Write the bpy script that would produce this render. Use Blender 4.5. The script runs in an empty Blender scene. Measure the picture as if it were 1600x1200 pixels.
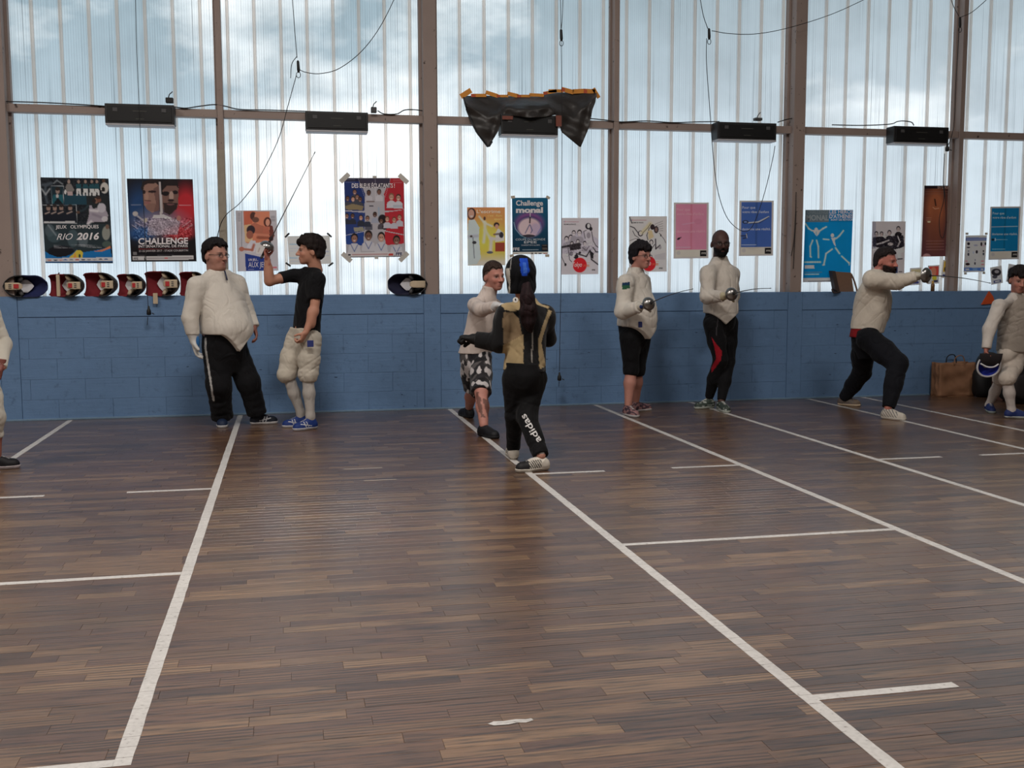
import bpy, bmesh, math, random
import numpy as np
from mathutils import Vector, Matrix

# ------------------------------------------------------------------ camera
sc = bpy.context.scene
FPX, YAW, PITCH, ROLL, CAMH = 1646.14, 0.209337, 0.101156, -0.0025767, 1.3754
F_ = np.array([math.sin(YAW)*math.cos(PITCH), math.cos(YAW)*math.cos(PITCH), -math.sin(PITCH)])
R0 = np.array([math.cos(YAW), -math.sin(YAW), 0.0]); U0 = np.cross(R0, F_)
R_ = math.cos(ROLL)*R0 + math.sin(ROLL)*U0
U_ = -math.sin(ROLL)*R0 + math.cos(ROLL)*U0
CAM = np.array([0.0, 0.0, CAMH])
cd = bpy.data.cameras.new('camera'); cam = bpy.data.objects.new('camera', cd)
sc.collection.objects.link(cam)
cd.sensor_width = 36.0; cd.lens = FPX/1600*36.0; cd.clip_end = 300
M = Matrix(((R_[0], U_[0], -F_[0], 0), (R_[1], U_[1], -F_[1], 0), (R_[2], U_[2], -F_[2], CAMH), (0, 0, 0, 1)))
cam.matrix_world = M
sc.camera = cam
sc.view_settings.view_transform = 'Standard'
sc.view_settings.look = 'None'
sc.view_settings.gamma = 1.0
sc.view_settings.use_curve_mapping = False
sc.view_settings.exposure = 0.0

def s2l(c):
    c = np.asarray(c, float)/255.0
    return np.where(c <= 0.04045, c/12.92, ((c+0.055)/1.055)**2.4)
def lin(r, g, b): return tuple(float(v) for v in s2l((r, g, b)))

# ------------------------------------------------------------------ sky
W = bpy.data.worlds.new('sky'); sc.world = W; W.use_nodes = True
nt = W.node_tree; N = nt.nodes; L = nt.links
for n in list(N): N.remove(n)
def wn(t, **k):
    n = N.new(t)
    for a, v in k.items(): setattr(n, a, v)
    return n
out = wn('ShaderNodeOutputWorld'); bg = wn('ShaderNodeBackground')
tc = wn('ShaderNodeTexCoord'); sep = wn('ShaderNodeSeparateXYZ')
L.new(tc.outputs['Generated'], sep.inputs[0])
rmp = wn('ShaderNodeValToRGB')          # height above the horizon -> haze white to teal blue
rmp.color_ramp.elements[0].position = 0.0; rmp.color_ramp.elements[0].color = (0.92, 0.99, 1.06, 1)
for ps, cl in ((0.09, (0.82, 0.93, 1.0)), (0.16, (0.42, 0.53, 0.59)), (0.25, (0.21, 0.33, 0.38))):
    e = rmp.color_ramp.elements.new(ps); e.color = (*cl, 1)
rmp.color_ramp.elements[-1].position = 1.0; rmp.color_ramp.elements[-1].color = (0.13, 0.26, 0.38, 1)
L.new(sep.outputs['Z'], rmp.inputs[0])
mp = wn('ShaderNodeMapping'); mp.inputs['Scale'].default_value = (2.6, 2.6, 5.5); mp.inputs['Location'].default_value = (0.9, 0.35, 0.2)
L.new(tc.outputs['Generated'], mp.inputs[0])
nz = wn('ShaderNodeTexNoise'); nz.inputs['Scale'].default_value = 1.5; nz.inputs['Detail'].default_value = 6; nz.inputs['Roughness'].default_value = 0.55
L.new(mp.outputs[0], nz.inputs['Vector'])
# one big sunlit cloud bank left of the middle, thinner cloud elsewhere
dr = Vector((0.085, 0.985, 0.115)).normalized()
dt = wn('ShaderNodeVectorMath', operation='DISTANCE'); L.new(tc.outputs['Generated'], dt.inputs[0]); dt.inputs[1].default_value = dr
mr = wn('ShaderNodeMapRange'); mr.inputs['From Min'].default_value = 0.02; mr.inputs['From Max'].default_value = 0.25; mr.inputs['To Min'].default_value = 0.22; mr.inputs['To Max'].default_value = -0.13
L.new(dt.outputs['Value'], mr.inputs['Value'])
ad = wn('ShaderNodeMath', operation='ADD'); L.new(nz.outputs[0], ad.inputs[0]); L.new(mr.outputs[0], ad.inputs[1])
cr = wn('ShaderNodeValToRGB'); cr.color_ramp.elements[0].position = 0.50; cr.color_ramp.elements[1].position = 0.70
L.new(ad.outputs[0], cr.inputs[0])
gr = wn('ShaderNodeValToRGB'); gr.color_ramp.elements[0].color = (0.98, 1.0, 1.03, 1); gr.color_ramp.elements[1].position = 1.0; gr.color_ramp.elements[1].color = (0.30, 0.34, 0.37, 1)
for ps, cl in ((0.12, (0.84, 0.88, 0.92)), (0.25, (0.38, 0.44, 0.46))):
    e = gr.color_ramp.elements.new(ps); e.color = (*cl, 1)
L.new(sep.outputs['Z'], gr.inputs[0])
vr = wn('ShaderNodeMapRange'); vr.inputs['From Min'].default_value = 0.08; vr.inputs['From Max'].default_value = 0.45; vr.inputs['To Max'].default_value = 0.85; L.new(sep.outputs['X'], vr.inputs['Value'])
veil = wn('ShaderNodeMix', data_type='RGBA'); L.new(vr.outputs[0], veil.inputs[0]); L.new(rmp.outputs[0], veil.inputs[6]); L.new(gr.outputs[0], veil.inputs[7])
mx = wn('ShaderNodeMix', data_type='RGBA'); mx.inputs[7].default_value = (2.1, 1.98, 1.88, 1)
L.new(cr.outputs[0], mx.inputs[0]); L.new(veil.outputs[2], mx.inputs[6])
L.new(mx.outputs[2], bg.inputs['Color']); bg.inputs['Strength'].default_value = 1.25
L.new(bg.outputs[0], out.inputs[0])

# ------------------------------------------------------------------ hall dimensions
D = 10.888            # front face of the blue parapet
WIN = D + 0.20        # inner face of the translucent panels
PARA = 1.2
XL, XR, YB, CEIL = -7.0, 13.5, -7.0, 6.8
LAMPS = [(-5.0, 4.6), (0.2, 4.6), (5.6, 4.6), (-2.4, -1.5), (3.2, -1.5)]
LAMP_W = [240, 270, 125, 85, 60]
for i, ((lx, ly), w) in enumerate(zip(LAMPS, LAMP_W)):
    ld = bpy.data.lights.new('ceiling_lamp_light', 'AREA'); ld.shape = 'RECTANGLE'; ld.size = 1.5; ld.size_y = 0.5
    ld.energy = w; ld.color = (1.0, 0.94, 0.88)
    lo = bpy.data.objects.new('ceiling_lamp_light', ld); sc.collection.objects.link(lo); lo.location = (lx, ly, CEIL-0.19)

# ------------------------------------------------------------------ helpers
def ray(px, py):
    return F_ + (px-800)/FPX*R_ - (py-600)/FPX*U_
def at(px, py, Y):
    d = ray(px, py); return CAM + d*(Y/d[1])
def onfloor(px, py, z=0.0):
    d = ray(px, py); return CAM + d*((z-CAMH)/d[2])
def pxpm(p):
    return FPX/float((np.asarray(p)-CAM) @ F_)

COL = sc.collection
def link(o, parent=None):
    COL.objects.link(o)
    if parent is not None: o.parent = parent
    return o
def tag(o, label=None, cat=None, group=None, kind=None):
    if label: o['label'] = label
    if cat: o['category'] = cat
    if group: o['group'] = group
    if kind: o['kind'] = kind
    return o
def empty(name, loc, label=None, cat=None, group=None, kind=None):
    o = bpy.data.objects.new(name, None); o.empty_display_size = 0.1
    link(o); o.location = Vector(loc); tag(o, label, cat, group, kind); return o
def npmesh(name, V, Q, smooth=True, col=None, tri=False):
    V = np.asarray(V, np.float32); Q = np.asarray(Q, np.int32)
    k = Q.shape[1]
    me = bpy.data.meshes.new(name)
    me.vertices.add(len(V)); me.vertices.foreach_set('co', V.ravel())
    me.loops.add(Q.size); me.loops.foreach_set('vertex_index', Q.ravel())
    me.polygons.add(len(Q)); me.polygons.foreach_set('loop_start', np.arange(0, Q.size, k, dtype=np.int32))
    me.polygons.foreach_set('loop_total', np.full(len(Q), k, np.int32))
    me.polygons.foreach_set('use_smooth', np.full(len(Q), bool(smooth)))
    if col is not None:
        a = me.color_attributes.new('Col', 'FLOAT_COLOR', 'POINT')
        c4 = np.ones((len(V), 4), np.float32); c4[:, :3] = col
        a.data.foreach_set('color', c4.ravel())
    me.update(calc_edges=True); me.validate()
    return me
class MB:
    """collects shapes, then makes one mesh object"""
    def __init__(s): s.v = []; s.f = []
    def add(s, v, f):
        o = len(s.v); s.v += [tuple(float(q) for q in p) for p in v]; s.f += [tuple(i+o for i in g) for g in f]; return s
    def box(s, lo, hi, bev=0.0):
        lo = np.array(lo, float); hi = np.array(hi, float)
        b = min(bev, 0.49*float((hi-lo).min()))
        if b <= 0:
            c = [(x, y, z) for z in (lo[2], hi[2]) for y in (lo[1], hi[1]) for x in (lo[0], hi[0])]
            return s.add(c, [(0, 2, 3, 1), (4, 5, 7, 6), (0, 1, 5, 4), (2, 6, 7, 3), (0, 4, 6, 2), (1, 3, 7, 5)])
        bm = bmesh.new(); bmesh.ops.create_cube(bm, size=1)
        for v in bm.verts: v.co = Vector((lo+hi)/2) + Vector([v.co[i]*(hi-lo)[i] for i in range(3)])
        bmesh.ops.bevel(bm, geom=list(bm.edges), offset=b, segments=2, affect='EDGES', profile=0.5)
        bm.verts.index_update()
        s.add([v.co for v in bm.verts], [[v.index for v in f.verts] for f in bm.faces]); bm.free(); return s
    def tube(s, pts, r, n=6, cap=True):
        P = [np.array(p, float) for p in pts]; m = len(P)
        r = [r]*m if np.isscalar(r) else list(r)
        V = []; up = None
        for i in range(m):
            t = P[min(i+1, m-1)] - P[max(i-1, 0)]; t = t/(np.linalg.norm(t)+1e-9)
            if up is None:
                up = np.array([0, 0, 1.0]) if abs(t[2]) < 0.9 else np.array([1.0, 0, 0])
            a = np.cross(t, up); a /= np.linalg.norm(a)+1e-9; b = np.cross(a, t); up = b
            for k in range(n):
                w = 2*math.pi*k/n; V.append(P[i] + r[i]*(math.cos(w)*a + math.sin(w)*b))
        Fc = [(i*n+k, i*n+(k+1) % n, (i+1)*n+(k+1) % n, (i+1)*n+k) for i in range(m-1) for k in range(n)]
        if cap: Fc += [tuple(range(n-1, -1, -1)), tuple((m-1)*n+k for k in range(n))]
        return s.add(V, Fc)
    def lathe(s, prof, c, axis, n=20):
        """profile of (distance along axis, radius)"""
        c = np.array(c, float); t = np.array(axis, float); t /= np.linalg.norm(t)
        up = np.array([0, 0, 1.0]) if abs(t[2]) < 0.9 else np.array([1.0, 0, 0])
        a = np.cross(t, up); a /= np.linalg.norm(a); b = np.cross(a, t)
        V = [c + h*t + max(r, 1e-4)*(math.cos(2*math.pi*k/n)*a + math.sin(2*math.pi*k/n)*b) for h, r in prof for k in range(n)]
        Fc = [(i*n+k, (i+1)*n+k, (i+1)*n+(k+1) % n, i*n+(k+1) % n) for i in range(len(prof)-1) for k in range(n)]
        return s.add(V, Fc)
    def prism(s, poly, d):
        """3D polygon extruded along vector d"""
        P = [np.array(p, float) for p in poly]; n = len(P); d = np.array(d, float)
        return s.add(P + [p+d for p in P], [tuple(range(n)), tuple(range(2*n-1, n-1, -1))] + [(i, i+n, (i+1) % n+n, (i+1) % n) for i in range(n)])
    def grid(s, fn, nu, nv, thick=None):
        V = [fn(i/nu, j/nv) for j in range(nv+1) for i in range(nu+1)]
        q = [(j*(nu+1)+i, j*(nu+1)+i+1, (j+1)*(nu+1)+i+1, (j+1)*(nu+1)+i) for j in range(nv) for i in range(nu)]
        return s.add(V, q)
    def build(s, name, mat, parent=None, smooth=False, origin=None, solid=0.0):
        v = s.v
        if origin is not None: v = [(p[0]-origin[0], p[1]-origin[1], p[2]-origin[2]) for p in v]
        me = bpy.data.meshes.new(name); me.from_pydata(v, [], s.f); me.update()
        bm = bmesh.new(); bm.from_mesh(me); bmesh.ops.recalc_face_normals(bm, faces=list(bm.faces)); bm.to_mesh(me); bm.free()
        if smooth:
            me.polygons.foreach_set('use_smooth', np.ones(len(me.polygons), bool))
        me.materials.append(mat)
        o = bpy.data.objects.new(name, me); link(o, parent)
        if smooth and smooth != True:
            pass
        if solid:
            md = o.modifiers.new('solid', 'SOLIDIFY'); md.thickness = solid; md.offset = 0
        if origin is not None and parent is None: o.location = Vector(origin)
        return o

# ------------------------------------------------------------------ materials
class NT:
    def __init__(s, name):
        s.m = bpy.data.materials.new(name); s.m.use_nodes = True
        s.t = s.m.node_tree; s.n = s.t.nodes; s.l = s.t.links
        for n in list(s.n): s.n.remove(n)
        s.o = s.n.new('ShaderNodeOutputMaterial')
    def __call__(s, t, props=None, **inp):
        n = s.n.new(t)
        for k, v in (props or {}).items(): setattr(n, k, v)
        for k, v in inp.items():
            key = k.replace('_', ' ')
            sk = n.inputs[int(k[1:])] if k[0] == 'i' and k[1:].isdigit() else n.inputs[key]
            if hasattr(v, 'is_output') or isinstance(v, bpy.types.NodeSocket): s.l.new(v, sk)
            else: sk.default_value = v
        return n
    def mix(s, f, a, b, mode='MIX'):
        n = s.n.new('ShaderNodeMix'); n.data_type = 'RGBA'; n.blend_type = mode
        for i, v in ((0, f), (6, a), (7, b)):
            if isinstance(v, bpy.types.NodeSocket): s.l.new(v, n.inputs[i])
            else: n.inputs[i].default_value = v if i == 0 else (*v[:3], 1)
        return n.outputs[2]
    def ramp(s, f, stops):
        n = s.n.new('ShaderNodeValToRGB'); s.l.new(f, n.inputs[0]); e = n.color_ramp.elements
        while len(e) < len(stops): e.new(0.5)
        for q, (p, c) in zip(e, stops):
            q.position = p; q.color = (*c[:3], 1) if not np.isscalar(c) else (c, c, c, 1)
        return n.outputs[0]
    def math(s, op, a, b=0.0):
        n = s.n.new('ShaderNodeMath'); n.operation = op
        for i, v in ((0, a), (1, b)):
            if isinstance(v, bpy.types.NodeSocket): s.l.new(v, n.inputs[i])
            else: n.inputs[i].default_value = v
        return n.outputs[0]
    def noise(s, scale, detail=3, vec=None, rough=0.5, sc3=None):
        if vec is None: vec = s('ShaderNodeTexCoord').outputs['Object']
        if sc3 is not None: vec = s('ShaderNodeMapping', Vector=vec, Scale=sc3).outputs[0]
        return s('ShaderNodeTexNoise', Vector=vec, Scale=scale, Detail=detail, Roughness=rough).outputs[0]
    def bump(s, h, strength, dist=0.01):
        return s('ShaderNodeBump', Height=h, Strength=strength, Distance=dist).outputs[0]
    def pbr(s, col, rough=0.6, metal=0.0, normal=None, **k):
        b = s('ShaderNodeBsdfPrincipled')
        for key, v in (('Base Color', col), ('Roughness', rough), ('Metallic', metal)):
            if isinstance(v, bpy.types.NodeSocket): s.l.new(v, b.inputs[key])
            else: b.inputs[key].default_value = (*v[:3], 1) if key == 'Base Color' else v
        for key, v in k.items(): b.inputs[key.replace('_', ' ')].default_value = v
        if normal is not None: s.l.new(normal, b.inputs['Normal'])
        return b.outputs[0]
    def done(s, shader):
        s.l.new(shader, s.o.inputs[0]); return s.m
MATS = {}
def simple(name, rgb, rough=0.6, metal=0.0, var=0.12, scale=30.0, bump=0.0, **k):
    if name in MATS: return MATS[name]
    t = NT(name); c = lin(*rgb)
    n = t.noise(scale, 3)
    col = t.mix(n, [v*(1-var) for v in c], [min(1, v*(1+var)) for v in c])
    nm = t.bump(n, bump, 0.01) if bump else None
    MATS[name] = t.done(t.pbr(col, rough, metal, nm, **k)); return MATS[name]
def attrmat(name, rough=0.8, bump=0.0, bscale=300.0, var=0.10, vscale=40.0, sheen=0.0, spec=0.3):
    if name in MATS: return MATS[name]
    t = NT(name); a = t('ShaderNodeAttribute', {'attribute_name': 'Col'}).outputs['Color']
    n = t.noise(vscale, 3)
    v = t.ramp(n, [(0.25, 1-var), (0.75, 1.0)])
    col = t.mix(1.0, a, v, 'MULTIPLY')
    nm = t.bump(t.noise(bscale, 2), bump, 0.004) if bump else None
    MATS[name] = t.done(t.pbr(col, rough, 0.0, nm, Specular_IOR_Level=spec, Sheen_Weight=sheen)); return MATS[name]
# ================================================================== the hall
rnd = random.Random(7)
# ---- floor: strip parquet laid along the wall
def floor_mat(name, per_object):
    t = NT(name)
    tcd = t('ShaderNodeTexCoord'); geo = t('ShaderNodeNewGeometry')
    pos = geo.outputs['Position']
    if per_object: rv = t('ShaderNodeObjectInfo').outputs['Random']
    else: rv = t('ShaderNodeAttribute', {'attribute_name': 'Col'}).outputs['Fac']
    off = t('ShaderNodeCombineXYZ', X=t.math('MULTIPLY', rv, 37.0), Y=t.math('MULTIPLY', rv, 91.0), Z=0.0).outputs[0]
    vec = t('ShaderNodeVectorMath', {'operation': 'ADD'}, i0=pos, i1=off).outputs[0]
    g1 = t.ramp(t.noise(1.0, 4, vec, 0.6, (5.0, 60.0, 1.0)), [(0.34, 0.0), (0.66, 1.0)])
    g2 = t('ShaderNodeTexWave', {'wave_type': 'BANDS', 'bands_direction': 'Y'}, Vector=t('ShaderNodeMapping', Vector=vec, Scale=(1.6, 9.0, 1.0)).outputs[0], Scale=1.6, Distortion=6.0, Detail=2.0, Detail_Scale=0.9).outputs[0]
    base = t.ramp(rv, [(0.0, lin(82, 57, 43)), (0.25, lin(112, 81, 60)), (0.45, lin(98, 69, 53)), (0.62, lin(107, 78, 56)), (0.82, lin(136, 104, 75)), (1.0, lin(88, 61, 49))])
    gsel = t.ramp(t.math('FRACT', t.math('MULTIPLY', rv, 7.31)), [(0.35, 0.10), (0.8, 0.70)])
    gr = t.mix(gsel, g1, g2)
    gv = t.ramp(gr, [(0.12, 0.34), (0.40, 0.84), (0.62, 1.06), (0.9, 1.26)])
    col = t.mix(1.0, base, gv, 'MULTIPLY')
    big = t.noise(0.5, 3, pos)
    col = t.mix(1.0, col, t.ramp(big, [(0.3, 0.76), (0.7, 1.08)]), 'MULTIPLY')
    wear = t.noise(2.2, 4, pos)
    rough = t.math('ADD', t.math('MULTIPLY', wear, 0.14), 0.20)
    nm = t.bump(gr, 0.18, 0.004)
    return t.done(t.pbr(col, t.math('ADD', rough, 0.12), 0, nm, Specular_IOR_Level=0.25, Coat_Weight=1.0, Coat_Roughness=0.29, Coat_IOR=1.58))
M_PLANK = floor_mat('parquet_plank', True); M_PLANKS = floor_mat('parquet_far', False)
M_UNDER = simple('floor_joint', (38, 28, 24), 0.8)
floor = empty('floor', (0, 0, 0), kind='structure')
MB().box((XL, YB, -0.20), (XR, D+0.2, -0.0035)).build('floor_base', M_UNDER, floor)
PW = 0.071; GAP = 0.0006; TH = 0.014
lens_ = [0.24, 0.30, 0.36, 0.42, 0.48, 0.55, 0.62]
def plank_geo(x0, x1, y0, y1, c=0.0008):
    top = [(x0+c, y0+c, 0), (x1-c, y0+c, 0), (x1-c, y1-c, 0), (x0+c, y1-c, 0)]
    lo = [(x0, y0, -c), (x1, y0, -c), (x1, y1, -c), (x0, y1, -c)]
    bo = [(x0, y0, -TH), (x1, y0, -TH), (x1, y1, -TH), (x0, y1, -TH)]
    return top+lo+bo, [(0, 1, 2, 3)] + [(4+i, 4+(i+1) % 4, (i+1) % 4, i) for i in range(4)] + [(8+i, 8+(i+1) % 4, 4+(i+1) % 4, 4+i) for i in range(4)]
pl = []
y = D + 0.002
row = 0
while y > -1.0:
    y0 = y-PW+GAP; x = XL + rnd.random()*0.5 if y < 11 else XL
    x = XL - rnd.random()*0.5
    while x < XR:
        ln = rnd.choice(lens_); pl.append((x, x+ln-GAP, y0, y, ln)); x += ln
    y -= PW
def inview(p):
    c = np.array([(p[0]+p[1])/2, (p[2]+p[3])/2, 0])-CAM; z = c@F_
    if z < 0.3: return False
    u = 800+FPX*(c@R_)/z; v = 600-FPX*(c@U_)/z
    hw = FPX*(p[1]-p[0])/2/z
    return -hw < u < 1600+hw and v < 1212
near = sorted([i for i, p in enumerate(pl) if inview(p)], key=lambda i: pl[i][2])[:300]
near_s = set(near)
pm_ = {}
for ln in lens_:
    v, f = plank_geo(-ln/2, ln/2-GAP, -PW/2, PW/2-GAP)
    me = bpy.data.meshes.new('plank'); me.from_pydata(v, [], f); me.update(); me.materials.append(M_PLANK); pm_[ln] = me
for i in near:
    p = pl[i]; o = bpy.data.objects.new('plank', pm_[p[4]]); link(o, floor)
    o.location = (p[0]+p[4]/2, p[2]+PW/2, rnd.uniform(-0.0006, 0.0004))
V = []; Fq = []; C = []
for i, p in enumerate(pl):
    if i in near_s: continue
    v, f = plank_geo(p[0], p[1], p[2], p[3]); o = len(V); r = rnd.random()
    V += v; C += [(r, r, r)]*len(v); Fq += [tuple(q+o for q in g) for g in f]
me = npmesh('parquet_strip', V, Fq, False, np.array(C)); me.materials.append(M_PLANKS)
o = link(bpy.data.objects.new('parquet_strip', me), floor); tag(o, 'brown oak parquet strips farther across the hall', kind='stuff')

# ---- piste lines: tape stuck to the parquet
t = NT('white_tape'); pos = t('ShaderNodeNewGeometry').outputs['Position']
n1 = t.noise(60, 4, pos); n2 = t.noise(5, 3, pos)
sx = t('ShaderNodeSeparateXYZ', Vector=pos)
crk = t.math('FRACT', t.math('DIVIDE', t.math('SUBTRACT', sx.outputs['Y'], D+0.002), PW))
crk = t.math('LESS_THAN', crk, 0.035)
crk = t.math('MULTIPLY', crk, t.math('GREATER_THAN', t.noise(9, 2, pos), 0.47))
wc = t.ramp(n1, [(0.24, lin(120, 112, 106)), (0.36, lin(196, 192, 188)), (0.8, lin(212, 208, 204))])
wc = t.mix(t.math('MULTIPLY', crk, 0.75), wc, lin(90, 80, 74))
M_TAPE = t.done(t.pbr(t.mix(1.0, wc, t.ramp(n2, [(0.3, 0.86), (0.7, 1.0)]), 'MULTIPLY'), 0.5, 0, t.bump(n1, 0.1)))
def tape(x0, x1, y0, y1, label):
    mb = MB(); n = max(2, int(max(abs(x1-x0), abs(y1-y0))/0.07)); H = 0.0012
    V = []
    for i in range(n+1):
        s = i/n; j = rnd.uniform(-.0012, .0012); k = rnd.uniform(-.0012, .0012)
        if y1-y0 > x1-x0:
            yy = y0+(y1-y0)*s; V += [(x0+j, yy, H), (x1+k, yy, H)]
        else:
            xx = x0+(x1-x0)*s; V += [(xx, y1+k, H), (xx, y0+j, H)]
    Fq = [(2*i, 2*i+1, 2*i+3, 2*i+2) for i in range(n)]
    b = len(V); V2 = V+[(p[0], p[1], 0.0) for p in V]
    Fq += [(2*i, 2*i+2, b+2*i+2, b+2*i) for i in range(n)] + [(2*i+1, b+2*i+1, b+2*i+3, 2*i+3) for i in range(n)]
    Fq += [(0, b, b+1, 1), (2*n, 2*n+1, b+2*n+1, b+2*n)]
    mb.add(V2, Fq); o = mb.build('piste_line', M_TAPE, floor); o['label'] = label; return o
w = 0.025
tape(-2.09-w, -2.09+w, 4, 10.84, 'white tape line running back to the wall at far left')
tape(-0.49-w, -0.49+w, 3.028, 10.84, 'white tape line running to the wall between the two talking persons')
tape(1.64-w, 1.64+w, 1.0, 10.86, 'white tape line passing under the masked fencer')
tape(3.228-w, 3.228+w, 1.0, 10.86, 'white tape line meeting the wall left of the person in capri leggings')
tape(4.315-w, 4.315+w, 1.0, 10.86, 'white tape line starting at the feet of the person in black tights')
tape(5.725-w, 5.725+w, 1.0, 10.86, 'white tape line under the lunging person')
tape(6.40-w, 6.40+w, 1.0, 10.86, 'white tape line at far right near the walking person')
for x0, x1, yy, lb in ((-1.04, -0.515, 7.06, 'short cross mark left of the line'), (-2.6, -1.54, 7.06, 'short cross mark at the left edge'),
        (-2.09, -0.515, 5.03, 'long cross line at lower left'), (-2.3, -0.515, 3.05, 'cross line at the bottom left corner'), (1.665, 2.18, 7.10, 'short cross mark at the shoes of the masked fencer'),
        (2.69, 3.205, 7.11, 'short cross mark left of the second long line'), (1.665, 3.205, 5.085, 'long cross line between two piste lines'),
        (1.665, 2.18, 3.055, 'short cross mark at lower right'), (4.34, 4.86, 7.1, 'short cross mark at far right'), (5.2, 5.70, 7.1, 'short cross mark at the right edge')):
    tape(x0, x1, yy-0.022, yy+0.022, 'white tape '+lb)
# worn scrap of tape in the foreground
c = onfloor(798, 1129)
mb = MB(); pts = [(-.072, .004), (-.05, .018), (-.02, .013), (.02, .019), (.05, .012), (.068, .016), (.074, .0), (.045, -.012), (.02, -.006), (-.01, -.014), (-.055, -.012)]
mb.prism([(c[0]+a, c[1]+b, 0.0004) for a, b in pts], (0, 0, 0.0008))
tag(mb.build('tape_scrap', M_TAPE, None, origin=(c[0], c[1], 0)), 'torn scrap of white tape lying on the bare parquet in front', 'tape')
for px, py, w2 in ((594, 750, .11), (567, 732, .14)):
    c = onfloor(px, py); mb = MB().box((c[0]-w2, c[1]-.012, 0.0002), (c[0]+w2, c[1]+.008, 0.001)); 
    o = mb.build('worn_mark', simple('worn_tape', (168, 158, 148), 0.6), floor)

# ---- blue block parapet
t = NT('blue_wall_paint'); pos = t('ShaderNodeNewGeometry').outputs['Position']
n1 = t.noise(14, 5, pos, 0.65); n2 = t.noise(1.1, 3, pos); n3 = t.noise(2.0, 3, pos, 0.5, (2.0, 1.0, 22.0))
c = t.mix(n2, lin(96, 127, 166), lin(106, 138, 176))
c = t.mix(1.0, c, t.ramp(n1, [(0.28, 0.72), (0.4, 0.97), (0.7, 1.04)]), 'MULTIPLY')
h = t.mix(0.4, n1, n3)
M_BLUE = t.done(t.pbr(c, 0.55, 0, t.bump(h, 0.55, 0.012), Specular_IOR_Level=0.35))
wall = empty('wall_back', (0, D, 0), kind='structure')
COLX = [-2.62, 1.468, 5.55, 9.63]; MULX = [-4.67, -0.602, 3.465, 7.585, 11.7]
B0, B1 = -3.2, 9.1
core = MB(); core.box((XL, D+0.008, 0), (XR, D+0.20, PARA-0.004))
core.build('wall_core', M_BLUE, wall).location = (0, -D, 0)
HC = 0.996; ch = HC/5
kx = 0
for r in range(5):
    x = B0-0.25*(r % 2)
    while x < B1:
        x1 = x+0.5
        a, b = x, x1
        cut = False
        for cx in COLX:
            if a < cx+0.085 and b > cx-0.085: cut = True
        segs = [(a, b)]
        for cx in COLX:
            ns = []
            for (p, q) in segs:
                l, rr = cx-0.088, cx+0.088
                if q <= l or p >= rr: ns.append((p, q))
                else:
                    if p < l: ns.append((p, l))
                    if q > rr: ns.append((rr, q))
            segs = ns
        for (p, q) in segs:
            if q-p < 0.03: continue
            pr = rnd.uniform(-0.0008, 0.0008)
            mb = MB().box((p+0.0006, 0.0+pr, r*ch+0.0006), (q-0.0006, 0.03, (r+1)*ch-0.0006), 0.0022)
            mb.build('block', M_BLUE, wall)
        x = x1
# plain ends of the wall out of the picture
MB().box((XL, 0, 0), (B0-0.25, 0.03, HC)).build('wall_end', M_BLUE, wall)
MB().box((B1+0.3, 0, 0), (XR, 0.03, HC)).build('wall_end', M_BLUE, wall)
# coping beam, one length per bay
edges_ = [XL] + [c for c in COLX] + [XR]
for a, b in zip(edges_[:-1], edges_[1:]):
    MB().box((a+0.089 if a > XL else a, -0.004, HC+0.006), (b-0.089 if b < XR else b, 0.27, PARA), 0.004).build('coping_beam', M_BLUE, wall)
for cx in COLX:
    MB().box((cx-0.086, -0.006, 0), (cx+0.086, 0.2, PARA+0.001), 0.003).build('blue_pilaster', M_BLUE, wall)
# little paint skirting and chips
MB().box((XL, -0.016, 0), (XR, 0.01, 0.018), 0.003).build('skirting', simple('skirting_paint', (112, 140, 165), 0.6, bump=0.3), wall)
M_CHIP = simple('paint_chip', (44, 58, 78), 0.8)
for i in range(46):
    px = rnd.uniform(20, 1500); py = rnd.uniform(500, 640)
    p = at(px, py, D); k = rnd.uniform(0.005, 0.018)
    if p[2] < 0.03 or p[2] > 0.98: continue
    mb = MB().prism([(p[0]-k, -0.0032, p[2]), (p[0]-k*.3, -0.0032, p[2]+k*.22), (p[0]+k, -0.0032, p[2]+k*.1), (p[0]+k*.5, -0.0032, p[2]-k*.25)], (0, 0.003, 0))
    mb.build('paint_chip', M_CHIP, wall)

# ---- posts and rails
t = NT('beige_steel'); pos = t('ShaderNodeNewGeometry').outputs['Position']
n1 = t.noise(16, 5, pos); n2 = t.noise(2.5, 3, pos)
c = t.mix(n2, lin(138, 122, 116), lin(156, 140, 132))
c = t.mix(t.ramp(n1, [(0.66, 0.0), (0.72, 1.0)]), c, lin(60, 44, 40))
M_STEEL = t.done(t.pbr(c, 0.6, 0, t.bump(n1, 0.15)))
TOPZ = 6.1
ti = 0
for cx in COLX:
    ti += 1; o = MB().box((cx-0.068, D-0.004, PARA), (cx+0.068, D+0.17, TOPZ), 0.004).build(f'trim_{ti}', M_STEEL, None); tag(o, kind='structure')
    MB().box((cx-0.095, D+0.12, PARA), (cx+0.095, D+0.196, TOPZ)).build('flange', M_STEEL, o)
for cx in MULX:
    ti += 1; o = MB().box((cx-0.028, D+0.04, PARA), (cx+0.028, D+0.18, TOPZ), 0.003).build(f'trim_{ti}', M_STEEL, None); tag(o, kind='structure')
    MB().box((cx-0.05, D+0.14, PARA), (cx-0.0285, D+0.196, TOPZ)).build('flange', M_STEEL, o)
    if abs(cx+0.602) < .01:
        MB().box((cx-0.040, D+0.034, PARA), (cx+0.030, D+0.12, 2.63), 0.004).build('lower_sleeve', simple('sleeve_paint', (150, 142, 128), .7, var=.2, scale=12, bump=.2), o)
ed = sorted(COLX+MULX)
ed = [XL]+ed+[XR]
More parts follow.
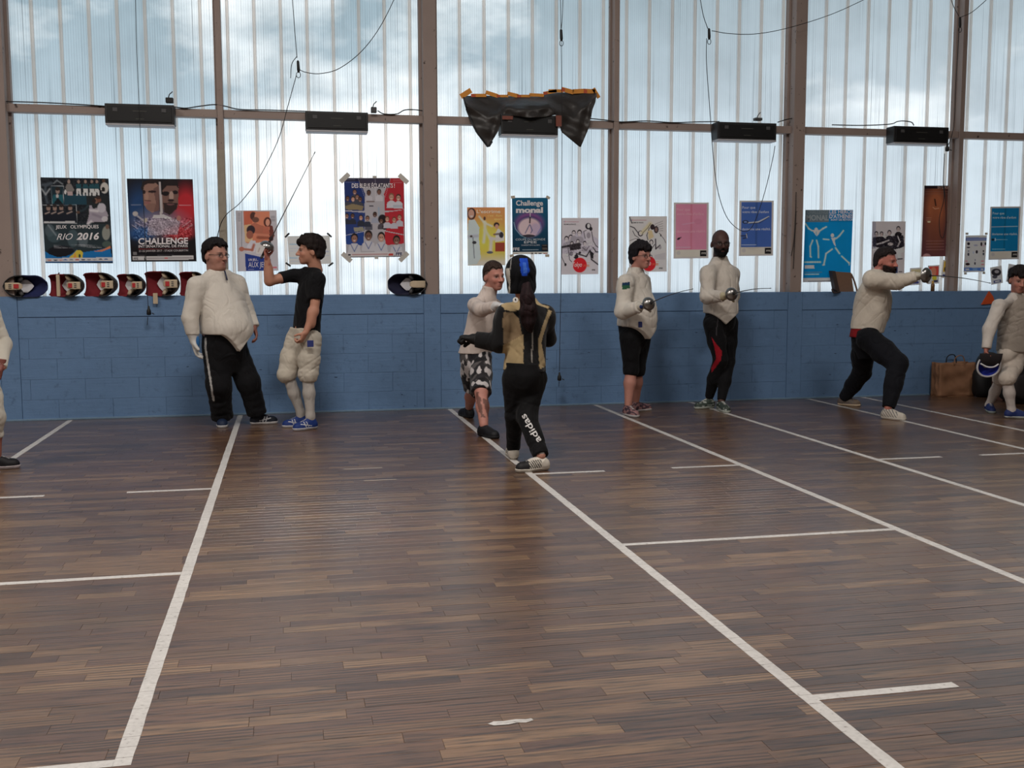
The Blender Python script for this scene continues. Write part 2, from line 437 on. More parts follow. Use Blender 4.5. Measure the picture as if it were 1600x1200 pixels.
for a, b in zip(ed[:-1], ed[1:]):
    ti += 1; o = MB().box((a+0.03, D+0.06, 2.945), (b-0.03, D+0.17, 3.022), 0.003).build(f'trim_{ti}', M_STEEL, None); tag(o, kind='structure')

# ---- translucent fluted panels, each its own pane
t = NT('fluted_polycarbonate'); pos = t('ShaderNodeNewGeometry').outputs['Position']
sx = t('ShaderNodeSeparateXYZ', Vector=pos).outputs['X']
wb = t.math('SINE', t.math('MULTIPLY', sx, 2*math.pi/0.0235))
jit = t.noise(1.0, 2, pos, 0.6, (75.0, 1.0, 0.25)); msk = t.ramp(t.noise(1.0, 2, pos, 0.5, (1.3, 1.0, 0.8)), [(0.35, 0.25), (0.65, 1.0)])
ln_ = t.ramp(jit, [(0.30, 0.60), (0.42, 0.97), (0.6, 1.0)]); ln_ = t.mix(msk, (1, 1, 1), ln_)
fac = t.mix(1.0, t.ramp(t.math('ADD', t.math('MULTIPLY', wb, 0.5), 0.5), [(0.0, 0.90), (1.0, 1.0)]), ln_, 'MULTIPLY')
grime = t.noise(1.5, 5, pos, 0.6)
fac = t.mix(1.0, fac, t.ramp(grime, [(0.25, 0.90), (0.6, 1.0)]), 'MULTIPLY')
tcol = t.mix(1.0, (0.92, 0.96, 0.98), fac, 'MULTIPLY')
tr = t('ShaderNodeBsdfTransparent', Color=tcol).outputs[0]
tl = t('ShaderNodeBsdfTranslucent', Color=tcol).outputs[0]
df = t('ShaderNodeBsdfDiffuse', Color=(0.6, 0.62, 0.64, 1)).outputs[0]
m1 = t('ShaderNodeMixShader', i0=0.22, i1=tr, i2=tl).outputs[0]
m2 = t('ShaderNodeMixShader', i0=0.06, i1=m1, i2=df).outputs[0]
M_PANE = t.done(m2)
t = NT('panel_joint'); n1 = t.noise(8, 3)
cj = t.mix(n1, lin(236, 220, 206), lin(248, 234, 222))
a = t('ShaderNodeBsdfTranslucent', Color=cj).outputs[0]; b = t('ShaderNodeBsdfDiffuse', Color=cj).outputs[0]; c3 = t('ShaderNodeBsdfTransparent', Color=(0.93, 0.90, 0.88, 1)).outputs[0]
mj = t('ShaderNodeMixShader', i0=0.35, i1=a, i2=b).outputs[0]
M_JOINT = t.done(t('ShaderNodeMixShader', i0=0.62, i1=mj, i2=c3).outputs[0])
PS = 0.2585; PX0 = -2.586
wins = []
bays = list(zip(ed[:-1], ed[1:]))
for i, (a, b) in enumerate(bays):
    wo = empty(f'window_{i+1}', ((a+b)/2, WIN, PARA), kind='structure'); wins.append(wo)
k0 = math.floor((XL-PX0)/PS); k1 = math.ceil((XR-PX0)/PS)
strip_c = {}; pane_c = {}
def cached(cache, key, lo, hi, bev, name, mat):
    if key not in cache:
        mb = MB().box(lo, hi, bev); me = bpy.data.meshes.new(name); me.from_pydata(mb.v, [], mb.f); me.update(); me.materials.append(mat); cache[key] = me
    return cache[key]
for k in range(k0, k1):
    xc = PX0+PS*(k+0.5)
    wi = [i for i, (a, b) in enumerate(bays) if a <= xc < b]
    if not wi: continue
    wo = wins[wi[0]]
    for (z0, z1) in ((PARA-0.01, 2.985), (2.985, TOPZ)):
        key = round(z1-z0, 3)
        me = cached(pane_c, key, (-PS/2+0.002, 0, 0), (PS/2-0.002, 0.006, z1-z0), 0, 'pane', M_PANE)
        o = link(bpy.data.objects.new('pane', me), wo); o.location = (xc-wo.location.x, 0, z0-PARA)
        me = cached(strip_c, key, (-0.016, -0.010, 0), (0.016, 0.018, z1-z0), 0.004, 'joint_strip', M_JOINT)
        o = link(bpy.data.objects.new('joint_strip', me), wo); o.location = (PX0+PS*k-wo.location.x, 0, z0-PARA)

# ---- the rest of the hall, behind and beside the camera
M_PLASTER = simple('hall_plaster', (150, 142, 134), 0.8, scale=2.0, bump=0.1)
M_CEIL = simple('hall_ceiling', (150, 146, 140), 0.9, scale=3.0)
tag(MB().box((XL-0.2, YB-0.2, CEIL), (XR+0.2, D+0.4, CEIL+0.2)).build('ceiling', M_CEIL), kind='structure')
tag(MB().box((XL-0.2, YB, 0), (XL, D+0.4, CEIL)).build('wall_left', M_PLASTER), kind='structure')
tag(MB().box((XR, YB, 0), (XR+0.2, D+0.4, CEIL)).build('wall_right', M_PLASTER), kind='structure')
tag(MB().box((XL-0.2, YB-0.2, 0), (XR+0.2, YB, CEIL)).build('wall_rear', M_PLASTER), kind='structure')
tag(MB().box((XL, D, TOPZ), (XR, D+0.3, CEIL)).build('wall_upper_back', M_PLASTER), kind='structure')
t = NT('lamp_diffuser'); em = t('ShaderNodeEmission', Color=(1, 0.92, 0.84, 1), Strength=6.0).outputs[0]; M_DIFF = t.done(em)
for i, (lx, ly) in enumerate(LAMPS):
    o = empty('ceiling_lamp', (lx, ly, CEIL), ['white ceiling lamp over the left side of the hall', 'white ceiling lamp over the middle of the hall', 'white ceiling lamp over the right side of the hall', 'white ceiling lamp at rear left of the hall', 'white ceiling lamp at rear right of the hall'][i], 'lamp', 'ceiling lamps')
    MB().box((-0.85, -0.32, -0.12), (0.85, 0.32, 0), 0.01).build('housing', simple('lamp_housing', (200, 200, 198), 0.5), o)
    MB().box((-0.80, -0.28, -0.15), (0.80, 0.28, -0.1201), 0.01).build('diffuser', M_DIFF, o)
# ================================================================== posters on the panels
t = NT('poster_print'); a = t('ShaderNodeAttribute', {'attribute_name': 'Col'}).outputs['Color']
nz_ = t.noise(5, 3)
ca = t.mix(1.0, a, t.ramp(nz_, [(0.3, 0.94), (0.7, 1.0)]), 'MULTIPLY')
p1 = t.pbr(ca, 0.42, 0, t.bump(nz_, 0.12, 0.02), Specular_IOR_Level=0.3)
p2 = t('ShaderNodeBsdfTranslucent', Color=ca).outputs[0]
M_POSTER = t.done(t('ShaderNodeMixShader', i0=0.22, i1=p1, i2=p2).outputs[0])
def inkmat(rgb):
    nm = 'ink_%d_%d_%d' % rgb
    if nm in MATS: return MATS[nm]
    t = NT(nm); c = [min(1.0, v*PG) for v in lin(*rgb)]
    n = t.noise(20, 2); cc = t.mix(n, [v*0.95 for v in c], c)
    q1 = t.pbr(cc, 0.45, 0); q2 = t('ShaderNodeBsdfTranslucent', Color=cc).outputs[0]
    MATS[nm] = t.done(t('ShaderNodeMixShader', i0=0.2, i1=q1, i2=q2).outputs[0]); return MATS[nm]
PG = 1.5
class Poster:
    """flat printed sheet; everything is given in the units of the sheet's own 2-D space (ox, oy, sc map to corners)"""
    def __init__(s, name, tl, tr, bl, label, cat='poster', crop=(0, 0, 1), res=1.0, bg=(200, 195, 198), group=None, depth=WIN-0.019, gain=1.85):
        s.gain = gain
        s.P = [at(*q, depth) for q in (tl, tr, bl)]
        s.tl, s.tr, s.bl = (np.array(q, float) for q in (tl, tr, bl)); s.crop = crop
        ex = s.P[1]-s.P[0]; s.w = np.linalg.norm(ex); ex /= s.w
        dn = s.P[2]-s.P[0]; s.h = np.linalg.norm(dn)
        ez = np.array([0, -1.0, 0]); dn = dn-ex*(dn@ex)*0.0
        ey = -dn/s.h
        s.o = bpy.data.objects.new(name, None)
        Mx = Matrix(((ex[0], ey[0], ez[0], s.P[2][0]), (ex[1], ey[1], ez[1], s.P[2][1]), (ex[2], ey[2], ez[2], s.P[2][2]), (0, 0, 0, 1)))
        # keep a rigid frame: rotate about the wall normal only
        ang = math.atan2(ex[2], ex[0]); ca, sa = math.cos(ang), math.sin(ang)
        Mx = Matrix(((ca, -sa, 0, s.P[2][0]), (0, 0, -1, depth), (sa, ca, 0, s.P[2][2]), (0, 0, 0, 1)))
        s.M = Mx; link(s.o); s.o.matrix_world = Mx; tag(s.o, label, cat, group)
        Mi = Mx.inverted()
        s.q = [Mi @ Vector(p) for p in s.P]     # corners in local space
        s.W = max(8, int(np.linalg.norm(s.tr-s.tl)*res)); s.H = max(8, int(np.linalg.norm(s.bl-s.tl)*res))
        s.c = np.zeros((s.H+1, s.W+1, 3)); s.c[:] = bg
        jj, ii = np.mgrid[0:s.H+1, 0:s.W+1]; s.u = ii/s.W; s.v = jj/s.H
        # crop-space coordinates of each grid point
        cx, cy, k = crop
        px = s.tl[0]+s.u*(s.tr[0]-s.tl[0])+s.v*(s.bl[0]-s.tl[0]); py = s.tl[1]+s.u*(s.tr[1]-s.tl[1])+s.v*(s.bl[1]-s.tl[1])
        s.X = (px-cx)*k; s.Y = (py-cy)*k
        s.A = np.linalg.inv(np.array([[s.tr[0]-s.tl[0], s.bl[0]-s.tl[0]], [s.tr[1]-s.tl[1], s.bl[1]-s.tl[1]]]))
    def uv(s, x, y):
        cx, cy, k = s.crop; return s.A @ (np.array([x/k+cx, y/k+cy])-s.tl)
    def loc(s, x, y):
        u, v = s.uv(x, y); q = s.q
        return q[0]+(q[1]-q[0])*u+(q[2]-q[0])*v
    def put(s, m, col, a=1.0):
        m = np.clip(m, 0, 1)[..., None]*a; s.c = s.c*(1-m)+np.array(col, float)*m; return s
    def rect(s, x0, y0, x1, y1, col, a=1.0): return s.put((s.X >= x0) & (s.X <= x1) & (s.Y >= y0) & (s.Y <= y1), col, a)
    def ell(s, x, y, rx, ry, col, a=1.0, soft=0.15, rot=0.0):
        c, q = math.cos(rot), math.sin(rot); dx, dy = s.X-x, s.Y-y
        r = np.sqrt(((dx*c+dy*q)/rx)**2+((-dx*q+dy*c)/ry)**2); return s.put((1-r)/soft+0.5, col, a)
    def line(s, x0, y0, x1, y1, w, col, a=1.0):
        d = np.array([x1-x0, y1-y0]); l2 = (d@d)+1e-9; tt = np.clip(((s.X-x0)*d[0]+(s.Y-y0)*d[1])/l2, 0, 1)
        r = np.hypot(s.X-x0-tt*d[0], s.Y-y0-tt*d[1]); return s.put(1.2-r/w, col, a)
    def poly(s, pts, col, a=1.0):
        m = np.zeros(s.X.shape, bool); n = len(pts)
        for i in range(n):
            (x0, y0), (x1, y1) = pts[i], pts[(i+1) % n]
            if y0 == y1: continue
            c = ((y0 > s.Y) != (y1 > s.Y)) & (s.X < (x1-x0)*(s.Y-y0)/(y1-y0)+x0); m ^= c
        return s.put(m, col, a)
    def grad(s, x0, y0, x1, y1, c0, c1):
        d = np.array([x1-x0, y1-y0], float); tt = np.clip(((s.X-x0)*d[0]+(s.Y-y0)*d[1])/(d@d), 0, 1)[..., None]
        s.c = np.array(c0)*(1-tt)+np.array(c1)*tt; return s
    def speck(s, x0, y0, x1, y1, amp, seed, cell=6):
        r = np.random.RandomState(seed); g = r.randn(*s.X.shape)
        g = (g+np.roll(g, 1, 0)+np.roll(g, 1, 1)+np.roll(g, (1, 1), (0, 1)))/2
        m = ((s.X >= x0) & (s.X <= x1) & (s.Y >= y0) & (s.Y <= y1))[..., None]; s.c = np.clip(s.c+m*g[..., None]*amp, 0, 255); return s
    def bust(s, x, y, k, skin=(150, 110, 95), hair=(40, 34, 34), shirt=(200, 198, 205), smile=True):
        s.poly([(x-1.5*k, y+3.4*k), (x-1.3*k, y+1.7*k), (x-.5*k, y+1.15*k), (x+.5*k, y+1.15*k), (x+1.3*k, y+1.7*k), (x+1.5*k, y+3.4*k)], shirt)
        s.ell(x, y-.15*k, .82*k, 1.05*k, hair); s.ell(x, y+.15*k, .66*k, .9*k, skin)
        s.ell(x-.25*k, y, .14*k, .1*k, (40, 30, 30), .8); s.ell(x+.25*k, y, .14*k, .1*k, (40, 30, 30), .8)
        if smile: s.ell(x, y+.55*k, .28*k, .12*k, (225, 215, 210), .8)
        return s
    def fig(s, pts, w, col):
        for (a, b) in zip(pts[:-1], pts[1:]): s.line(a[0], a[1], b[0], b[1], w, col)
        return s
    def rows(s, x0, x1, ys, w, col, a=0.6, seed=1):
        r = random.Random(seed)
        for y in ys:
            x = x0
            while x < x1:
                e = min(x1, x+r.uniform(.05, .16)*(x1-x0)); s.line(x, y, e, y, w, col, a); x = e+.02*(x1-x0)
        return s
    def text(s, txt, x0, y, x1, hgt, col, bold=0.0, shear=0.0, name='lettering', lift=0.0022):
        """lettering with its baseline from (x0, y) to (x1, y) in crop units and cap height hgt"""
        cu = bpy.data.curves.new(name, 'FONT'); cu.body = txt; cu.size = 1.0; cu.shear = shear; cu.offset = bold; cu.resolution_u = 3
        ob = bpy.data.objects.new(name, cu); COL.objects.link(ob)
        me = bpy.data.meshes.new_from_object(ob.evaluated_get(bpy.context.evaluated_depsgraph_get()))
        bpy.data.objects.remove(ob); bpy.data.curves.remove(cu)
        n = len(me.vertices)
        if n == 0: return s
        co = np.zeros(n*3, np.float32); me.vertices.foreach_get('co', co); co = co.reshape(-1, 3)
        mn, mxx = co[:, 0].min(), co[:, 0].max()
        capm = 0.70
        A, B, Cc = s.loc(x0, y), s.loc(x1, y), s.loc(x0, y-hgt)
        ex = (B-A)/(mxx-mn); ey = (Cc-A)/capm
        res = np.zeros_like(co)
        for k in range(3): res[:, k] = A[k]+(co[:, 0]-mn)*ex[k]+co[:, 1]*ey[k]
        res[:, 2] += lift
        me.vertices.foreach_set('co', res.ravel()); me.update(); me.materials.clear(); me.materials.append(inkmat(col))
        o = bpy.data.objects.new(name, me); link(o, s.o); return s
    def tape(s, x, y, ang, lx, ly, mat):
        p = s.loc(x, y); mb = MB(); c, q = math.cos(ang), math.sin(ang)
        mb.prism([(p[0]+a*c-b*q, p[1]+a*q+b*c, 0.001) for a, b in ((-lx, -ly), (lx, -ly), (lx, ly), (-lx, ly))], (0, 0, 0.0008))
        mb.build('tape_strip', mat, s.o); return s
    def done(s, wave=0.0):
        q = [np.array(v) for v in s.q]; u = s.u[..., None]; v = s.v[..., None]
        P = q[0]+(q[1]-q[0])*u+(q[2]-q[0])*v
        if wave: P[..., 2] += wave*(np.sin(s.v*9+s.u*3)+np.sin(s.u*6))*0.5-wave
        n, m = s.H+1, s.W+1; idx = np.arange(n*m).reshape(n, m)
        Q = np.stack([idx[:-1, :-1], idx[1:, :-1], idx[1:, 1:], idx[:-1, 1:]], -1).reshape(-1, 4)
        V = P.reshape(-1, 3); col = np.clip(s2l(np.clip(s.c, 0, 255))*s.gain, 0, .92).reshape(-1, 3)
        # paper back and edges
        b = len(V); Vb = q[0]+np.array([0, 0, -0.0012]); cor = [q[0], q[1], q[1]+(q[2]-q[0]), q[2]]
        Vb = np.array([c_+np.array([0, 0, -0.001-2.2*wave]) for c_ in cor]); fr = [0, m-1, n*m-1, (n-1)*m]
        Q = np.vstack([Q, [[b, b+1, b+2, b+3], [fr[0], fr[1], b+1, b], [fr[1], fr[2], b+2, b+1], [fr[2], fr[3], b+3, b+2], [fr[3], fr[0], b, b+3]]])
        V = np.vstack([V, Vb]); col = np.vstack([col, np.full((4, 3), .7)])
        me = npmesh('sheet', V, Q, False, col); me.materials.append(M_POSTER)
        link(bpy.data.objects.new('sheet', me), s.o); return s
M_BTAPE = simple('black_tape', (26, 26, 28), 0.5); M_CTAPE = simple('clear_tape', (196, 192, 186), 0.4); M_TTAPE = simple('tan_tape', (186, 176, 160), 0.5)
WT = (212, 208, 210)

# 1 --- collage with four medallists and yellow wave
p = Poster('poster', (63, 277), (169.5, 279), (71, 411), 'dark collage poster with blue and yellow wave, headed JEUX OLYMPIQUES RIO 2016', crop=(55, 270, 8), gain=1.3, bg=(26, 32, 40))
p.speck(0, 0, 1040, 1200, 9, 1)
p.rect(360, 270, 640, 400, (30, 66, 82)); p.rect(640, 290, 920, 640, (34, 40, 44)).rect(90, 640, 950, 1000, (40, 54, 60))
p.fig([(90, 150), (200, 130), (130, 160), (120, 260), (150, 370)], 22, (70, 80, 90)).fig([(80, 200), (130, 270), (180, 200)], 14, (150, 155, 160))
p.fig([(230, 130), (270, 95), (340, 140)], 12, (120, 128, 134))
p.rect(195, 165, 350, 390, (26, 46, 56)); p.poly([(205, 380), (225, 270), (345, 270), (350, 380)], (34, 92, 104)).ell(278, 225, 26, 38, (150, 130, 122)).ell(278, 200, 30, 22, (40, 34, 32)).poly([(225, 385), (280, 310), (340, 385)], (20, 26, 34)).ell(275, 290, 18, 24, (190, 186, 186))
for (x0, y0, x1, y1) in ((195, 165, 350, 165), (195, 165, 210, 390), (350, 165, 352, 390), (90, 402, 512, 402), (512, 402, 520, 632), (105, 625, 520, 632)): p.line(x0, y0, x1, y1, 4, (196, 200, 204), .9)
p.ell(418, 110, 18, 26, (160, 140, 130)).poly([(375, 180), (395, 140), (445, 140), (490, 220), (470, 230), (460, 250), (390, 250)], (126, 122, 120)).ell(375, 240, 14, 30, (210, 210, 210)).rect(400, 235, 465, 282, (180, 160, 160))
for i, x in enumerate((540, 625, 705, 768)):
    p.ell(x, 110, 17, 22, (150, 128, 118)).poly([(x-34, 200), (x-30, 140), (x+30, 140), (x+34, 200)], (34, 78, 90)).poly([(x-25, 200), (x+26, 200), (x+36, 285), (x+14, 285), (x, 225), (x-10, 285), (x-30, 285)], (206, 206, 206))
p.ell(855, 100, 20, 25, (90, 66, 56)).ell(865, 190, 52, 70, (196, 192, 186)).ell(850, 205, 20, 26, (30, 28, 28)).ell(840, 225, 34, 10, (40, 36, 36))
for i, x in enumerate((165, 243, 325, 435)):
    p.ell(x, 440, 26, 36, (150, 126, 116)).ell(x, 412, 28, 18, (50, 42, 40)).poly([(x-68, 610), (x-60, 480), (x-15, 468), (x+15, 468), (x+66, 490), (x+72, 610)], (22, 28, 40)).line(x-40, 510, x+22, 485, 11, (176, 156, 146)).rect(x-58, 605, x+60, 625, (190, 190, 192))
p.fig([(530, 490), (600, 470), (660, 410)], 16, (40, 58, 66)).ell(535, 495, 22, 18, (90, 66, 56))
p.ell(760, 350, 30, 34, (130, 98, 84)).ell(795, 340, 28, 32, (120, 80, 66)).ell(790, 312, 30, 20, (58, 42, 38)).ell(735, 352, 22, 28, (40, 32, 34))
p.poly([(670, 540), (675, 410), (705, 410), (720, 450), (780, 440), (800, 380), (850, 390), (915, 530), (900, 610), (830, 620), (720, 620), (640, 640)], (160, 152, 164)).ell(830, 440, 55, 60, (186, 182, 190)).line(690, 470, 780, 480, 22, (206, 202, 206)).line(720, 520, 830, 560, 20, (140, 132, 146)).ell(870, 580, 40, 34, (196, 192, 196)).line(700, 610, 660, 640, 22, (206, 202, 206))
p.ell(180, 720, 60, 80, (90, 104, 112), .7).ell(240, 800, 90, 70, (70, 90, 98), .7).ell(470, 820, 70, 110, (80, 100, 108), .7).ell(600, 850, 60, 80, (120, 132, 140), .6).ell(890, 760, 52, 90, (160, 160, 150), .85).ell(905, 680, 24, 30, (120, 96, 84)).ell(900, 900, 60, 40, (84, 100, 92), .8).line(160, 650, 260, 780, 14, (140, 150, 156), .7)
p.ell(320, 1000, 170, 90, (22, 24, 32)).rows(235, 840, (905, 922, 940), 3, (196, 196, 200), .7, 2)
p.poly([(125, 980), (180, 1020), (270, 1052), (380, 1052), (470, 1010), (520, 965), (600, 1000), (700, 985), (850, 960), (945, 925), (965, 1090), (130, 1090)], (24, 112, 176))
p.poly([(420, 1070), (470, 1020), (520, 975), (570, 970), (600, 1005), (590, 1070)], (206, 188, 70)).poly([(620, 1010), (760, 985), (860, 962), (945, 922), (945, 955), (830, 995), (700, 995)], (206, 130, 90)).ell(555, 1045, 14, 24, (30, 60, 60)).poly([(470, 1075), (500, 1000), (520, 1070)], (220, 150, 70))
p.rect(120, 1068, 980, 1112, (206, 204, 206)).rect(120, 1112, 980, 1130, (30, 80, 130))
for i, x in enumerate((180, 255, 320, 375, 450, 525, 600, 675, 745, 820, 890)): p.ell(x, 1092, 26, 8, [(190, 110, 90), (30, 40, 50), (196, 120, 110), (30, 90, 160), (120, 130, 130), (190, 70, 60), (60, 60, 70), (120, 120, 130), (150, 150, 150), (60, 60, 66), (60, 90, 140)][i], .85)
p.text('JEUX', 255, 697, 393, 42, WT, .012).text('OLYMPIQUES', 440, 697, 795, 42, WT, .012).text('RIO', 268, 838, 470, 80, WT, .0, .35).text('2016', 516, 838, 800, 84, WT, .03, .2)
p.done(.002)

# 2 --- two faces over blue and red
p = Poster('poster', (198, 279), (301, 280), (205, 409), 'black poster of two faces over blue and red smoke, lettered CHALLENGE', crop=(190, 270, 8), gain=1.25, bg=(22, 20, 26))
p.ell(230, 480, 190, 330, (36, 74, 124), .9, .9).ell(800, 450, 170, 300, (196, 44, 54), .95, .8).ell(480, 640, 330, 190, (150, 130, 150), .75, .8).ell(250, 760, 160, 80, (46, 92, 150), .8, .7).ell(730, 760, 190, 90, (196, 60, 66), .8, .7)
p.poly([(255, 180), (270, 120), (360, 100), (465, 110), (468, 470), (380, 500), (310, 450), (280, 400), (262, 300)], (150, 116, 104)).poly([(240, 200), (262, 110), (350, 85), (465, 90), (465, 160), (430, 130), (330, 135), (280, 160), (265, 230)], (44, 32, 32))
p.poly([(395, 200), (470, 150), (470, 470), (400, 490), (430, 380)], (104, 76, 72), .8).ell(380, 235, 50, 16, (44, 30, 32)).ell(278, 240, 20, 24, (44, 30, 32)).ell(310, 300, 24, 60, (172, 136, 120), .8).line(290, 345, 360, 350, 8, (84, 48, 50)).ell(320, 375, 40, 14, (150, 96, 96), .8).ell(380, 430, 80, 50, (120, 88, 80), .5)
p.poly([(505, 150), (520, 120), (690, 120), (712, 180), (705, 420), (620, 520), (540, 500), (508, 420)], (122, 92, 84)).poly([(500, 180), (510, 105), (600, 85), (700, 110), (712, 200), (680, 160), (560, 165), (510, 220)], (36, 28, 30)).ell(550, 260, 48, 28, (28, 20, 24)).ell(668, 245, 36, 24, (34, 24, 28)).ell(620, 290, 30, 60, (186, 158, 146), .9).ell(615, 345, 40, 16, (48, 30, 34)).poly([(520, 380), (600, 370), (700, 380), (690, 450), (600, 530), (530, 490)], (40, 30, 32), .85).ell(610, 395, 50, 12, (110, 74, 76))
p.poly([(462, 110), (486, 110), (516, 500), (480, 530)], (186, 178, 178))
p.poly([(380, 570), (400, 530), (520, 520), (620, 560), (630, 585), (520, 570)], (196, 192, 194)).poly([(320, 780), (340, 600), (420, 570), (600, 590), (720, 560), (730, 640), (700, 780)], (172, 160, 172), .8).speck(150, 560, 880, 820, 26, 3)
p.ell(170, 510, 34, 30, (186, 180, 178)).line(200, 540, 300, 620, 14, (180, 176, 180)).ell(715, 570, 26, 34, (180, 120, 110)).ell(305, 590, 18, 26, (186, 176, 160))
for q in ((170, 615, 290, 680), (130, 650, 200, 700), (760, 680, 870, 600), (790, 720, 890, 655), (120, 398, 240, 398), (720, 405, 870, 405)): p.line(*q, 5, (206, 190, 196), .85)
p.rect(140, 990, 190, 1030, (120, 118, 120)).rows(200, 290, (1035,), 3, (170, 168, 170)).rows(450, 650, (1033,), 4, (190, 188, 190), .8).rows(820, 900, (1035,), 3, (170, 168, 170))
p.rect(140, 1045, 285, 1095, (206, 204, 204)).rect(300, 1045, 905, 1095, (206, 204, 204)).rows(320, 890, (1072,), 8, (120, 110, 116), .7, 5).rect(540, 1062, 580, 1082, (196, 90, 90)).rows(215, 830, (953,), 5, (170, 50, 56), .8, 7)
p.text('CHALLENGE', 208, 893, 835, 76, WT, .03).text('INTERNATIONAL DE PARIS', 212, 936, 832, 32, WT, .015).text('21-22 JANVIER 2017 - STADE COUBERTIN', 215, 990, 835, 24, (196, 192, 194), .0).text('FFE', 152, 1086, 208, 26, (60, 60, 66), .02)
p.done(.001)

# 3 --- family of fencers, blue panel
p = Poster('poster', (368, 329), (432, 328.5), (371.5, 424), 'grey poster with orange photo of a family and blue panel reading AUX JEUX', crop=(360, 320, 9.41), gain=1.55, res=1.5, bg=(186, 182, 188))
p.poly([(190, 95), (575, 95), (600, 560), (400, 580), (230, 560)], (206, 128, 100)).poly([(200, 300), (300, 280), (330, 560), (215, 545)], (222, 170, 130)).poly([(190, 95), (330, 95), (320, 280), (200, 300)], (190, 104, 80))
p.ell(335, 165, 46, 60, (84, 54, 50)).ell(395, 175, 44, 66, (196, 128, 104)).ell(370, 220, 50, 40, (110, 74, 64)).poly([(290, 400), (300, 290), (360, 260), (440, 300), (560, 330), (560, 500), (420, 510), (380, 420)], (172, 104, 84)).line(380, 440, 570, 450, 26, (196, 128, 104)).line(400, 480, 560, 490, 24, (150, 84, 66))
p.ell(545, 255, 56, 72, (80, 44, 40)).ell(548, 260, 32, 52, (206, 146, 124)).poly([(580, 300), (620, 310), (650, 460), (610, 530), (570, 440)], (110, 60, 54)).ell(600, 500, 34, 36, (60, 40, 44)).poly([(490, 320), (560, 320), (580, 430), (470, 420)], (180, 106, 86))
p.ell(300, 370, 62, 68, (52, 42, 50)).ell(285, 440, 50, 62, (150, 92, 76)).poly([(240, 610), (300, 520), (370, 530), (380, 590), (360, 700), (240, 690)], (200, 196, 206)).line(345, 590, 320, 665, 24, (164, 96, 78)).line(320, 665, 190, 650, 20, (164, 96, 78)).ell(165, 650, 38, 34, (172, 106, 88)).line(165, 100, 165, 610, 5, (90, 90, 100), .8)
p.poly([(370, 560), (560, 540), (600, 720), (380, 720)], (206, 198, 196)).line(410, 690, 430, 640, 12, (150, 130, 120), .6)
p.poly([(215, 715), (450, 770), (595, 805), (600, 972), (228, 972)], (38, 58, 130)).rows(265, 345, (952,), 4, (180, 180, 200), .8).rect(625, 915, 688, 940, (190, 110, 120)).rows(110, 150, range(120, 250, 12), 4, (130, 126, 134), .6).rows(595, 655, (170, 190, 215, 235), 5, (110, 106, 116), .7)
p.text('UN JEU...', 265, 825, 410, 34, WT, .02).text('AUX JEUX', 265, 920, 590, 78, WT, .0)
p.done()

# 4 --- printed notice
p = Poster('notice', (449, 369), (515, 368), (452, 413.5), 'pale printed timetable sheet held by four black tape corners', cat='notice', crop=(360, 320, 9.41), bg=(186, 190, 204))
p.rows(870, 980, (580, 780), 6, (110, 150, 190), .9, 1).rows(1340, 1450, (690, 745), 4, (150, 156, 176), .8, 2).rect(1350, 535, 1405, 580, (206, 200, 150)).rect(1350, 515, 1390, 530, (190, 110, 90)).rows(880, 1440, (640, 680, 830), 4, (160, 166, 186), .6, 4)
for (x, y, a_) in ((835, 448, .75), (1455, 445, -.75), (850, 878, -.65), (1478, 880, .6)): p.tape(x, y, a_, .030, .009, M_BTAPE)
p.done()

# 5 --- tricolour team poster
p = Poster('poster', (537.5, 278), (631, 278), (541, 402.5), 'team portraits poster in blue, white and red, headed DES BLEUS ECLATANTS', crop=(525, 260, 7.742), gain=1.35, res=1.2, bg=(176, 172, 178))
p.poly([(95, 140), (270, 140), (350, 330), (340, 540), (105, 530)], (34, 52, 110)).poly([(660, 140), (820, 140), (825, 530), (590, 540), (580, 330)], (176, 40, 52)).rect(95, 140, 360, 180, (34, 34, 60)).poly([(105, 540), (350, 560), (345, 780), (115, 830)], (44, 64, 124)).poly([(590, 560), (825, 530), (825, 830), (600, 780)], (180, 44, 56)).poly([(115, 835), (340, 790), (330, 960), (120, 940)], (40, 70, 140)).poly([(590, 790), (825, 840), (825, 940), (600, 960)], (184, 44, 56)).rect(280, 140, 650, 260, (60, 54, 74))
for q in ((270, 150, 340, 360), (655, 160, 590, 380), (470, 150, 480, 400), (105, 530, 340, 560), (600, 550, 825, 520), (115, 835, 340, 785)): p.line(*q, 3, (206, 200, 206), .7)
sk = [(150, 110, 96), (110, 78, 66), (190, 146, 128)]
for i, (x, y) in enumerate(((225, 310), (140, 390), (205, 395), (255, 370), (290, 400))): p.bust(x, y, 30, sk[i % 3], (56, 40, 36), (70, 72, 84))
p.poly([(110, 480), (200, 450), (330, 480), (320, 530), (120, 520)], (140, 124, 96))
p.bust(395, 320, 32, (96, 66, 56), (36, 28, 28), (190, 186, 192), False).bust(520, 310, 32, (120, 84, 72), (30, 26, 28), (196, 192, 198), False).line(370, 425, 460, 425, 8, (100, 80, 76)).rect(400, 470, 450, 486, (60, 60, 70))
p.bust(670, 370, 40, sk[2], (130, 90, 70)).bust(755, 380, 38, sk[2], (60, 44, 40)).rect(690, 465, 810, 500, (176, 180, 190))
p.bust(470, 585, 30, (90, 62, 54), (24, 20, 22), (160, 164, 180)).line(515, 500, 520, 600, 12, (150, 170, 190)).bust(380, 630, 30, sk[0], (44, 36, 36), (50, 56, 76)).ell(560, 640, 50, 56, (34, 26, 30)).bust(548, 660, 30, sk[1], (34, 26, 30), (80, 76, 84)).rect(350, 700, 440, 770, (52, 54, 70), .7).ell(590, 740, 30, 30, (40, 30, 36))
for i, (x, y) in enumerate(((130, 600), (200, 600), (300, 620))): p.bust(x, y, 30, sk[i], (40, 36, 40), (48, 52, 66))
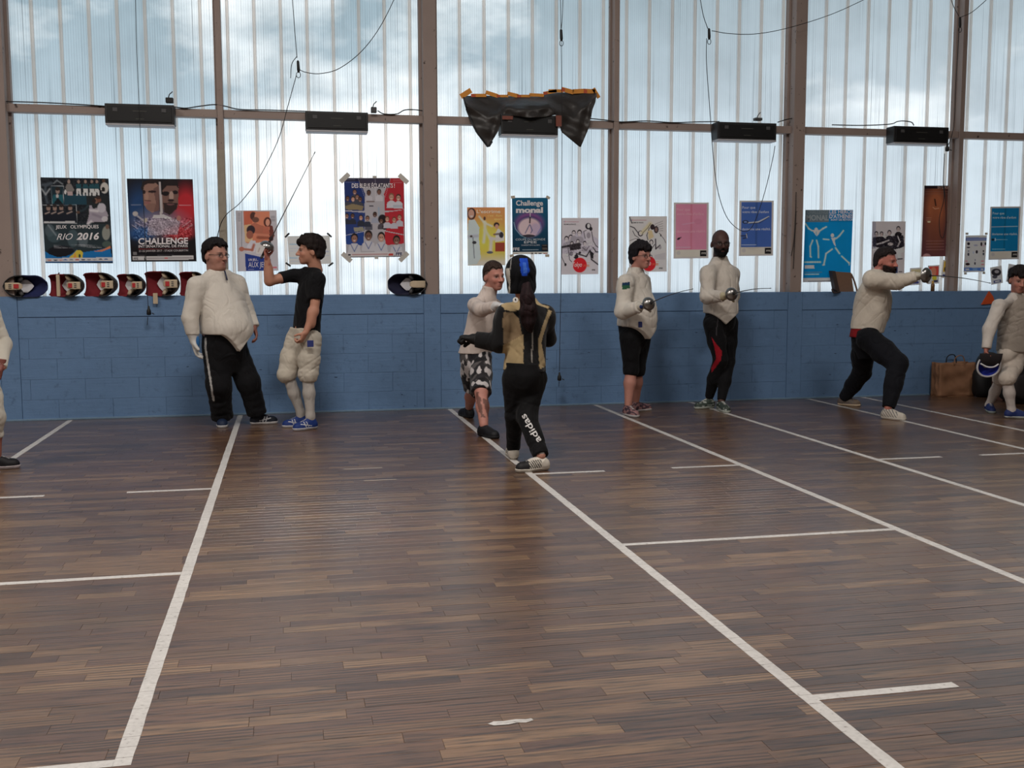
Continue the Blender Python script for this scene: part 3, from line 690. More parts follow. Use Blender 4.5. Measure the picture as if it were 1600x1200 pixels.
p.poly([(215, 740), (330, 730), (340, 780), (220, 790)], (150, 146, 130))
for i, (x, y) in enumerate(((620, 640), (705, 650), (770, 620))): p.bust(x, y, 32, sk[2], (110, 66, 50), (186, 184, 194))
for i, (x, y, s_) in enumerate(((222, 870, 52), (393, 840, 56), (548, 860, 54), (735, 900, 52))): p.bust(x, y, s_, [sk[0], (118, 84, 72), sk[2], (130, 94, 82)][i], (32, 26, 28), (196, 194, 200)); p.line(x-40, y+80, x, y+160, 6, (60, 80, 140), .8).line(x+40, y+80, x, y+160, 6, (60, 80, 140), .8)
p.rect(130, 1045, 705, 1092, (206, 202, 204)).rect(720, 1045, 815, 1092, (206, 202, 204)).rect(130, 1092, 835, 1105, (40, 40, 50)).rows(200, 620, (1068,), 9, (170, 110, 110), .7, 3).rect(640, 1058, 698, 1084, (190, 70, 60)).rect(145, 1058, 178, 1082, (40, 44, 50)).rows(110, 230, (158, 175, 190), 3, (150, 150, 166), .6).rows(690, 800, (165, 182, 198), 3, (190, 150, 156), .6)
p.text('DES BLEUS ÉCLATANTS !', 190, 258, 710, 52, WT, .02).text('FFE', 728, 1084, 806, 34, (60, 60, 90), .04)
for (x, y, a_) in ((105, 140, .75), (815, 150, -.75), (130, 1100, -.75), (825, 1105, .75)): p.tape(x, y, a_, .060, .024, M_CTAPE)
for (x, y) in ((465, 128), (490, 1112)): p.tape(x, y, 0, .02, .012, M_CTAPE)
p.done()

# 6 --- orange poster
p = Poster('poster', (730, 324), (789, 324), (731, 415), "orange and yellow poster of three fencers in white, headed L'escrime", crop=(720, 295, 9.233), res=1.5)
p.grad(300, 270, 360, 950, (214, 128, 84), (214, 170, 70)).ell(350, 700, 260, 200, (226, 190, 80), .7, .9).put((p.Y-900)/160, (196, 180, 166))
p.poly([(100, 1100), (100, 640), (110, 450), (200, 440), (270, 560), (260, 700), (290, 1000), (230, 1090)], (176, 186, 194)).ell(155, 360, 62, 84, (52, 36, 34)).ell(150, 360, 44, 66, (176, 138, 122)).ell(155, 395, 22, 9, (220, 214, 210)).line(110, 690, 240, 680, 30, (160, 164, 170)).line(175, 700, 195, 1000, 6, (60, 64, 70)).ell(195, 775, 30, 22, (50, 50, 54)).ell(150, 685, 18, 16, (60, 50, 50))
p.fig([(265, 400), (330, 480), (360, 500), (450, 540)], 20, (196, 184, 170)).fig([(345, 480), (350, 600), (330, 770)], 30, (200, 190, 172)).fig([(355, 600), (410, 690), (420, 720)], 24, (206, 192, 160)).ell(342, 428, 18, 26, (80, 56, 50))
p.ell(515, 520, 40, 36, (46, 36, 36)).ell(520, 545, 26, 34, (176, 134, 116)).poly([(500, 640), (540, 570), (620, 640), (630, 750), (500, 770)], (190, 186, 184)).ell(585, 668, 32, 44, (44, 42, 48)).fig([(560, 730), (440, 720), (430, 900)], 34, (184, 180, 178)).rect(500, 775, 634, 910, (140, 62, 48)).ell(420, 920, 46, 18, (80, 84, 96)).line(480, 660, 560, 650, 16, (90, 80, 80))
p.text("L'escrime", 228, 350, 572, 48, (226, 206, 190), .02).text('c\'est', 385, 400, 470, 30, (226, 190, 120), .01).text('fun', 505, 400, 590, 30, (226, 190, 120), .01).text('sport', 480, 452, 600, 34, (222, 190, 120), .02)
p.done()

# 7 --- teal round medal
p = Poster('poster', (800, 309), (856, 309), (801, 397.5), 'dark teal poster with a glowing glass disc, lettered Challenge monal', crop=(720, 295, 9.233), res=1.5)
p.grad(1000, 130, 1000, 900, (20, 84, 116), (16, 46, 66)).ell(990, 500, 200, 160, (160, 70, 130), .8, .5).ell(990, 550, 178, 160, (40, 50, 90), .9, .3).ell(990, 560, 165, 140, (196, 168, 172), 1, .25).ell(1080, 580, 80, 90, (150, 140, 170), .6, .6)
p.fig([(990, 520), (960, 580), (930, 640)], 9, (90, 90, 120)).fig([(1000, 520), (1030, 600), (1010, 640)], 9, (90, 90, 120)).line(1000, 390, 995, 490, 12, (30, 24, 34)).line(1000, 340, 1000, 400, 8, (196, 190, 196)).fig([(765, 480), (790, 580), (860, 670), (940, 710)], 4, (150, 190, 196)).ell(980, 680, 90, 20, (20, 20, 30), .8).fig([(1150, 480), (1160, 560), (1110, 640)], 6, (90, 100, 160))
p.rect(1170, 805, 1255, 900, (24, 24, 28)).rows(1180, 1245, (820, 860, 875), 5, (120, 110, 100), .8).rows(890, 1120, (882,), 6, (190, 196, 200), .8, 4).put((p.Y > 912), (196, 186, 180)).rows(760, 830, (938,), 5, (90, 80, 80)).ell(1030, 936, 16, 9, (60, 50, 50)).ell(1085, 936, 16, 9, (60, 50, 50)).ell(1145, 938, 24, 9, (40, 36, 40)).rect(1195, 928, 1250, 948, (150, 100, 90))
p.text('Challenge', 795, 240, 1185, 72, WT, .025).text('monal', 795, 343, 1185, 76, WT, .05).text('COUPE DU MONDE', 790, 745, 1220, 28, (180, 190, 196), .005).text('EPEE', 912, 788, 1095, 34, (196, 200, 204), .01).text('CHARENTON 2 mai 2015', 872, 824, 1138, 20, (196, 200, 204), .0).text('FFE', 752, 893, 848, 44, WT, .02)
for (x, y, a_) in ((752, 120, .1), (1258, 125, -.5), (735, 965, .3), (1250, 970, 0)): p.tape(x, y, a_, .022, .014, M_TTAPE)
p.done()

# 8, 9 --- two drawn team posters with red disc
def tokyo(tl, tr, bl, label, second):
    p = Poster('poster', tl, tr, bl, label, crop=(865, 325, 8.42), res=1.6, bg=(188, 182, 190) if not second else (188, 184, 184))
    ox = 0 if not second else 888
    oy = 0 if not second else -22
    K = (34, 30, 36)
    if not second:
        p.poly([(105, 420), (250, 330), (420, 300), (600, 420), (600, 600), (105, 600)], (164, 158, 172), .6)
        for (x, y, k) in ((170, 410, 36), (225, 390, 34), (265, 330, 32), (340, 330, 38), (240, 470, 28), (320, 440, 26), (410, 470, 30)): p.bust(x, y, k, (190, 180, 184), K, (150, 144, 154), False)
        p.ell(455, 240, 38, 42, K).ell(460, 235, 20, 30, (196, 186, 188)).ell(490, 275, 20, 26, K).poly([(395, 300), (430, 290), (500, 310), (520, 420), (500, 490), (440, 500), (415, 400)], (182, 176, 184)).fig([(430, 290), (395, 310), (415, 400)], 5, K).fig([(500, 310), (520, 430), (560, 500), (590, 520)], 6, K).ell(460, 360, 26, 40, (120, 112, 122), .7)
        p.fig([(105, 515), (190, 500), (330, 470), (350, 480)], 16, K).poly([(200, 480), (350, 460), (360, 540), (220, 560)], (50, 44, 50)).fig([(110, 530), (105, 640), (150, 740)], 5, K, ).fig([(190, 530), (210, 680), (240, 710)], 5, K).ell(155, 745, 14, 20, K).fig([(300, 600), (430, 640), (480, 560), (500, 680), (590, 750)], 10, K).poly([(480, 560), (530, 600), (520, 680), (490, 640)], K).fig([(520, 520), (560, 580), (600, 580)], 8, K).ell(300, 640, 26, 30, K).fig([(270, 650), (330, 700)], 8, K).ell(345, 590, 16, 16, K).fig([(380, 520), (430, 560), (470, 500)], 6, (80, 74, 84)).ell(230, 600, 26, 30, (110, 104, 114)).speck(150, 430, 560, 640, 12, 8)
    else:
        p.fig([(1000, 120), (1030, 200)], 6, K).fig([(1010, 240), (1060, 260), (1130, 350)], 7, K).fig([(1040, 300), (1070, 360), (1120, 390)], 5, K).ell(1143, 335, 34, 38, K).ell(1143, 332, 22, 28, (190, 182, 180)).fig([(1170, 320), (1270, 210)], 34, (190, 178, 150)).fig([(1170, 330), (1240, 260), (1275, 205)], 4, K).ell(1300, 250, 30, 36, (46, 36, 40)).fig([(1260, 260), (1225, 360), (1240, 420)], 6, K).poly([(1240, 300), (1290, 290), (1320, 380), (1250, 420)], (188, 172, 138)).ell(1350, 285, 30, 46, K).ell(1350, 285, 18, 30, (120, 96, 90)).poly([(1320, 420), (1330, 340), (1390, 330), (1470, 420), (1470, 560), (1330, 560)], (196, 192, 194)).fig([(1390, 330), (1460, 420), (1475, 460)], 4, K).ell(1410, 360, 8, 16, K).ell(1285, 450, 26, 34, K).ell(1285, 455, 18, 26, (190, 182, 182)).fig([(1340, 410), (1345, 540), (1400, 490)], 9, K).fig([(1000, 430), (1080, 400), (1130, 420)], 5, (110, 104, 108)).ell(1120, 415, 26, 14, K).poly([(1240, 480), (1330, 480), (1330, 600), (1250, 590)], (196, 192, 196)).fig([(1240, 490), (1290, 540), (1330, 480)], 6, K).poly([(1330, 620), (1470, 590), (1470, 680), (1330, 680)], (170, 166, 170), .7)
        for i in range(5): p.line(1330+i*14, 215+i*22, 1440, 170+i*32, 3, (70, 64, 70), .7)
        p.ell(1400, 520, 20, 26, (120, 116, 122), .6)
    p.rect(134+ox, 172+oy, 142+ox, 190+oy, (60, 60, 110)).rect(150+ox, 172+oy, 158+ox, 190+oy, (170, 60, 70)).rows(165+ox, 330+ox, (182+oy,), 4, (150, 90, 100), .8)
    dx, dy = (345, 753) if not second else (1253, 735)
    rx = 92
    p.ell(dx, dy, 92, 98, (196, 36, 44), 1, .06).rows(dx+95, dx+130, (dy-30, dy, dy+20), 4, (206, 150, 110), .8)
    p.text('ESCRIME DE FRANCE', 134+ox, 222+oy, 292+ox, 16, (50, 46, 52), .01).text('Tokyo', dx-96, dy+22, dx+28, 62, (222, 206, 206), .01, .35, 'lettering', .0016).text('2020', dx+40, dy+18, dx+120, 24, (206, 110, 80), .01, .2, 'lettering', .0016).text('FFE', 505+ox-(0 if not second else 5), 836+oy-8, 548+ox, 18, (50, 46, 52), .03)
    p.done()
tokyo((877, 340.5), (935.5, 340.5), (876.5, 429), 'grey drawn team poster with red disc, between the teal poster and the window post', False)
tokyo((983, 338), (1042, 338), (983, 425), 'grey drawn team poster with red disc, behind the person in capri leggings', True)

# 10, 11, 19 --- childhood dream posters
def dream(tl, tr, bl, crop, X, Y, bgc, txc, label, kind):
    """X, Y: functions from the 0..1 sheet to crop units"""
    p = Poster('poster', tl, tr, bl, label, crop=crop, res=1.5, bg=(176, 172, 170))
    p.put((p.u > .05) & (p.u < .95) & (p.v > .03) & (p.v < .84), bgc).put((p.v >= .84) & (p.v < .975) & (p.u > .05) & (p.u < .95), (190, 182, 172))
    p.put((np.abs(p.u-.5) < .03) & (p.v < .84) & (p.v > .03), [v*.88 for v in bgc])  # joint behind the backlit sheet, its shade painted in as a darker band
    def q(u, v):
        px = p.tl+(p.tr-p.tl)*u+(p.bl-p.tl)*v; return ((px[0]-crop[0])*crop[2], (px[1]-crop[1])*crop[2])
    def T(s_, u0, u1, v, h, col, b=.01):
        a, b2 = q(u0, v), q(u1, v); hh = q(0, h)[1]-q(0, 0)[1]; p.text(s_, a[0], a[1], b2[0], hh, col, b)
    T('Pour que', .08, .46, .145, .045, txc); T("votre rêve d'enfant", .08, .86, .225, .045, txc); T('devienne une réalité.', .08, .92, .535, .045, txc)
    k = (q(1, 0)[0]-q(0, 0)[0])
    if kind == 'pink':
        a, b = q(.25, .39), q(.78, .34); p.line(*a, *b, k*.02, [v*.9+30 for v in bgc]); p.ell(*q(.7, .34), k*.12, k*.08, (176, 116, 140), .8); c = q(.14, .645); p.ell(c[0], c[1], k*.05, k*.028, (24, 20, 26), 1, .2, -.5).line(c[0], c[1], c[0]+k*.07, c[1]-k*.04, k*.015, (24, 20, 26))
    elif kind == 'blue':
        a, b = q(.24, .40), q(.86, .29); p.fig([a, q(.55, .385), b], k*.022, (196, 190, 180)).fig([q(.3, .415), q(.6, .40), q(.86, .30)], k*.012, (40, 40, 60)); c = q(.18, .385); p.ell(c[0], c[1], k*.09, k*.05, (36, 40, 60)).ell(c[0], c[1], k*.05, k*.025, (110, 130, 170)); c = q(.14, .645); p.fig([q(.06, .635), q(.2, .635), q(.22, .6), q(.22, .67), q(.12, .68)], k*.02, (36, 36, 50)).fig([q(.21, .6), q(.23, .67)], k*.014, (206, 204, 206))
    else:
        p.fig([q(.06, .38), q(.92, .375)], k*.012, (206, 210, 210)); p.ell(*q(.12, .62), k*.05, k*.04, (20, 36, 50)).fig([q(.2, .6), q(.2, .64)], k*.02, (206, 206, 206)).fig([q(.22, .62), q(.6, .625)], k*.01, (150, 190, 200))
    p.rows(q(.06, 0)[0], q(.48, 0)[0], (q(0, .80)[1],), k*.012, txc, .8)
    p.put((p.u > .76) & (p.u < .95) & (p.v > .855) & (p.v < .965), (24, 24, 26)); T('FFE', .80, .93, .925, .03, (190, 186, 180), .03)
    c = q(.14, .9); p.ell(c[0], c[1], k*.06, k*.06, (170, 166, 164), .8)
    p.done()
dream((1053, 316.5), (1107.5, 316.5), (1052.5, 404), (1045, 305, 9.143), 0, 0, (206, 124, 148), (224, 170, 184), 'pink poster reading Pour que votre rêve d\'enfant, left of the person in black tights', 'pink')
dream((1155.5, 313.5), (1209, 313.5), (1154.5, 400), (1045, 305, 9.143), 0, 0, (62, 92, 156), (196, 204, 220), 'mid-blue poster reading Pour que votre rêve d\'enfant, right of the person in black tights', 'blue')
dream((1547.5, 323), (1595, 322.5), (1544.5, 406), (1495, 315, 8.276), 0, 0, (14, 110, 156), (190, 214, 220), 'teal-blue poster reading Pour que votre rêve d\'enfant at the right edge', 'teal')

# 12 --- bright blue heroes poster
p = Poster('poster', (1258.5, 328), (1333, 328), (1254.5, 441), 'bright blue poster of two white jointed figures, reading LES HEROS D\'ATHENES', crop=(1240, 280, 5.714), res=1.3, bg=(8, 128, 186))
p.put(p.v < .165, (96, 112, 122)).put((p.u > .49) & (p.v < .165), (8, 116, 170)).put(p.v > .945, (200, 204, 208)).rows(130, 350, (912,), 5, (60, 60, 66), .8, 3)
Wf = (206, 216, 222)
p.fig([(105, 395), (135, 440), (165, 460)], 9, Wf).fig([(235, 460), (262, 440), (292, 425)], 9, Wf).ell(201, 450, 15, 18, Wf).poly([(165, 455), (240, 455), (225, 490), (205, 510), (190, 490)], Wf).fig([(170, 545), (148, 600), (150, 690)], 9, Wf).fig([(205, 545), (220, 600), (222, 700)], 9, Wf).line(150, 690, 158, 695, 8, Wf).line(201, 470, 203, 500, 3, (40, 130, 180))
p.ell(346, 502, 15, 18, Wf).fig([(265, 535), (315, 540)], 8, Wf).fig([(380, 530), (410, 505), (445, 460)], 9, Wf).poly([(335, 525), (375, 520), (368, 560), (378, 600), (362, 590), (350, 560)], Wf).fig([(345, 625), (290, 665), (270, 765)], 9, Wf).fig([(375, 615), (410, 665)], 10, Wf).fig([(430, 690), (500, 755)], 9, Wf).line(260, 768, 275, 765, 7, Wf).line(498, 745, 498, 770, 6, Wf)
p.rows(100, 240, (740,), 10, (190, 206, 214), .9, 2).rect(100, 768, 185, 800, (200, 206, 210)).rows(100, 250, (832,), 6, (120, 130, 150), .7, 6).rows(100, 225, (850,), 6, (190, 204, 214), .9, 8)
p.text('CHALLENGE', 118, 308, 312, 30, (130, 142, 150), .01).text('MONAL', 112, 366, 312, 46, (150, 160, 166), .04).text('LES HEROS', 318, 306, 532, 30, WT, .03).text("D'ATHENES", 318, 348, 532, 34, WT, .03).text('SONT DE RETOUR', 330, 370, 530, 16, WT, .02)
p.done()

# 13 --- black and white team photo
p = Poster('poster', (1363, 346), (1415, 346), (1361, 428), 'black and white photo poster of a team, above the lunging person', crop=(1240, 280, 5.714), res=1.5, bg=(182, 176, 178))
K = (30, 26, 32)
for (x, y, k) in ((738, 490, 22), (785, 490, 20), (855, 480, 22), (935, 445, 22)): p.bust(x, y, k, (170, 156, 154), K, K, False)
p.poly([(705, 600), (710, 520), (760, 510), (820, 530), (870, 510), (920, 500), (980, 500), (990, 600), (930, 630), (760, 610)], (38, 34, 42)).fig([(745, 580), (800, 565), (850, 545)], 9, (190, 184, 184)).fig([(930, 510), (950, 560), (930, 600)], 7, (196, 190, 190)).ell(865, 580, 26, 14, (170, 162, 162)).poly([(915, 625), (980, 610), (990, 650), (960, 660), (960, 715), (930, 700)], (206, 200, 200)).line(930, 715, 970, 712, 6, K).rect(895, 765, 930, 840, (50, 62, 100)).speck(705, 480, 990, 640, 18, 4).rect(700, 380, 735, 620, (60, 70, 110), .25).rows(940, 970, (828,), 4, K)
p.done()

# 14 --- tall brown poster
p = Poster('poster', (1445, 290), (1484, 290), (1440, 401), 'tall narrow brown poster hanging left of the right-hand window post', crop=(1240, 280, 5.714), res=1.4)
p.grad(1270, 60, 1270, 690, (60, 36, 34), (92, 54, 58)).ell(1270, 260, 90, 200, (158, 92, 60), .9, .8).ell(1260, 480, 80, 160, (124, 72, 54), .7, .8).put(p.v < .04, (30, 20, 24)).fig([(1262, 180), (1272, 235)], 7, (30, 18, 20)).fig([(1245, 250), (1265, 265), (1300, 258)], 4, (190, 150, 120)).rows(1185, 1230, (345, 365), 3, (170, 130, 110), .7, 2).ell(1210, 380, 16, 6, (206, 180, 150)).rows(1185, 1345, (552, 578, 605, 630), 4, (150, 110, 104), .7, 5).rows(1180, 1380, (110, 130), 3, (130, 96, 84), .5, 6).ell(1190, 690, 36, 26, (190, 150, 150), .8, .3)
p.text('EN GARDE', 1285, 84, 1388, 20, (170, 140, 126), .02)
p.done(.004)

# 15-17, 20, 21 --- postcards
def card(tl, tr, bl, label, ops):
    p = Poster('card', tl, tr, bl, label, cat='card', res=2.0, bg=(196, 194, 200), crop=(0, 0, 1), group='small cards taped to the panels')
    def q(u, v): return p.tl+(p.tr-p.tl)*u+(p.bl-p.tl)*v
    k = p.tr[0]-p.tl[0]
    for o_ in ops:
        if o_[0] == 'r': p.put((p.u > o_[1]) & (p.u < o_[3]) & (p.v > o_[2]) & (p.v < o_[4]), o_[5])
        elif o_[0] == 'e': c = q(o_[1], o_[2]); p.ell(c[0], c[1], o_[3]*k, o_[4]*k, o_[5])
        elif o_[0] == 't': a, b = q(o_[2], o_[4]), q(o_[3], o_[4]); p.rows(a[0], b[0], (a[1],), .07*k, (60, 64, 120), .9, 3)
    p.done()
card((1422, 419), (1440, 418), (1420, 446), 'small card with tan and blue picture behind the lunging person\'s forearm', [('r', .12, .08, .95, .6, (196, 176, 140)), ('e', .55, .45, .3, .3, (60, 110, 150)), ('r', .2, .78, .85, .92, (70, 76, 130)), ('t', 0, .25, .8, .85)])
card((1450, 415), (1468, 414), (1449, 444), 'small card with red picture just behind the steel guard', [('r', .1, .06, .92, .62, (186, 70, 62)), ('e', .5, .35, .25, .4, (220, 120, 96)), ('e', .6, .7, .2, .2, (200, 180, 60)), ('r', .5, .8, .9, .93, (60, 60, 90))])
card((1474, 406), (1492, 408.5), (1470, 434), 'small tilted card with yellow and black picture under the brown poster', [('r', .1, .06, .95, .66, (190, 156, 60)), ('e', .4, .5, .22, .26, (40, 34, 36)), ('e', .65, .3, .16, .2, (150, 110, 40)), ('r', .12, .8, .8, .92, (60, 66, 120))])
card((1547, 418), (1565, 415), (1549, 445), 'small tilted black and white card left of the walking person\'s head', [('e', .5, .33, .42, .32, (40, 38, 44)), ('e', .55, .3, .2, .14, (150, 146, 150)), ('e', .35, .58, .22, .14, (70, 70, 80)), ('r', .22, .78, .85, .93, (70, 80, 120)), ('r', .35, .82, .75, .89, (190, 190, 200))])
card((1576, 412), (1593, 415), (1572, 440), 'small black and white card half hidden by the walking person\'s hair', [('e', .4, .4, .36, .4, (60, 56, 62)), ('r', .2, .7, .8, .9, (70, 76, 110))])

# 18 --- instructions sheet
p = Poster('notice', (1509, 368), (1542, 367.5), (1505.5, 425.5), 'pale instruction sheet of nine pictograms with blue header and footer', cat='notice', crop=(1495, 315, 8.276), res=2, bg=(188, 188, 204))
p.rect(115, 465, 390, 505, (96, 112, 160)).rows(130, 370, (485,), 5, (180, 184, 206), .8).rect(95, 855, 370, 895, (70, 110, 176)).rect(110, 865, 160, 886, (206, 206, 216)).rect(205, 865, 265, 886, (110, 150, 200)).rect(310, 868, 345, 886, (190, 190, 210))
for (x, y, a_, b_, c_) in ((152, 545, 18, 18, (30, 28, 34)), (150, 592, 22, 8, (40, 36, 44)), (245, 565, 26, 12, (150, 150, 166)), (318, 550, 12, 26, (44, 34, 44)), (372, 545, 12, 20, (36, 32, 40)), (345, 570, 14, 14, (206, 170, 180)), (152, 640, 8, 8, (90, 100, 120)), (150, 682, 12, 20, (50, 56, 70)), (215, 660, 10, 20, (170, 174, 190)), (258, 650, 14, 22, (34, 30, 40)), (345, 640, 10, 12, (30, 28, 34)), (345, 678, 10, 18, (50, 56, 70)), (140, 808, 28, 16, (40, 20, 26)), (125, 770, 16, 12, (206, 150, 156)), (237, 755, 6, 12, (110, 110, 130)), (235, 800, 10, 18, (50, 50, 60)), (332, 770, 20, 8, (196, 110, 120)), (335, 815, 22, 8, (196, 120, 130)), (335, 795, 14, 10, (206, 190, 200))): p.ell(x, y, a_, b_, c_)
for (x, y, a_) in ((130, 415, 0), (380, 415, 0), (350, 925, 0), (110, 930, 0)): p.tape(x, y, a_, .018, .012, M_TTAPE)
p.done()
# ================================================================== things on the wall, rail and ledge
def spline(pts, n=10):
    P = [np.array(p, float) for p in pts]; P = [2*P[0]-P[1]]+P+[2*P[-1]-P[-2]]; out_ = []
    for i in range(1, len(P)-2):
        a, b, c, d = P[i-1:i+3]
        for k in range(n):
            s = k/n; out_.append(0.5*((2*b)+(-a+c)*s+(2*a-5*b+4*c-d)*s*s+(-a+3*b-3*c+d)*s**3))
    out_.append(P[-2]); return out_
# ---- black boxes on the rail
M_BOX = simple('box_black', (24, 25, 27), 0.5, var=0.2, bump=0.05); M_BOXF = simple('box_front', (17, 18, 20), 0.35)
M_BOXL = simple('box_lit_edge', (176, 176, 182), 0.5); M_GREY = simple('mid_grey', (70, 70, 72), 0.6); M_WIRE = simple('cable_black', (20, 19, 20), 0.6)
M_PRINT = simple('box_print', (62, 62, 58), 0.6)
def scoring_box(x0, y0, x1, y1, label, side=0):
    Yf = D-0.10
    a = at(x0, y0, Yf); b = at(x1, y1, Yf); w = (b[0]-a[0])/2; h = a[2]-b[2]; cx = (a[0]+b[0])/2
    o = empty('scoring_box', (cx, Yf, b[2]), label, 'scoring box', 'black boxes along the window rail')
    o.rotation_euler = (0, math.atan2(-(at(x1, y0, Yf)-a)[2]*0-0.0, 1), 0)
    MB().box((-w, 0.0, 0.012), (w, 0.158, h), 0.006).build('casing', M_BOX, o)
    f = MB().box((-w*.93, -0.007, 0.03), (w*.93, 0.001, h-.022), 0.004).build('front_panel', M_BOXF, o)
    for s in (-1, 1): MB().box((s*w*.70-.022, -0.012, h*.62), (s*w*.70+.022, -0.0075, h*.80), .003).build('latch', M_GREY, f)
    MB().box((-w*.2, -0.0085, h*.64), (w*.2, -0.0072, h*.68)).build('print_line', M_PRINT, f)
    MB().box((-w*.12, -0.0085, h*.27), (w*.12, -0.0072, h*.31)).build('print_line', M_PRINT, f)
    MB().box((-w*.985, -0.012, -0.006), (w*.985, 0.15, 0.0115), .003).build('lit_bottom_edge', M_BOXL, o)  # pale colour paints in the light caught along the bottom edge
    return o, cx, b[2]+h, w
scoring_box(163, 161, 273, 197, 'black scoring box on the rail above the CHALLENGE poster')
scoring_box(477, 173, 575.5, 207, 'black scoring box on the rail above the team portraits poster')
scoring_box(783, 178, 872, 213.5, 'black scoring box half covered by the black sheet')
scoring_box(1121, 190, 1213, 221, 'black scoring box on the rail above the blue and pink posters')
scoring_box(1397, 196.5, 1482, 226, 'black scoring box on the rail at far right')
def cable(pts, label, r=0.0035, Y=None, cat='cable', name='cable'):
    q = [at(a, b, (c_ if len(p_) > 2 else Y)) for p_ in pts for (a, b, c_) in [(p_[0], p_[1], p_[2] if len(p_) > 2 else Y)]]
    q = spline(q, 8)
    return q
def cable_obj(name, label, runs, r=0.0036, plugs=(), cat='cable'):
    """runs: polylines of (px, py, depth)"""
    o0 = np.array(at(*runs[0][0])); o = empty(name, o0, label, cat)
    for rn in runs:
        q = spline([at(*p) for p in rn], 8); MB().tube(q, r, 6).build('cord', M_WIRE, o, True, origin=o0)
    for (px, py, Y, kind) in plugs:
        c = at(px, py, Y)
        if kind == 'plug':
            MB().lathe([(-.05, .004), (-.045, .009), (-.02, .012), (-.005, .02), (.03, .022), (.04, .012), (.04, .0)], c, (0, 0, -1), 12).build('plug', M_WIRE, o, True, origin=o0)
            MB().tube([c+np.array([.03, 0, -.02]), c+np.array([.05, -.01, -.03])], .005, 5).build('pin', M_WIRE, o, origin=o0)
        else:
            MB().lathe([(-.06, .003), (-.05, .013), (.03, .016), (.05, .012), (.06, .003)], c, (0.05, 0, -1), 10).build('pulley', M_WIRE, o, True, origin=o0)
            th = [c+np.array([.02*math.sin(a_), -.005, -.06+.028*math.cos(a_)-.02]) for a_ in np.linspace(0, 6.0, 14)]
            MB().tube(th, .0035, 5).build('loop', M_WIRE, o, True, origin=o0)
    return o
YC = D-0.16
cable_obj('hanging_cable', 'thin black cord with plug hanging in front of the CHALLENGE poster', [[(211, -40, YC), (213, 60, YC), (218, 180, YC), (222, 270, YC), (228, 400, YC), (231, 470, YC), (232, 480, YC)], [(231, 495, YC), (230, 508, YC)]], .0032, [(232.5, 486, YC, 'plug')])
cable_obj('hanging_cable', 'black cord on a pulley swinging down behind the person in tracksuit bottoms', [[(454, -40, YC), (460, 40, YC), (464, 90, YC)], [(466, 108, YC), (478, 113, YC), (500, 115, YC), (530, 107, YC), (565, 80, YC), (595, 40, YC), (625, -20, YC)], [(464, 88, YC), (456, 100, YC), (454, 122, YC)], [(463, 118, YC), (450, 165, YC), (437, 212, YC), (420, 250, YC), (400, 285, YC), (375, 317, YC), (355, 334, YC), (345, 350, YC+.1), (339, 372, YC+.18)]], .004, [(466, 104, YC, 'pulley')])
cable_obj('hanging_cable', 'long straight black cord hanging in front of the black sheet to a plug', [[(875, -40, YC-.1), (876.5, 40, YC-.1), (878, 200, YC-.1), (877, 400, YC-.1), (874, 580, YC-.1)], [(881, -40, YC-.1), (879, 20, YC-.1), (877, 45, YC-.1)], [(873.5, 596, YC-.1), (873, 604, YC-.1)]], .0032, [(877, 55, YC-.1, 'pulley'), (874, 589, YC-.1, 'plug')])
cable_obj('hanging_cable', 'black cord looping down over the mid-blue poster from a pulley', [[(1090, -30, YC), (1098, 20, YC), (1106, 45, YC)], [(1112, 48, YC), (1140, 52.5, YC), (1180, 53, YC), (1230, 44, YC), (1300, 22, YC), (1370, -10, YC)], [(1104, 60, YC), (1104, 100, YC), (1109, 170, YC), (1115, 250, YC), (1122, 300, YC), (1135, 338, YC), (1152, 357, YC+.1), (1168, 361, YC+.1), (1180, 345, YC+.05), (1195, 300, YC), (1207, 250, YC), (1211, 228, YC)]], .0038, [(1108, 53, YC, 'pulley')])
cable_obj('hanging_cable', 'black cord at far right hanging in a loop over the brown poster', [[(1478, -30, YC), (1488, 5, YC), (1498, 25, YC)], [(1501, 27, YC), (1520, 18, YC), (1550, -8, YC)], [(1499, 38, YC), (1496, 90, YC), (1493, 140, YC), (1491, 190, YC), (1487, 212, YC), (1482, 226, YC)], [(1476, 240, YC), (1474, 280, YC), (1475, 310, YC+.1), (1468, 340, YC+.15), (1469, 366, YC+.15), (1474, 371, YC+.15), (1478, 350, YC+.15), (1477, 310, YC+.12), (1474, 285, YC)]], .0038, [(1500, 35, YC, 'pulley'), (1480, 231, YC, 'plug')])
cable_obj('hanging_cable', 'thin dark cord hanging down the steel post left of the bright blue poster', [[(1244, 300, D-.02), (1243, 340, D-.02), (1240, 380, D-.02), (1236, 400, D-.02)], [(1244, 330, D-.02), (1241, 390, D-.02), (1239.5, 420, D-.02)]], .0034)
YR = D+0.045
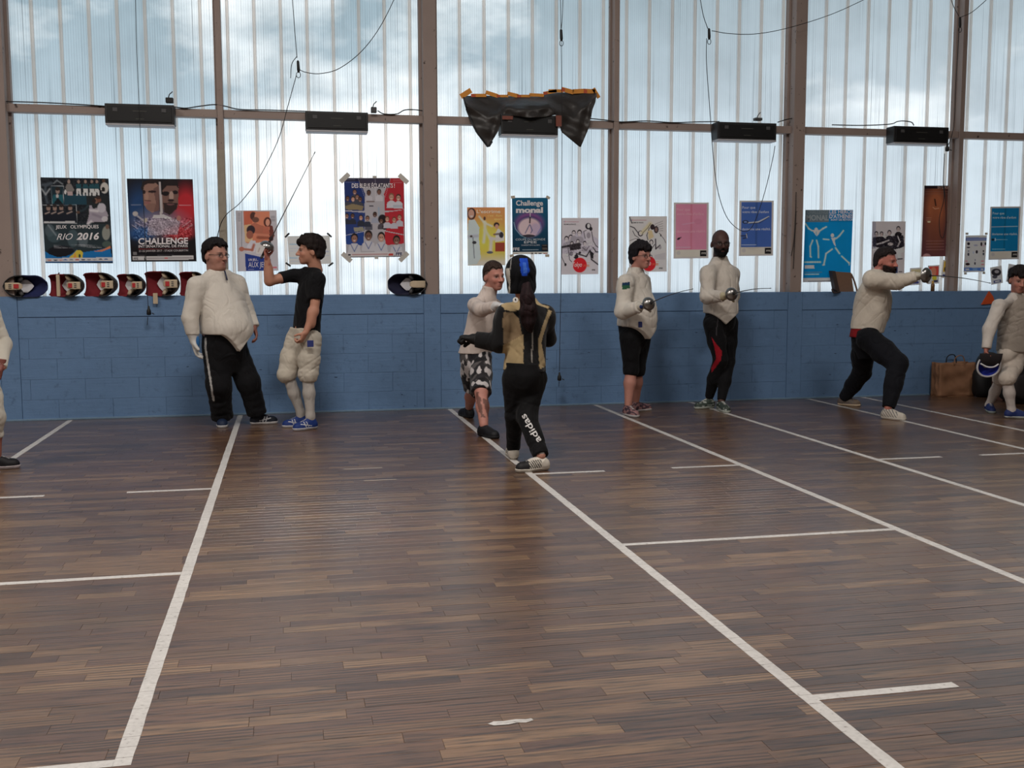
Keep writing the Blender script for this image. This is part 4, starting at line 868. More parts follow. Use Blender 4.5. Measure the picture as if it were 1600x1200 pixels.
for i, (lab, run) in enumerate((
    ('black cable lying along the rail at far left', [(5, 158.5, YR), (60, 160, YR), (120, 163, YR), (165, 166, YR)]),
    ('black cable drooping along the rail between the two left scoring boxes', [(272, 167, YR), (290, 169, YR), (312, 166, YR), (335, 163.5, YR), (352, 166, YR), (375, 171, YR), (420, 172, YR), (480, 174, YR)]),
    ('black cable bent over the rail left of the central steel post', [(590, 173, YR), (600, 178, YR), (620, 178, YR), (632, 172, YR), (648, 171.5, YR), (660, 173, YR)]),
    ('black cable along the rail from the black sheet to the right', [(920, 185, YR), (945, 187.5, YR), (970, 190.5, YR), (1010, 189, YR), (1050, 191.5, YR), (1090, 190.5, YR), (1124, 190, YR)]),
    ('black cable along the rail reaching the far right scoring box', [(1215, 191, YR), (1228, 187, YR), (1238, 185, YR)]),
    ('black cable tangle on the rail left of the far right scoring box', [(1300, 195, YR), (1345, 196, YR), (1390, 194, YR), (1402, 190, YR), (1412, 189, YR), (1424, 191, YR), (1428, 196, YR)]))):
    q = spline([at(*p_) for p_ in run], 6); o0 = q[0]; tag(MB().tube(q, .006, 6).build('cable', M_WIRE, None, True, origin=o0), lab, 'cable', 'cables along the rail')
# small bits on top of the boxes
for (px, py, w_, h_, lab) in ((265, 157, .05, .05, 'small black clamp on top of the far left scoring box'), (584, 172, .04, .055, 'small grey junction box right of the second scoring box'), (1184, 186.5, .06, .03, 'small grey junction box on top of the scoring box above the pink poster')):
    c = at(px, py, D+0.02); mb = MB().box((c[0]-w_/1.4, c[1]-.03, c[2]-h_/2), (c[0]+w_/1.4, c[1]+.03, c[2]+h_/2), .006)
    mb.tube([c+np.array([-.01, 0, h_/2]), c+np.array([.0, -.01, h_/2+.03]), c+np.array([.03, 0, h_/2+.06])], .005, 5)
    tag(mb.build('junction_box', M_GREY if 'grey' in lab else M_WIRE, None, origin=c), lab, 'junction box')

# ---- black sheet with orange tape
t = NT('black_sheet'); n1 = t.noise(6, 4); n2 = t.noise(90, 2)
M_SHEET = t.done(t.pbr(t.mix(n1, lin(30, 28, 28), lin(58, 53, 50)), 0.45, 0, t.bump(n1, .5, .03)))
topl = [(723, 150), (760, 149.5), (800, 150.5), (838, 150), (870, 145), (905, 143.5), (933, 143)]
botl = [(729, 170), (737, 190), (745, 206), (763, 230), (779, 204), (785, 184), (800, 181), (825, 184), (850, 183), (870, 179), (873, 190), (877, 206), (907, 231), (920, 200), (926, 170), (930, 160)]
def pl_at(P, s):
    P = np.array(P, float); d = np.r_[0, np.cumsum(np.hypot(*np.diff(P, axis=0).T))]; d /= d[-1]; return np.array([np.interp(s, d, P[:, 0]), np.interp(s, d, P[:, 1])])
def bot_at(s):
    P = np.array(botl, float); xs = np.linspace(0, 1, 200)
    return pl_at(botl, s)
shc = at(830, 150, D)
sheet = empty('black_sheet', shc, 'black plastic sheet taped over a scoring box, two pointed tails hanging', 'sheet')
def shf(u, v):
    # keep columns roughly upright: bottom parameter follows the silhouette
    tp = pl_at(topl, u); bt = bot_at(u); q = tp*(1-v)+bt*v
    mid = math.exp(-((q[0]-828)/42)**2)
    bulge = 0.03+0.15*min(1, v*2.2)+0.15*mid*min(1, v*1.6)+0.02*v
    wr = 0.012*math.sin(q[0]*.22+v*7)*v+0.01*math.sin(u*30+v*4)*v+0.010*math.sin(q[0]*.11-q[1]*.25)
    return at(q[0], q[1], WIN-0.015-bulge-wr)-shc
o = MB().grid(shf, 90, 26).build('cloth', M_SHEET, sheet, True, solid=0.003)
M_HEM = simple('sheet_hem', (14, 14, 16), .5)
hem = [shf(u, 1.0) for u in np.linspace(0, .23, 20)]
MB().tube(hem, .012, 5).build('hem', M_HEM, sheet, True)
MB().tube([shf(0.004, v) for v in np.linspace(0, 1, 10)], .010, 5).build('hem', M_HEM, sheet, True)
M_OR = simple('orange_tape', (214, 140, 40), .45); M_OR2 = simple('orange_tape_overlap', (190, 78, 34), .45)
tps = [((720, 151), (736, 141), 8), ((736, 149), (760, 149), 5), ((759, 144), (778, 150), 6), ((776, 150), (794, 150), 4), ((793, 146), (810, 150), 6), ((808, 150), (828, 150), 4), ((827, 148), (850, 149), 5), ((849, 146), (870, 142), 5), ((857, 142), (880, 142), 5), ((877, 139), (896, 144), 7), ((895, 143), (914, 142), 7), ((912, 142), (930, 143), 7), ((927, 138), (936, 153), 6)]
for i, (a_, b_, h_) in enumerate(tps):
    A, B = at(*a_, WIN-0.085), at(*b_, WIN-0.085); k = h_/151; nrm = np.array([-(B-A)[2], 0, (B-A)[0]]); nrm /= np.linalg.norm(nrm)
    MB().prism([A-nrm*k/2-shc, B-nrm*k/2-shc, B+nrm*k/2-shc, A+nrm*k/2-shc], (0, .002, 0)).build('tape_strip', M_OR, sheet)
    if i % 2: MB().prism([A-nrm*k/2-shc-np.array([0, .002, 0]), A*.7+B*.3-nrm*k/2-shc-np.array([0, .002, 0]), A*.7+B*.3+nrm*k*.3-shc-np.array([0, .002, 0]), A+nrm*k*.4-shc-np.array([0, .002, 0])], (0, .001, 0)).build('tape_strip', M_OR2, sheet)
for (px, py, w_, h_) in ((793, 184, .055, .018), (873, 189, .03, .055)):
    c = at(px, py, D-0.125)-shc; MB().box((c[0]-w_, c[1]-.004, c[2]-h_), (c[0]+w_, c[1], c[2]+h_)).build('tape_strip', simple('brown_tape', (120, 62, 48), .5), sheet)

# ---- fencing masks on the ledge
M_MESH = simple('mask_mesh', (52, 47, 45), 0.5, metal=0.3, scale=300, var=.4, bump=.4); M_MESHK = simple('mask_mesh_black', (16, 16, 19), 0.5, scale=300, var=.4, bump=.4)
M_MAROON = simple('bib_maroon', (116, 22, 34), 0.85, bump=.15); M_NAVY = simple('bib_navy', (26, 36, 84), 0.8, bump=.15); M_NAVYD = simple('bib_dark_navy', (22, 24, 52), 0.7, bump=.15)
M_WHITE = simple('mask_white', (214, 214, 218), 0.8, bump=.15); M_BEIGE = simple('mask_beige', (196, 178, 152), 0.8, bump=.1); M_REDL = simple('mask_red_label', (180, 40, 44), 0.6)
M_PADK = simple('mask_pad_dark', (28, 20, 24), .9)
def mask(px0, px1, ytop, ybot, bib_left, bib, mesh, label, lining=True, label_red=True, tongue=M_BEIGE, turn=0.0, strap=False, split=0.5, lift=0.0, roll=0.0):
    """mask lying on its side, opening toward the hall; local x runs from the top of the dome (0) to the bib tip (L)"""
    Yc = D+0.03
    a = at(px0, ybot, Yc); b = at(px1, ytop, Yc); Lm = b[0]-a[0]; Hh = (b[2]-a[2])/2
    o = empty('fencing_mask', ((a[0]+b[0])/2, Yc, PARA+Hh+lift), label, 'fencing mask', 'fencing masks on the ledge')
    s = 1.0 if not bib_left else -1.0
    o.rotation_euler = (0, roll, turn)
    X0 = -s*Lm/2
    prof = [(0, .02), (.04, .34), (.10, .60), (.18, .82), (.28, .96), (.38, 1.0), (.5, .98), (.62, .96), (.74, .98), (.84, .92), (.92, .74), (1.0, .42)]
    if bib_left and bib is M_MAROON: prof[-3:] = [(.86, .95), (.95, .92), (1.0, .80)]
    def R(q): return Hh*np.interp(q, [p_[0] for p_ in prof], [p_[1] for p_ in prof])
    dep = lambda q: np.interp(q, [0, .1, .35, .6, 1.0], [.02, .13, .17, .13, .05])
    def shell(q0, q1, k, half=math.pi/2, off=0.0):
        def f(u, v):
            q = q0+(q1-q0)*u; an = -half+2*half*v; r = R(q)*k
            return (X0+s*q*Lm, off-0.045+dep(q)*math.cos(an)*k, r*math.sin(an))
        return f
    MB().grid(shell(0.0, split, 1.0, 1.72), 14, 18).build('mesh_dome', mesh, o, True, solid=.004)
    bb = MB().grid(shell(split-.03, 1.0, 1.02, 1.62), 12, 16).build('bib', bib, o, True, solid=.008)
    rim = [shell(0, 1, 1.0, 1.72)(u, 0.0) for u in np.linspace(0.0, split, 12)]; rim2 = [shell(0, 1, 1.0, 1.72)(u, 1.0) for u in np.linspace(0.0, split, 12)]
    MB().tube(rim[::-1]+rim2, .007, 6).build('rim', mesh, o, True)
    hm = [shell(0, 1, 1.02, 1.62)(u, 0.0) for u in np.linspace(split, 1.0, 10)]+[shell(0, 1, 1.02, 1.62)(1.0, v) for v in np.linspace(0, 1, 8)]+[shell(0, 1, 1.02, 1.62)(u, 1.0) for u in np.linspace(1.0, split, 10)]
    MB().tube(hm, .006, 6).build('hem', bib, bb, True)
    if lining:
        # pale lining: pointed patch inside between dome and bib
        c0, c1 = split-.16, split+.22
        pts = [(c0, .55), (split+.06, .62), (c1-.06, .30), (c1, 0), (c1-.06, -.30), (split+.06, -.62), (c0, -.55), (c0+.03, 0)]
        MB().prism([(X0+s*q*Lm, .035, Hh*z) for q, z in pts], (0, .008, 0)).build('lining', M_WHITE, o)
    def pad(q0, q1, hz, y, mat, name, bev=.01, par=o):
        xs = sorted((X0+s*q0*Lm, X0+s*q1*Lm)); return MB().box((xs[0], y, -Hh*hz), (xs[1], y+.02, Hh*hz), bev).build(name, mat, par)
    tg = MB()
    ql = [.06, .14, .24, .34, .42]
    def tf(u, v):
        q = .05+.40*u; w_ = Hh*.34*(1-.55*max(0, (u-.75)/.25)**2); return (X0+s*q*Lm, -.055-.018*math.sin(u*math.pi), (2*v-1)*w_)
    tgo = tg.grid(tf, 12, 6).build('tongue', tongue, o, True, solid=.016)
    if label_red:
        xs = sorted((X0+s*.26*Lm, X0+s*.38*Lm)); MB().box((xs[0], -.087, -Hh*.20), (xs[1], -.083, Hh*.20), .004).build('red_label', M_REDL, tgo)
        xs = sorted((X0+s*.14*Lm, X0+s*.21*Lm))
        for k_ in (-.16, .0, .16): MB().box((xs[0], -.0815, Hh*(k_-.04)), (xs[1], -.079, Hh*(k_+.04))).build('print', M_GREY, tgo)
    # head band pads left and right of the tongue
    for sg in (-1, 1): MB().tube([(X0+s*(split-.14)*Lm, .04, sg*Hh*.35), (X0+s*(split-.06)*Lm, -.02, sg*Hh*.62), (X0+s*(split-.02)*Lm, -.04, sg*Hh*.86)], [.02, .022, .015], 8).build('side_pad', M_BEIGE if bib is M_MAROON else M_GREY, o, True)
    if strap: pad(split+.17, split+.27, .98, -.06, M_BEIGE, 'strap', .004); MB().tube([(X0+s*(split+.22)*Lm, -.04, Hh*.95), (X0+s*(split+.20)*Lm, -.03, Hh*1.18)], [.009, .005], 6).build('strap_end', M_GREY, o)
    return o
mask(8, 73, 430, 463, False, M_NAVY, M_MESHK, 'navy-bibbed fencing mask at the left end of the ledge', split=.45)
mask(79, 133, 429, 463.5, True, M_MAROON, M_MESH, 'maroon-bibbed fencing mask with beige strap, beside the navy one', strap=True, turn=-.22)
mask(133, 185, 427, 463.5, True, M_MAROON, M_MESH, 'maroon-bibbed fencing mask, second in the maroon row', turn=-.30)
mask(186, 228, 429, 463, True, M_MAROON, M_MESHK, 'maroon-bibbed fencing mask with black dome, third in the maroon row', split=.62, turn=-.25)
o = mask(229, 282, 425, 463, True, M_MAROON, M_MESH, 'maroon-bibbed fencing mask with white lining and strap dangling over the ledge', split=.5, turn=-.15)
st = at(243, 466, D-.03); MB().box((st[0]-.022, D-.045, st[2]-.055), (st[0]+.022, D-.035, st[2]+.05), .004).build('dangling_strap', M_BEIGE, o).matrix_parent_inverse = Matrix.LocRotScale(o.location, o.rotation_euler, None).inverted()
mask(283, 324, 426, 463, True, M_MAROON, M_MESH, 'maroon-bibbed fencing mask mostly hidden behind the person in tracksuit bottoms', turn=-.2)
mask(607, 666, 430, 462, True, M_NAVYD, M_MESHK, 'dark navy fencing mask alone on the ledge against the central post', label_red=False, split=.46)

# ---- bag, bottle, marker on the ledge and wall
M_BAGB = simple('satchel_brown', (120, 92, 74), .75, bump=.15); M_BAGD = simple('satchel_strap', (58, 46, 42), .7)
c = at(1318, 459, D+0.08); o = empty('satchel', c, 'flat brown satchel with dark strap leaning on the ledge', 'bag')
def wq(px, py): return at(px, py, D+0.08)-c
MB().prism([wq(1301, 424), wq(1330, 426), wq(1334, 456), wq(1308, 457)], (0, .07, 0)).build('body', M_BAGB, o)
MB().prism([wq(1300, 423)-np.array([0, .004, 0]), wq(1305, 423.5)-np.array([0, .004, 0]), wq(1312, 456)-np.array([0, .004, 0]), wq(1306, 457)-np.array([0, .004, 0])], (0, .078, 0)).build('edge_trim', M_BAGD, o)
MB().tube(spline([wq(1330, 428), wq(1335, 440), wq(1339, 455), wq(1336, 457)], 6), .010, 6).build('strap', M_BAGB, o, True)
MB().tube(spline([wq(1308, 455), wq(1300, 453)-np.array([0, .05, 0]), wq(1292, 452)-np.array([0, .12, 0]), wq(1294, 457)-np.array([0, .13, 0]), wq(1306, 456)-np.array([0, .09, 0])], 6), .010, 6).build('strap', M_BAGD, o, True)
c = at(1457, 455, D+0.08); o = empty('bottle', c, 'small amber bottle standing on the ledge under the red card', 'bottle')
MB().lathe([(0, 0), (0, .022), (.075, .022), (.09, .012)], (0, 0, 0), (0, 0, 1), 14).build('body', simple('amber', (120, 80, 34), .3), o, True)
MB().lathe([(.088, .013), (.12, .013), (.12, 0)], (0, 0, 0), (0, 0, 1), 12).build('cap', simple('ochre_cap', (190, 150, 70), .5), o, True)
A, B, C2 = at(1534, 476, D-.02), at(1555, 474, D-.02), at(1546, 455, D-.02)
tag(MB().prism([A, B, (B+C2)/2+np.array([.012, 0, .01]), C2, (A+C2)/2], (0, .018, 0)).build('orange_marker', simple('orange_plastic', (206, 84, 40), .5), None, origin=(A+B)/2), 'orange triangular plastic marker on the blue wall behind the walking person', 'marker')

# ---- bags on the floor at the right
t = NT('kraft_paper'); n1 = t.noise(9, 5); n2 = t.noise(3, 3)
M_KRAFT = t.done(t.pbr(t.mix(n1, lin(128, 90, 66), lin(158, 116, 86)), .8, 0, t.bump(t.mix(.5, n1, n2), .8, .02)))
base = onfloor(1495, 619.5); Yb = base[1]
c = at(1467, 619, Yb); c2 = at(1523, 619, Yb); wB = (c2[0]-c[0]); hB = at(1467, 568, Yb)[2]; dB = .16
bag = empty('paper_bag', (c[0]+wB/2, Yb+dB/2, 0), 'crumpled brown paper carrier bag standing against the blue wall', 'bag')
rb = random.Random(5)
def bagside(A, B, name):
    A = np.array(A, float); B = np.array(B, float); nrm = np.array([(B-A)[1], -(B-A)[0]]); nrm /= np.linalg.norm(nrm)
    js = {}
    def f(u, v):
        p_ = A+(B-A)*u; z = hB*v*(1+.02*math.sin(u*7)); e_ = min(u, 1-u)*4
        k_ = (.012*math.sin(u*9+v*5)+.010*math.sin(v*13-u*4)+.010*math.sin((u+v)*15))*min(1, e_)
        inn = -.02*v*math.sin(math.pi*u)
        return (p_[0]+nrm[0]*(k_+inn), p_[1]+nrm[1]*(k_+inn), z)
    MB().grid(f, 14, 14).build(name, M_KRAFT, bag, True, solid=.003)
h_ = wB/2
bagside((-h_, -dB/2), (h_, -dB/2), 'front_panel'); bagside((h_, -dB/2), (h_, dB/2), 'side_panel'); bagside((h_, dB/2), (-h_, dB/2), 'back_panel'); bagside((-h_, dB/2), (-h_, -dB/2), 'side_panel')
MB().box((-h_, -dB/2, 0.001), (h_, dB/2, .006)).build('bottom', M_KRAFT, bag)
for yy in (-dB/2-.004, dB/2-.01):
    MB().tube(spline([(-.05, yy, hB-.02), (-.045, yy, hB+.05), (-.01, yy-.01, hB+.085), (.05, yy, hB+.08), (.075, yy, hB+.03), (.08, yy, hB-.02)], 6), .006, 6).build('handle', M_KRAFT if yy < 0 else M_WIRE, bag, True)
M_BLK = simple('bag_black_nylon', (20, 20, 23), .7, bump=.4, scale=12); M_BLK2 = simple('bag_dark_grey', (38, 34, 36), .7, bump=.4, scale=12)
def soft(name, c, r, mat, parent, p4=3.0, seed=1, nu=22, nv=14):
    rr = np.random.RandomState(seed); ph = rr.rand(6)*6
    def f(u, v):
        a_ = 2*math.pi*u; b_ = -math.pi/2+math.pi*v
        x, y_, z = math.cos(b_)*math.cos(a_), math.cos(b_)*math.sin(a_), math.sin(b_)
        k_ = (abs(x)**p4+abs(y_)**p4+abs(z)**p4)**(-1/p4); k_ *= 1+.03*math.sin(3*a_+ph[0]+4*z)+.03*math.sin(5*z+ph[1]+2*a_)+.02*math.sin(7*a_+ph[2])
        return (c[0]+r[0]*x*k_, c[1]+r[1]*y_*k_, c[2]+r[2]*z*k_)
    return MB().grid(f, nu, nv).build(name, mat, parent, True)
c = onfloor(1546, 622); o = empty('sports_bag', (c[0], c[1]+.1, 0), 'black sports bag standing between the paper bag and the walking person', 'bag')
soft('body', (0, 0, .17), (.13, .10, .168), M_BLK, o, 3, 2); MB().tube(spline([(-.07, -.06, .30), (-.05, -.10, .38), (.03, -.10, .38), (.06, -.06, .30)], 6), .010, 6).build('handle', M_BLK2, o, True)
c = onfloor(1608, 632); o = empty('sports_bag', (c[0], c[1]+.12, 0), 'large black sports bag at the right edge behind the walking person', 'bag')
soft('body', (0, 0, .30), (.26, .14, .298), M_BLK, o, 3.4, 3)
soft('front_pocket', (-.04, -.135, .20), (.17, .035, .13), M_BLK2, o, 3, 7, 16, 10); MB().tube([(-.18, -.145, .40), (.16, -.15, .41)], .005, 5).build('zip', M_GREY, o)
tag(soft('towel', (c[0]-.02, c[1]+.10, .688), (.25, .15, .055), M_WHITE, None, 2.4, 9, 20, 8), 'white towel heaped on the large black bag at the right edge', 'towel')
tag(soft('sweater', (c[0]-.03, c[1]+.18, .842), (.20, .12, .09), simple('maroon_cloth', (120, 52, 56), .9, bump=.4, scale=14), None, 2.4, 11, 20, 10), 'dusty red sweater piled on the white towel at the right edge', 'sweater')
c = onfloor(1577, 627); o = empty('carton', (c[0], c[1]+.12, 0), 'low brown carton behind the walking person\'s legs', 'box')
MB().box((-.07, -.10, 0), (.07, .10, .27), .006).build('body', simple('carton_brown', (92, 62, 52), .8), o); MB().box((-.072, -.102, .24), (.072, .102, .28), .004).build('lid', simple('carton_brown', (92, 62, 52), .8), o)
# ================================================================== people: smooth implicit surfaces turned into meshes
def unit(v): v = np.asarray(v, float); return v/(np.linalg.norm(v)+1e-9)
def V3(*a): return np.array(a, float)
class Field:
    def __init__(s, h): s.h = h; s.p = []; s.clips = []; s.nz = None; s.bound = None; s.grow = None
    def _add(s, lo, hi, fn, k, mode='u'): s.p.append((np.asarray(lo, float), np.asarray(hi, float), fn, k, mode)); return s
    def cone(s, a, b, ra, rb, k=.02, flat=(0, 0), wr=None, sq=None, mode='u'):
        """round cone from a to b; flat cuts an end square; wr=(amp, count, phase) rings of folds; sq=(axis, factor) flattens"""
        a = np.asarray(a, float); b = np.asarray(b, float); ba = b-a; L2 = ba@ba+1e-9; Ln = math.sqrt(L2); m = max(ra, rb)+.012
        if sq is not None: n_ = unit(sq[0]); f_ = sq[1]
        def fn(X, Y, Z):
            x, y, z = X-a[0], Y-a[1], Z-a[2]; tt = (x*ba[0]+y*ba[1]+z*ba[2])/L2; c = np.clip(tt, 0, 1)
            x, y, z = x-c*ba[0], y-c*ba[1], z-c*ba[2]
            if sq is not None:
                q = (x*n_[0]+y*n_[1]+z*n_[2])*(f_-1); x, y, z = x+q*n_[0], y+q*n_[1], z+q*n_[2]
            r = ra+(rb-ra)*c
            if wr is not None:
                an = np.arctan2(y+.3*z, x+1e-6); r = r+wr[0]*np.sin(c*wr[1]*6.283+wr[2]+1.3*np.sin(an+wr[2])+.7*np.sin(2*an+c*5))
            d = np.sqrt(x*x+y*y+z*z)-r
            if flat[0]: d = np.maximum(d, -tt*Ln)
            if flat[1]: d = np.maximum(d, (tt-1)*Ln)
            return d
        return s._add(np.minimum(a, b)-m, np.maximum(a, b)+m, fn, k, mode)
    def chain(s, pts, rr, k=.02, flat_end=False, flat_start=False, wr=None):
        n = len(pts)-1
        for i in range(n): s.cone(pts[i], pts[i+1], rr[i], rr[i+1], k, (flat_start and i == 0, flat_end and i == n-1), wr if wr is None else (wr[0], wr[1], wr[2]+i*1.7))
        return s
    def sleeve(s, S, E, W, rs, re_, rw, flat=True, ks=.06, ke=.028):
        """upper arm blends softly into the shoulder only; the rest of the sleeve stays clear of the torso"""
        S, E, W = (np.asarray(q, float) for q in (S, E, W)); m = S*.72+E*.28; rm = rs*.72+re_*.28
        s.cone(S, m, rs, rm, ks); s.cone(m, E, rm, re_, ke); s.cone(E, W, re_, rw, ke, (0, flat)); return s
    def ell(s, c, ax, rad, k=.02, mode='u'):
        c = np.asarray(c, float); ax = [unit(a) for a in ax]; m = max(rad)
        def fn(X, Y, Z):
            x, y, z = X-c[0], Y-c[1], Z-c[2]; q = 0; g = 0
            for a, r in zip(ax, rad):
                w = x*a[0]+y*a[1]+z*a[2]; q = q+(w/r)**2; g = g+(w/(r*r))**2
            k0 = np.sqrt(q); k1 = np.sqrt(g)+1e-6
            return np.where(k0 < 1e-4, -min(rad), k0*(k0-1)/k1)
        return s._add(c-m, c+m, fn, k, mode)
    def loft(s, A, B, right, lv, k=.02, p=2.2, caps=True):
        """body of elliptical sections: lv = [(t, half width, half depth, forward shift)]"""
        A = np.asarray(A, float); B = np.asarray(B, float); ax = unit(B-A); Ln = np.linalg.norm(B-A)
        r = unit(np.asarray(right, float)-ax*(np.asarray(right, float)@ax)); f = np.cross(ax, r)
        lv = sorted(lv); T = np.linspace(lv[0][0], lv[-1][0], 80); P = np.array(lv, float)
        tab = []
        for c in (1, 2, 3):
            y = np.interp(T, P[:, 0], P[:, c])
            for _ in range(3): y = np.convolve(np.r_[[y[0]]*4, y, [y[-1]]*4], np.ones(9)/9, 'valid')
            tab.append(y)
        m = max(P[:, 1].max(), P[:, 2].max()+np.abs(P[:, 3]).max())+.02
        a2, b2 = A+ax*Ln*lv[0][0], A+ax*Ln*lv[-1][0]
        def fn(X, Y, Z):
            x, y, z = X-A[0], Y-A[1], Z-A[2]; tt = (x*ax[0]+y*ax[1]+z*ax[2])/Ln
            w = np.interp(tt, T, tab[0]); d_ = np.interp(tt, T, tab[1]); o = np.interp(tt, T, tab[2])
            u = np.abs(x*r[0]+y*r[1]+z*r[2])/w; v = np.abs(x*f[0]+y*f[1]+z*f[2]-o)/d_
            q = (u**p+v**p)**(1/p); dd = (q-1)*np.minimum(w, d_)
            return np.maximum(dd, np.maximum((tt-lv[-1][0])*Ln, (lv[0][0]-tt)*Ln))
        return s._add(np.minimum(a2, b2)-m, np.maximum(a2, b2)+m, fn, k)
    def clip(s, fn): s.clips.append(fn); return s
    def fold(s, amp, freq, seed, stretch=(1, 1, 1)): s.nz = (amp, freq, seed, stretch); return s
    def mesh(s):
        h = s.h; us = [q for q in s.p if q[4] == 'u']
        lo = np.min([q[0]-q[3] for q in us], 0)-3*h; hi = np.max([q[1]+q[3] for q in us], 0)+3*h
        if s.bound is not None: lo = np.maximum(lo, s.bound[0]); hi = np.minimum(hi, s.bound[1])
        n = np.ceil((hi-lo)/h).astype(int)+1
        ax = [np.asarray(lo[i]+h*np.arange(n[i]), np.float32) for i in range(3)]
        Dd = np.full(n, 1.0, np.float32)
        for (a, b, fn, k, mode) in s.p:
            m = k+2.5*h if mode == 'u' else k+h
            i0 = np.clip(np.floor((a-m-lo)/h).astype(int), 0, n); i1 = np.clip(np.ceil((b+m-lo)/h).astype(int)+1, 0, n)
            if (i1 <= i0).any(): continue
            sl = tuple(slice(p_, q_) for p_, q_ in zip(i0, i1))
            d = fn(ax[0][sl[0]][:, None, None], ax[1][sl[1]][None, :, None], ax[2][sl[2]][None, None, :]).astype(np.float32)
            o = Dd[sl]
            if mode == 'u':
                hh = np.clip(.5+.5*(d-o)/k, 0, 1); Dd[sl] = d*(1-hh)+o*hh-k*hh*(1-hh)
            else:
                d = -d; hh = np.clip(.5-.5*(d-o)/k, 0, 1); Dd[sl] = d*(1-hh)+o*hh+k*hh*(1-hh)
        G = (ax[0][:, None, None], ax[1][None, :, None], ax[2][None, None, :])
        if s.nz:
            amp, fr, seed, stt = s.nz; r = np.random.RandomState(seed); acc = 0
            for i in range(4):
                v = r.randn(3)*np.array(stt); v = v/np.linalg.norm(v)*fr*(0.7+.5*i); ph = r.rand()*6.28
                acc = acc+np.sin(v[0]*G[0]+v[1]*G[1]+v[2]*G[2]+ph+1.2*np.sin(G[2]*fr*.4+ph))/(1+.5*i)
            rid = 0
            for i in range(2):          # sharp creases
                v = r.randn(3)*np.array(stt)*V3(1, 1, 1.5); v = v/np.linalg.norm(v)*fr*(.75+.45*i); w_ = unit(r.randn(3))*fr*.8; ph = r.rand()*6.28
                n2 = np.sin(v[0]*G[0]+v[1]*G[1]+v[2]*G[2]+ph+1.8*np.sin(w_[0]*G[0]+w_[1]*G[1]+w_[2]*G[2]+ph))
                gate = .5+.5*np.sin(w_[1]*G[0]*.7-w_[2]*G[2]*.7+ph*2)
                rid = rid+np.clip(1-np.abs(n2)/.42, 0, 1)*gate
            Dd = Dd+(amp*(acc/2.6+.95*rid)).astype(np.float32)
        if s.grow is not None: Dd = (Dd-s.grow(*G)).astype(np.float32)
        for c in s.clips: Dd = np.maximum(Dd, c(*G)).astype(np.float32)
        for i_ in range(3):
            sl = [slice(None)]*3; sl[i_] = 0; Dd[tuple(sl)] = np.maximum(Dd[tuple(sl)], h); sl[i_] = -1; Dd[tuple(sl)] = np.maximum(Dd[tuple(sl)], h)
        return nets(Dd, lo, h)
def nets(Dd, lo, h):
    I = Dd < 0; n = Dd.shape; c = I.astype(np.int8)
    S = sum(c[i:n[0]-1+i, j:n[1]-1+j, k:n[2]-1+k] for i in (0, 1) for j in (0, 1) for k in (0, 1))
    act = (S > 0) & (S < 8); cid = np.full(act.shape, -1, np.int32); ij = np.argwhere(act); cid[act] = np.arange(len(ij))
    cr = [(i, j, k) for i in (0, 1) for j in (0, 1) for k in (0, 1)]
    val = np.stack([Dd[ij[:, 0]+a, ij[:, 1]+b, ij[:, 2]+c_] for a, b, c_ in cr], 1)
    acc = np.zeros((len(ij), 3)); cnt = np.zeros(len(ij))
    for p_ in range(8):
        for ax_ in range(3):
            if cr[p_][ax_] == 1: continue
            q_ = list(cr[p_]); q_[ax_] = 1; q_ = cr.index(tuple(q_))
            a, b = val[:, p_], val[:, q_]; m = (a < 0) != (b < 0); tt = np.where(m, a/np.where(a-b == 0, 1, a-b), 0)
            pt = np.array(cr[p_], float)[None].repeat(len(ij), 0); pt[:, ax_] = tt; acc[m] += pt[m]; cnt[m] += 1
    V = lo+h*(ij+acc/np.maximum(cnt, 1)[:, None]); Q = []
    for ax_ in range(3):
        sl0 = [slice(None)]*3; sl1 = [slice(None)]*3; sl0[ax_] = slice(0, -1); sl1[ax_] = slice(1, None)
        a, b = I[tuple(sl0)], I[tuple(sl1)]; u, v = [(1, 2), (2, 0), (0, 1)][ax_]
        E_ = np.argwhere(a != b); E_ = E_[(E_[:, u] > 0) & (E_[:, v] > 0) & (E_[:, u] < n[u]-1) & (E_[:, v] < n[v]-1)]
        fl = a[tuple(E_.T)]
        def cc(du, dv):
            t_ = E_.copy(); t_[:, u] -= du; t_[:, v] -= dv; return cid[tuple(t_.T)]
        q = np.stack([cc(1, 1), cc(0, 1), cc(0, 0), cc(1, 0)], 1); q[~fl] = q[~fl][:, ::-1]; Q.append(q)
    Q = np.vstack(Q); Q = Q[(Q >= 0).all(1)]
    return V, Q
def vnoise(P, fr, seed):
    r = np.random.RandomState(seed); acc = np.zeros(len(P))
    for i in range(6):
        v = unit(r.randn(3))*fr*(.6+.3*i); acc += np.sin(P@v+r.rand()*6.28+1.5*np.sin(P@(unit(r.randn(3))*fr*.5)))
    return acc/2.2
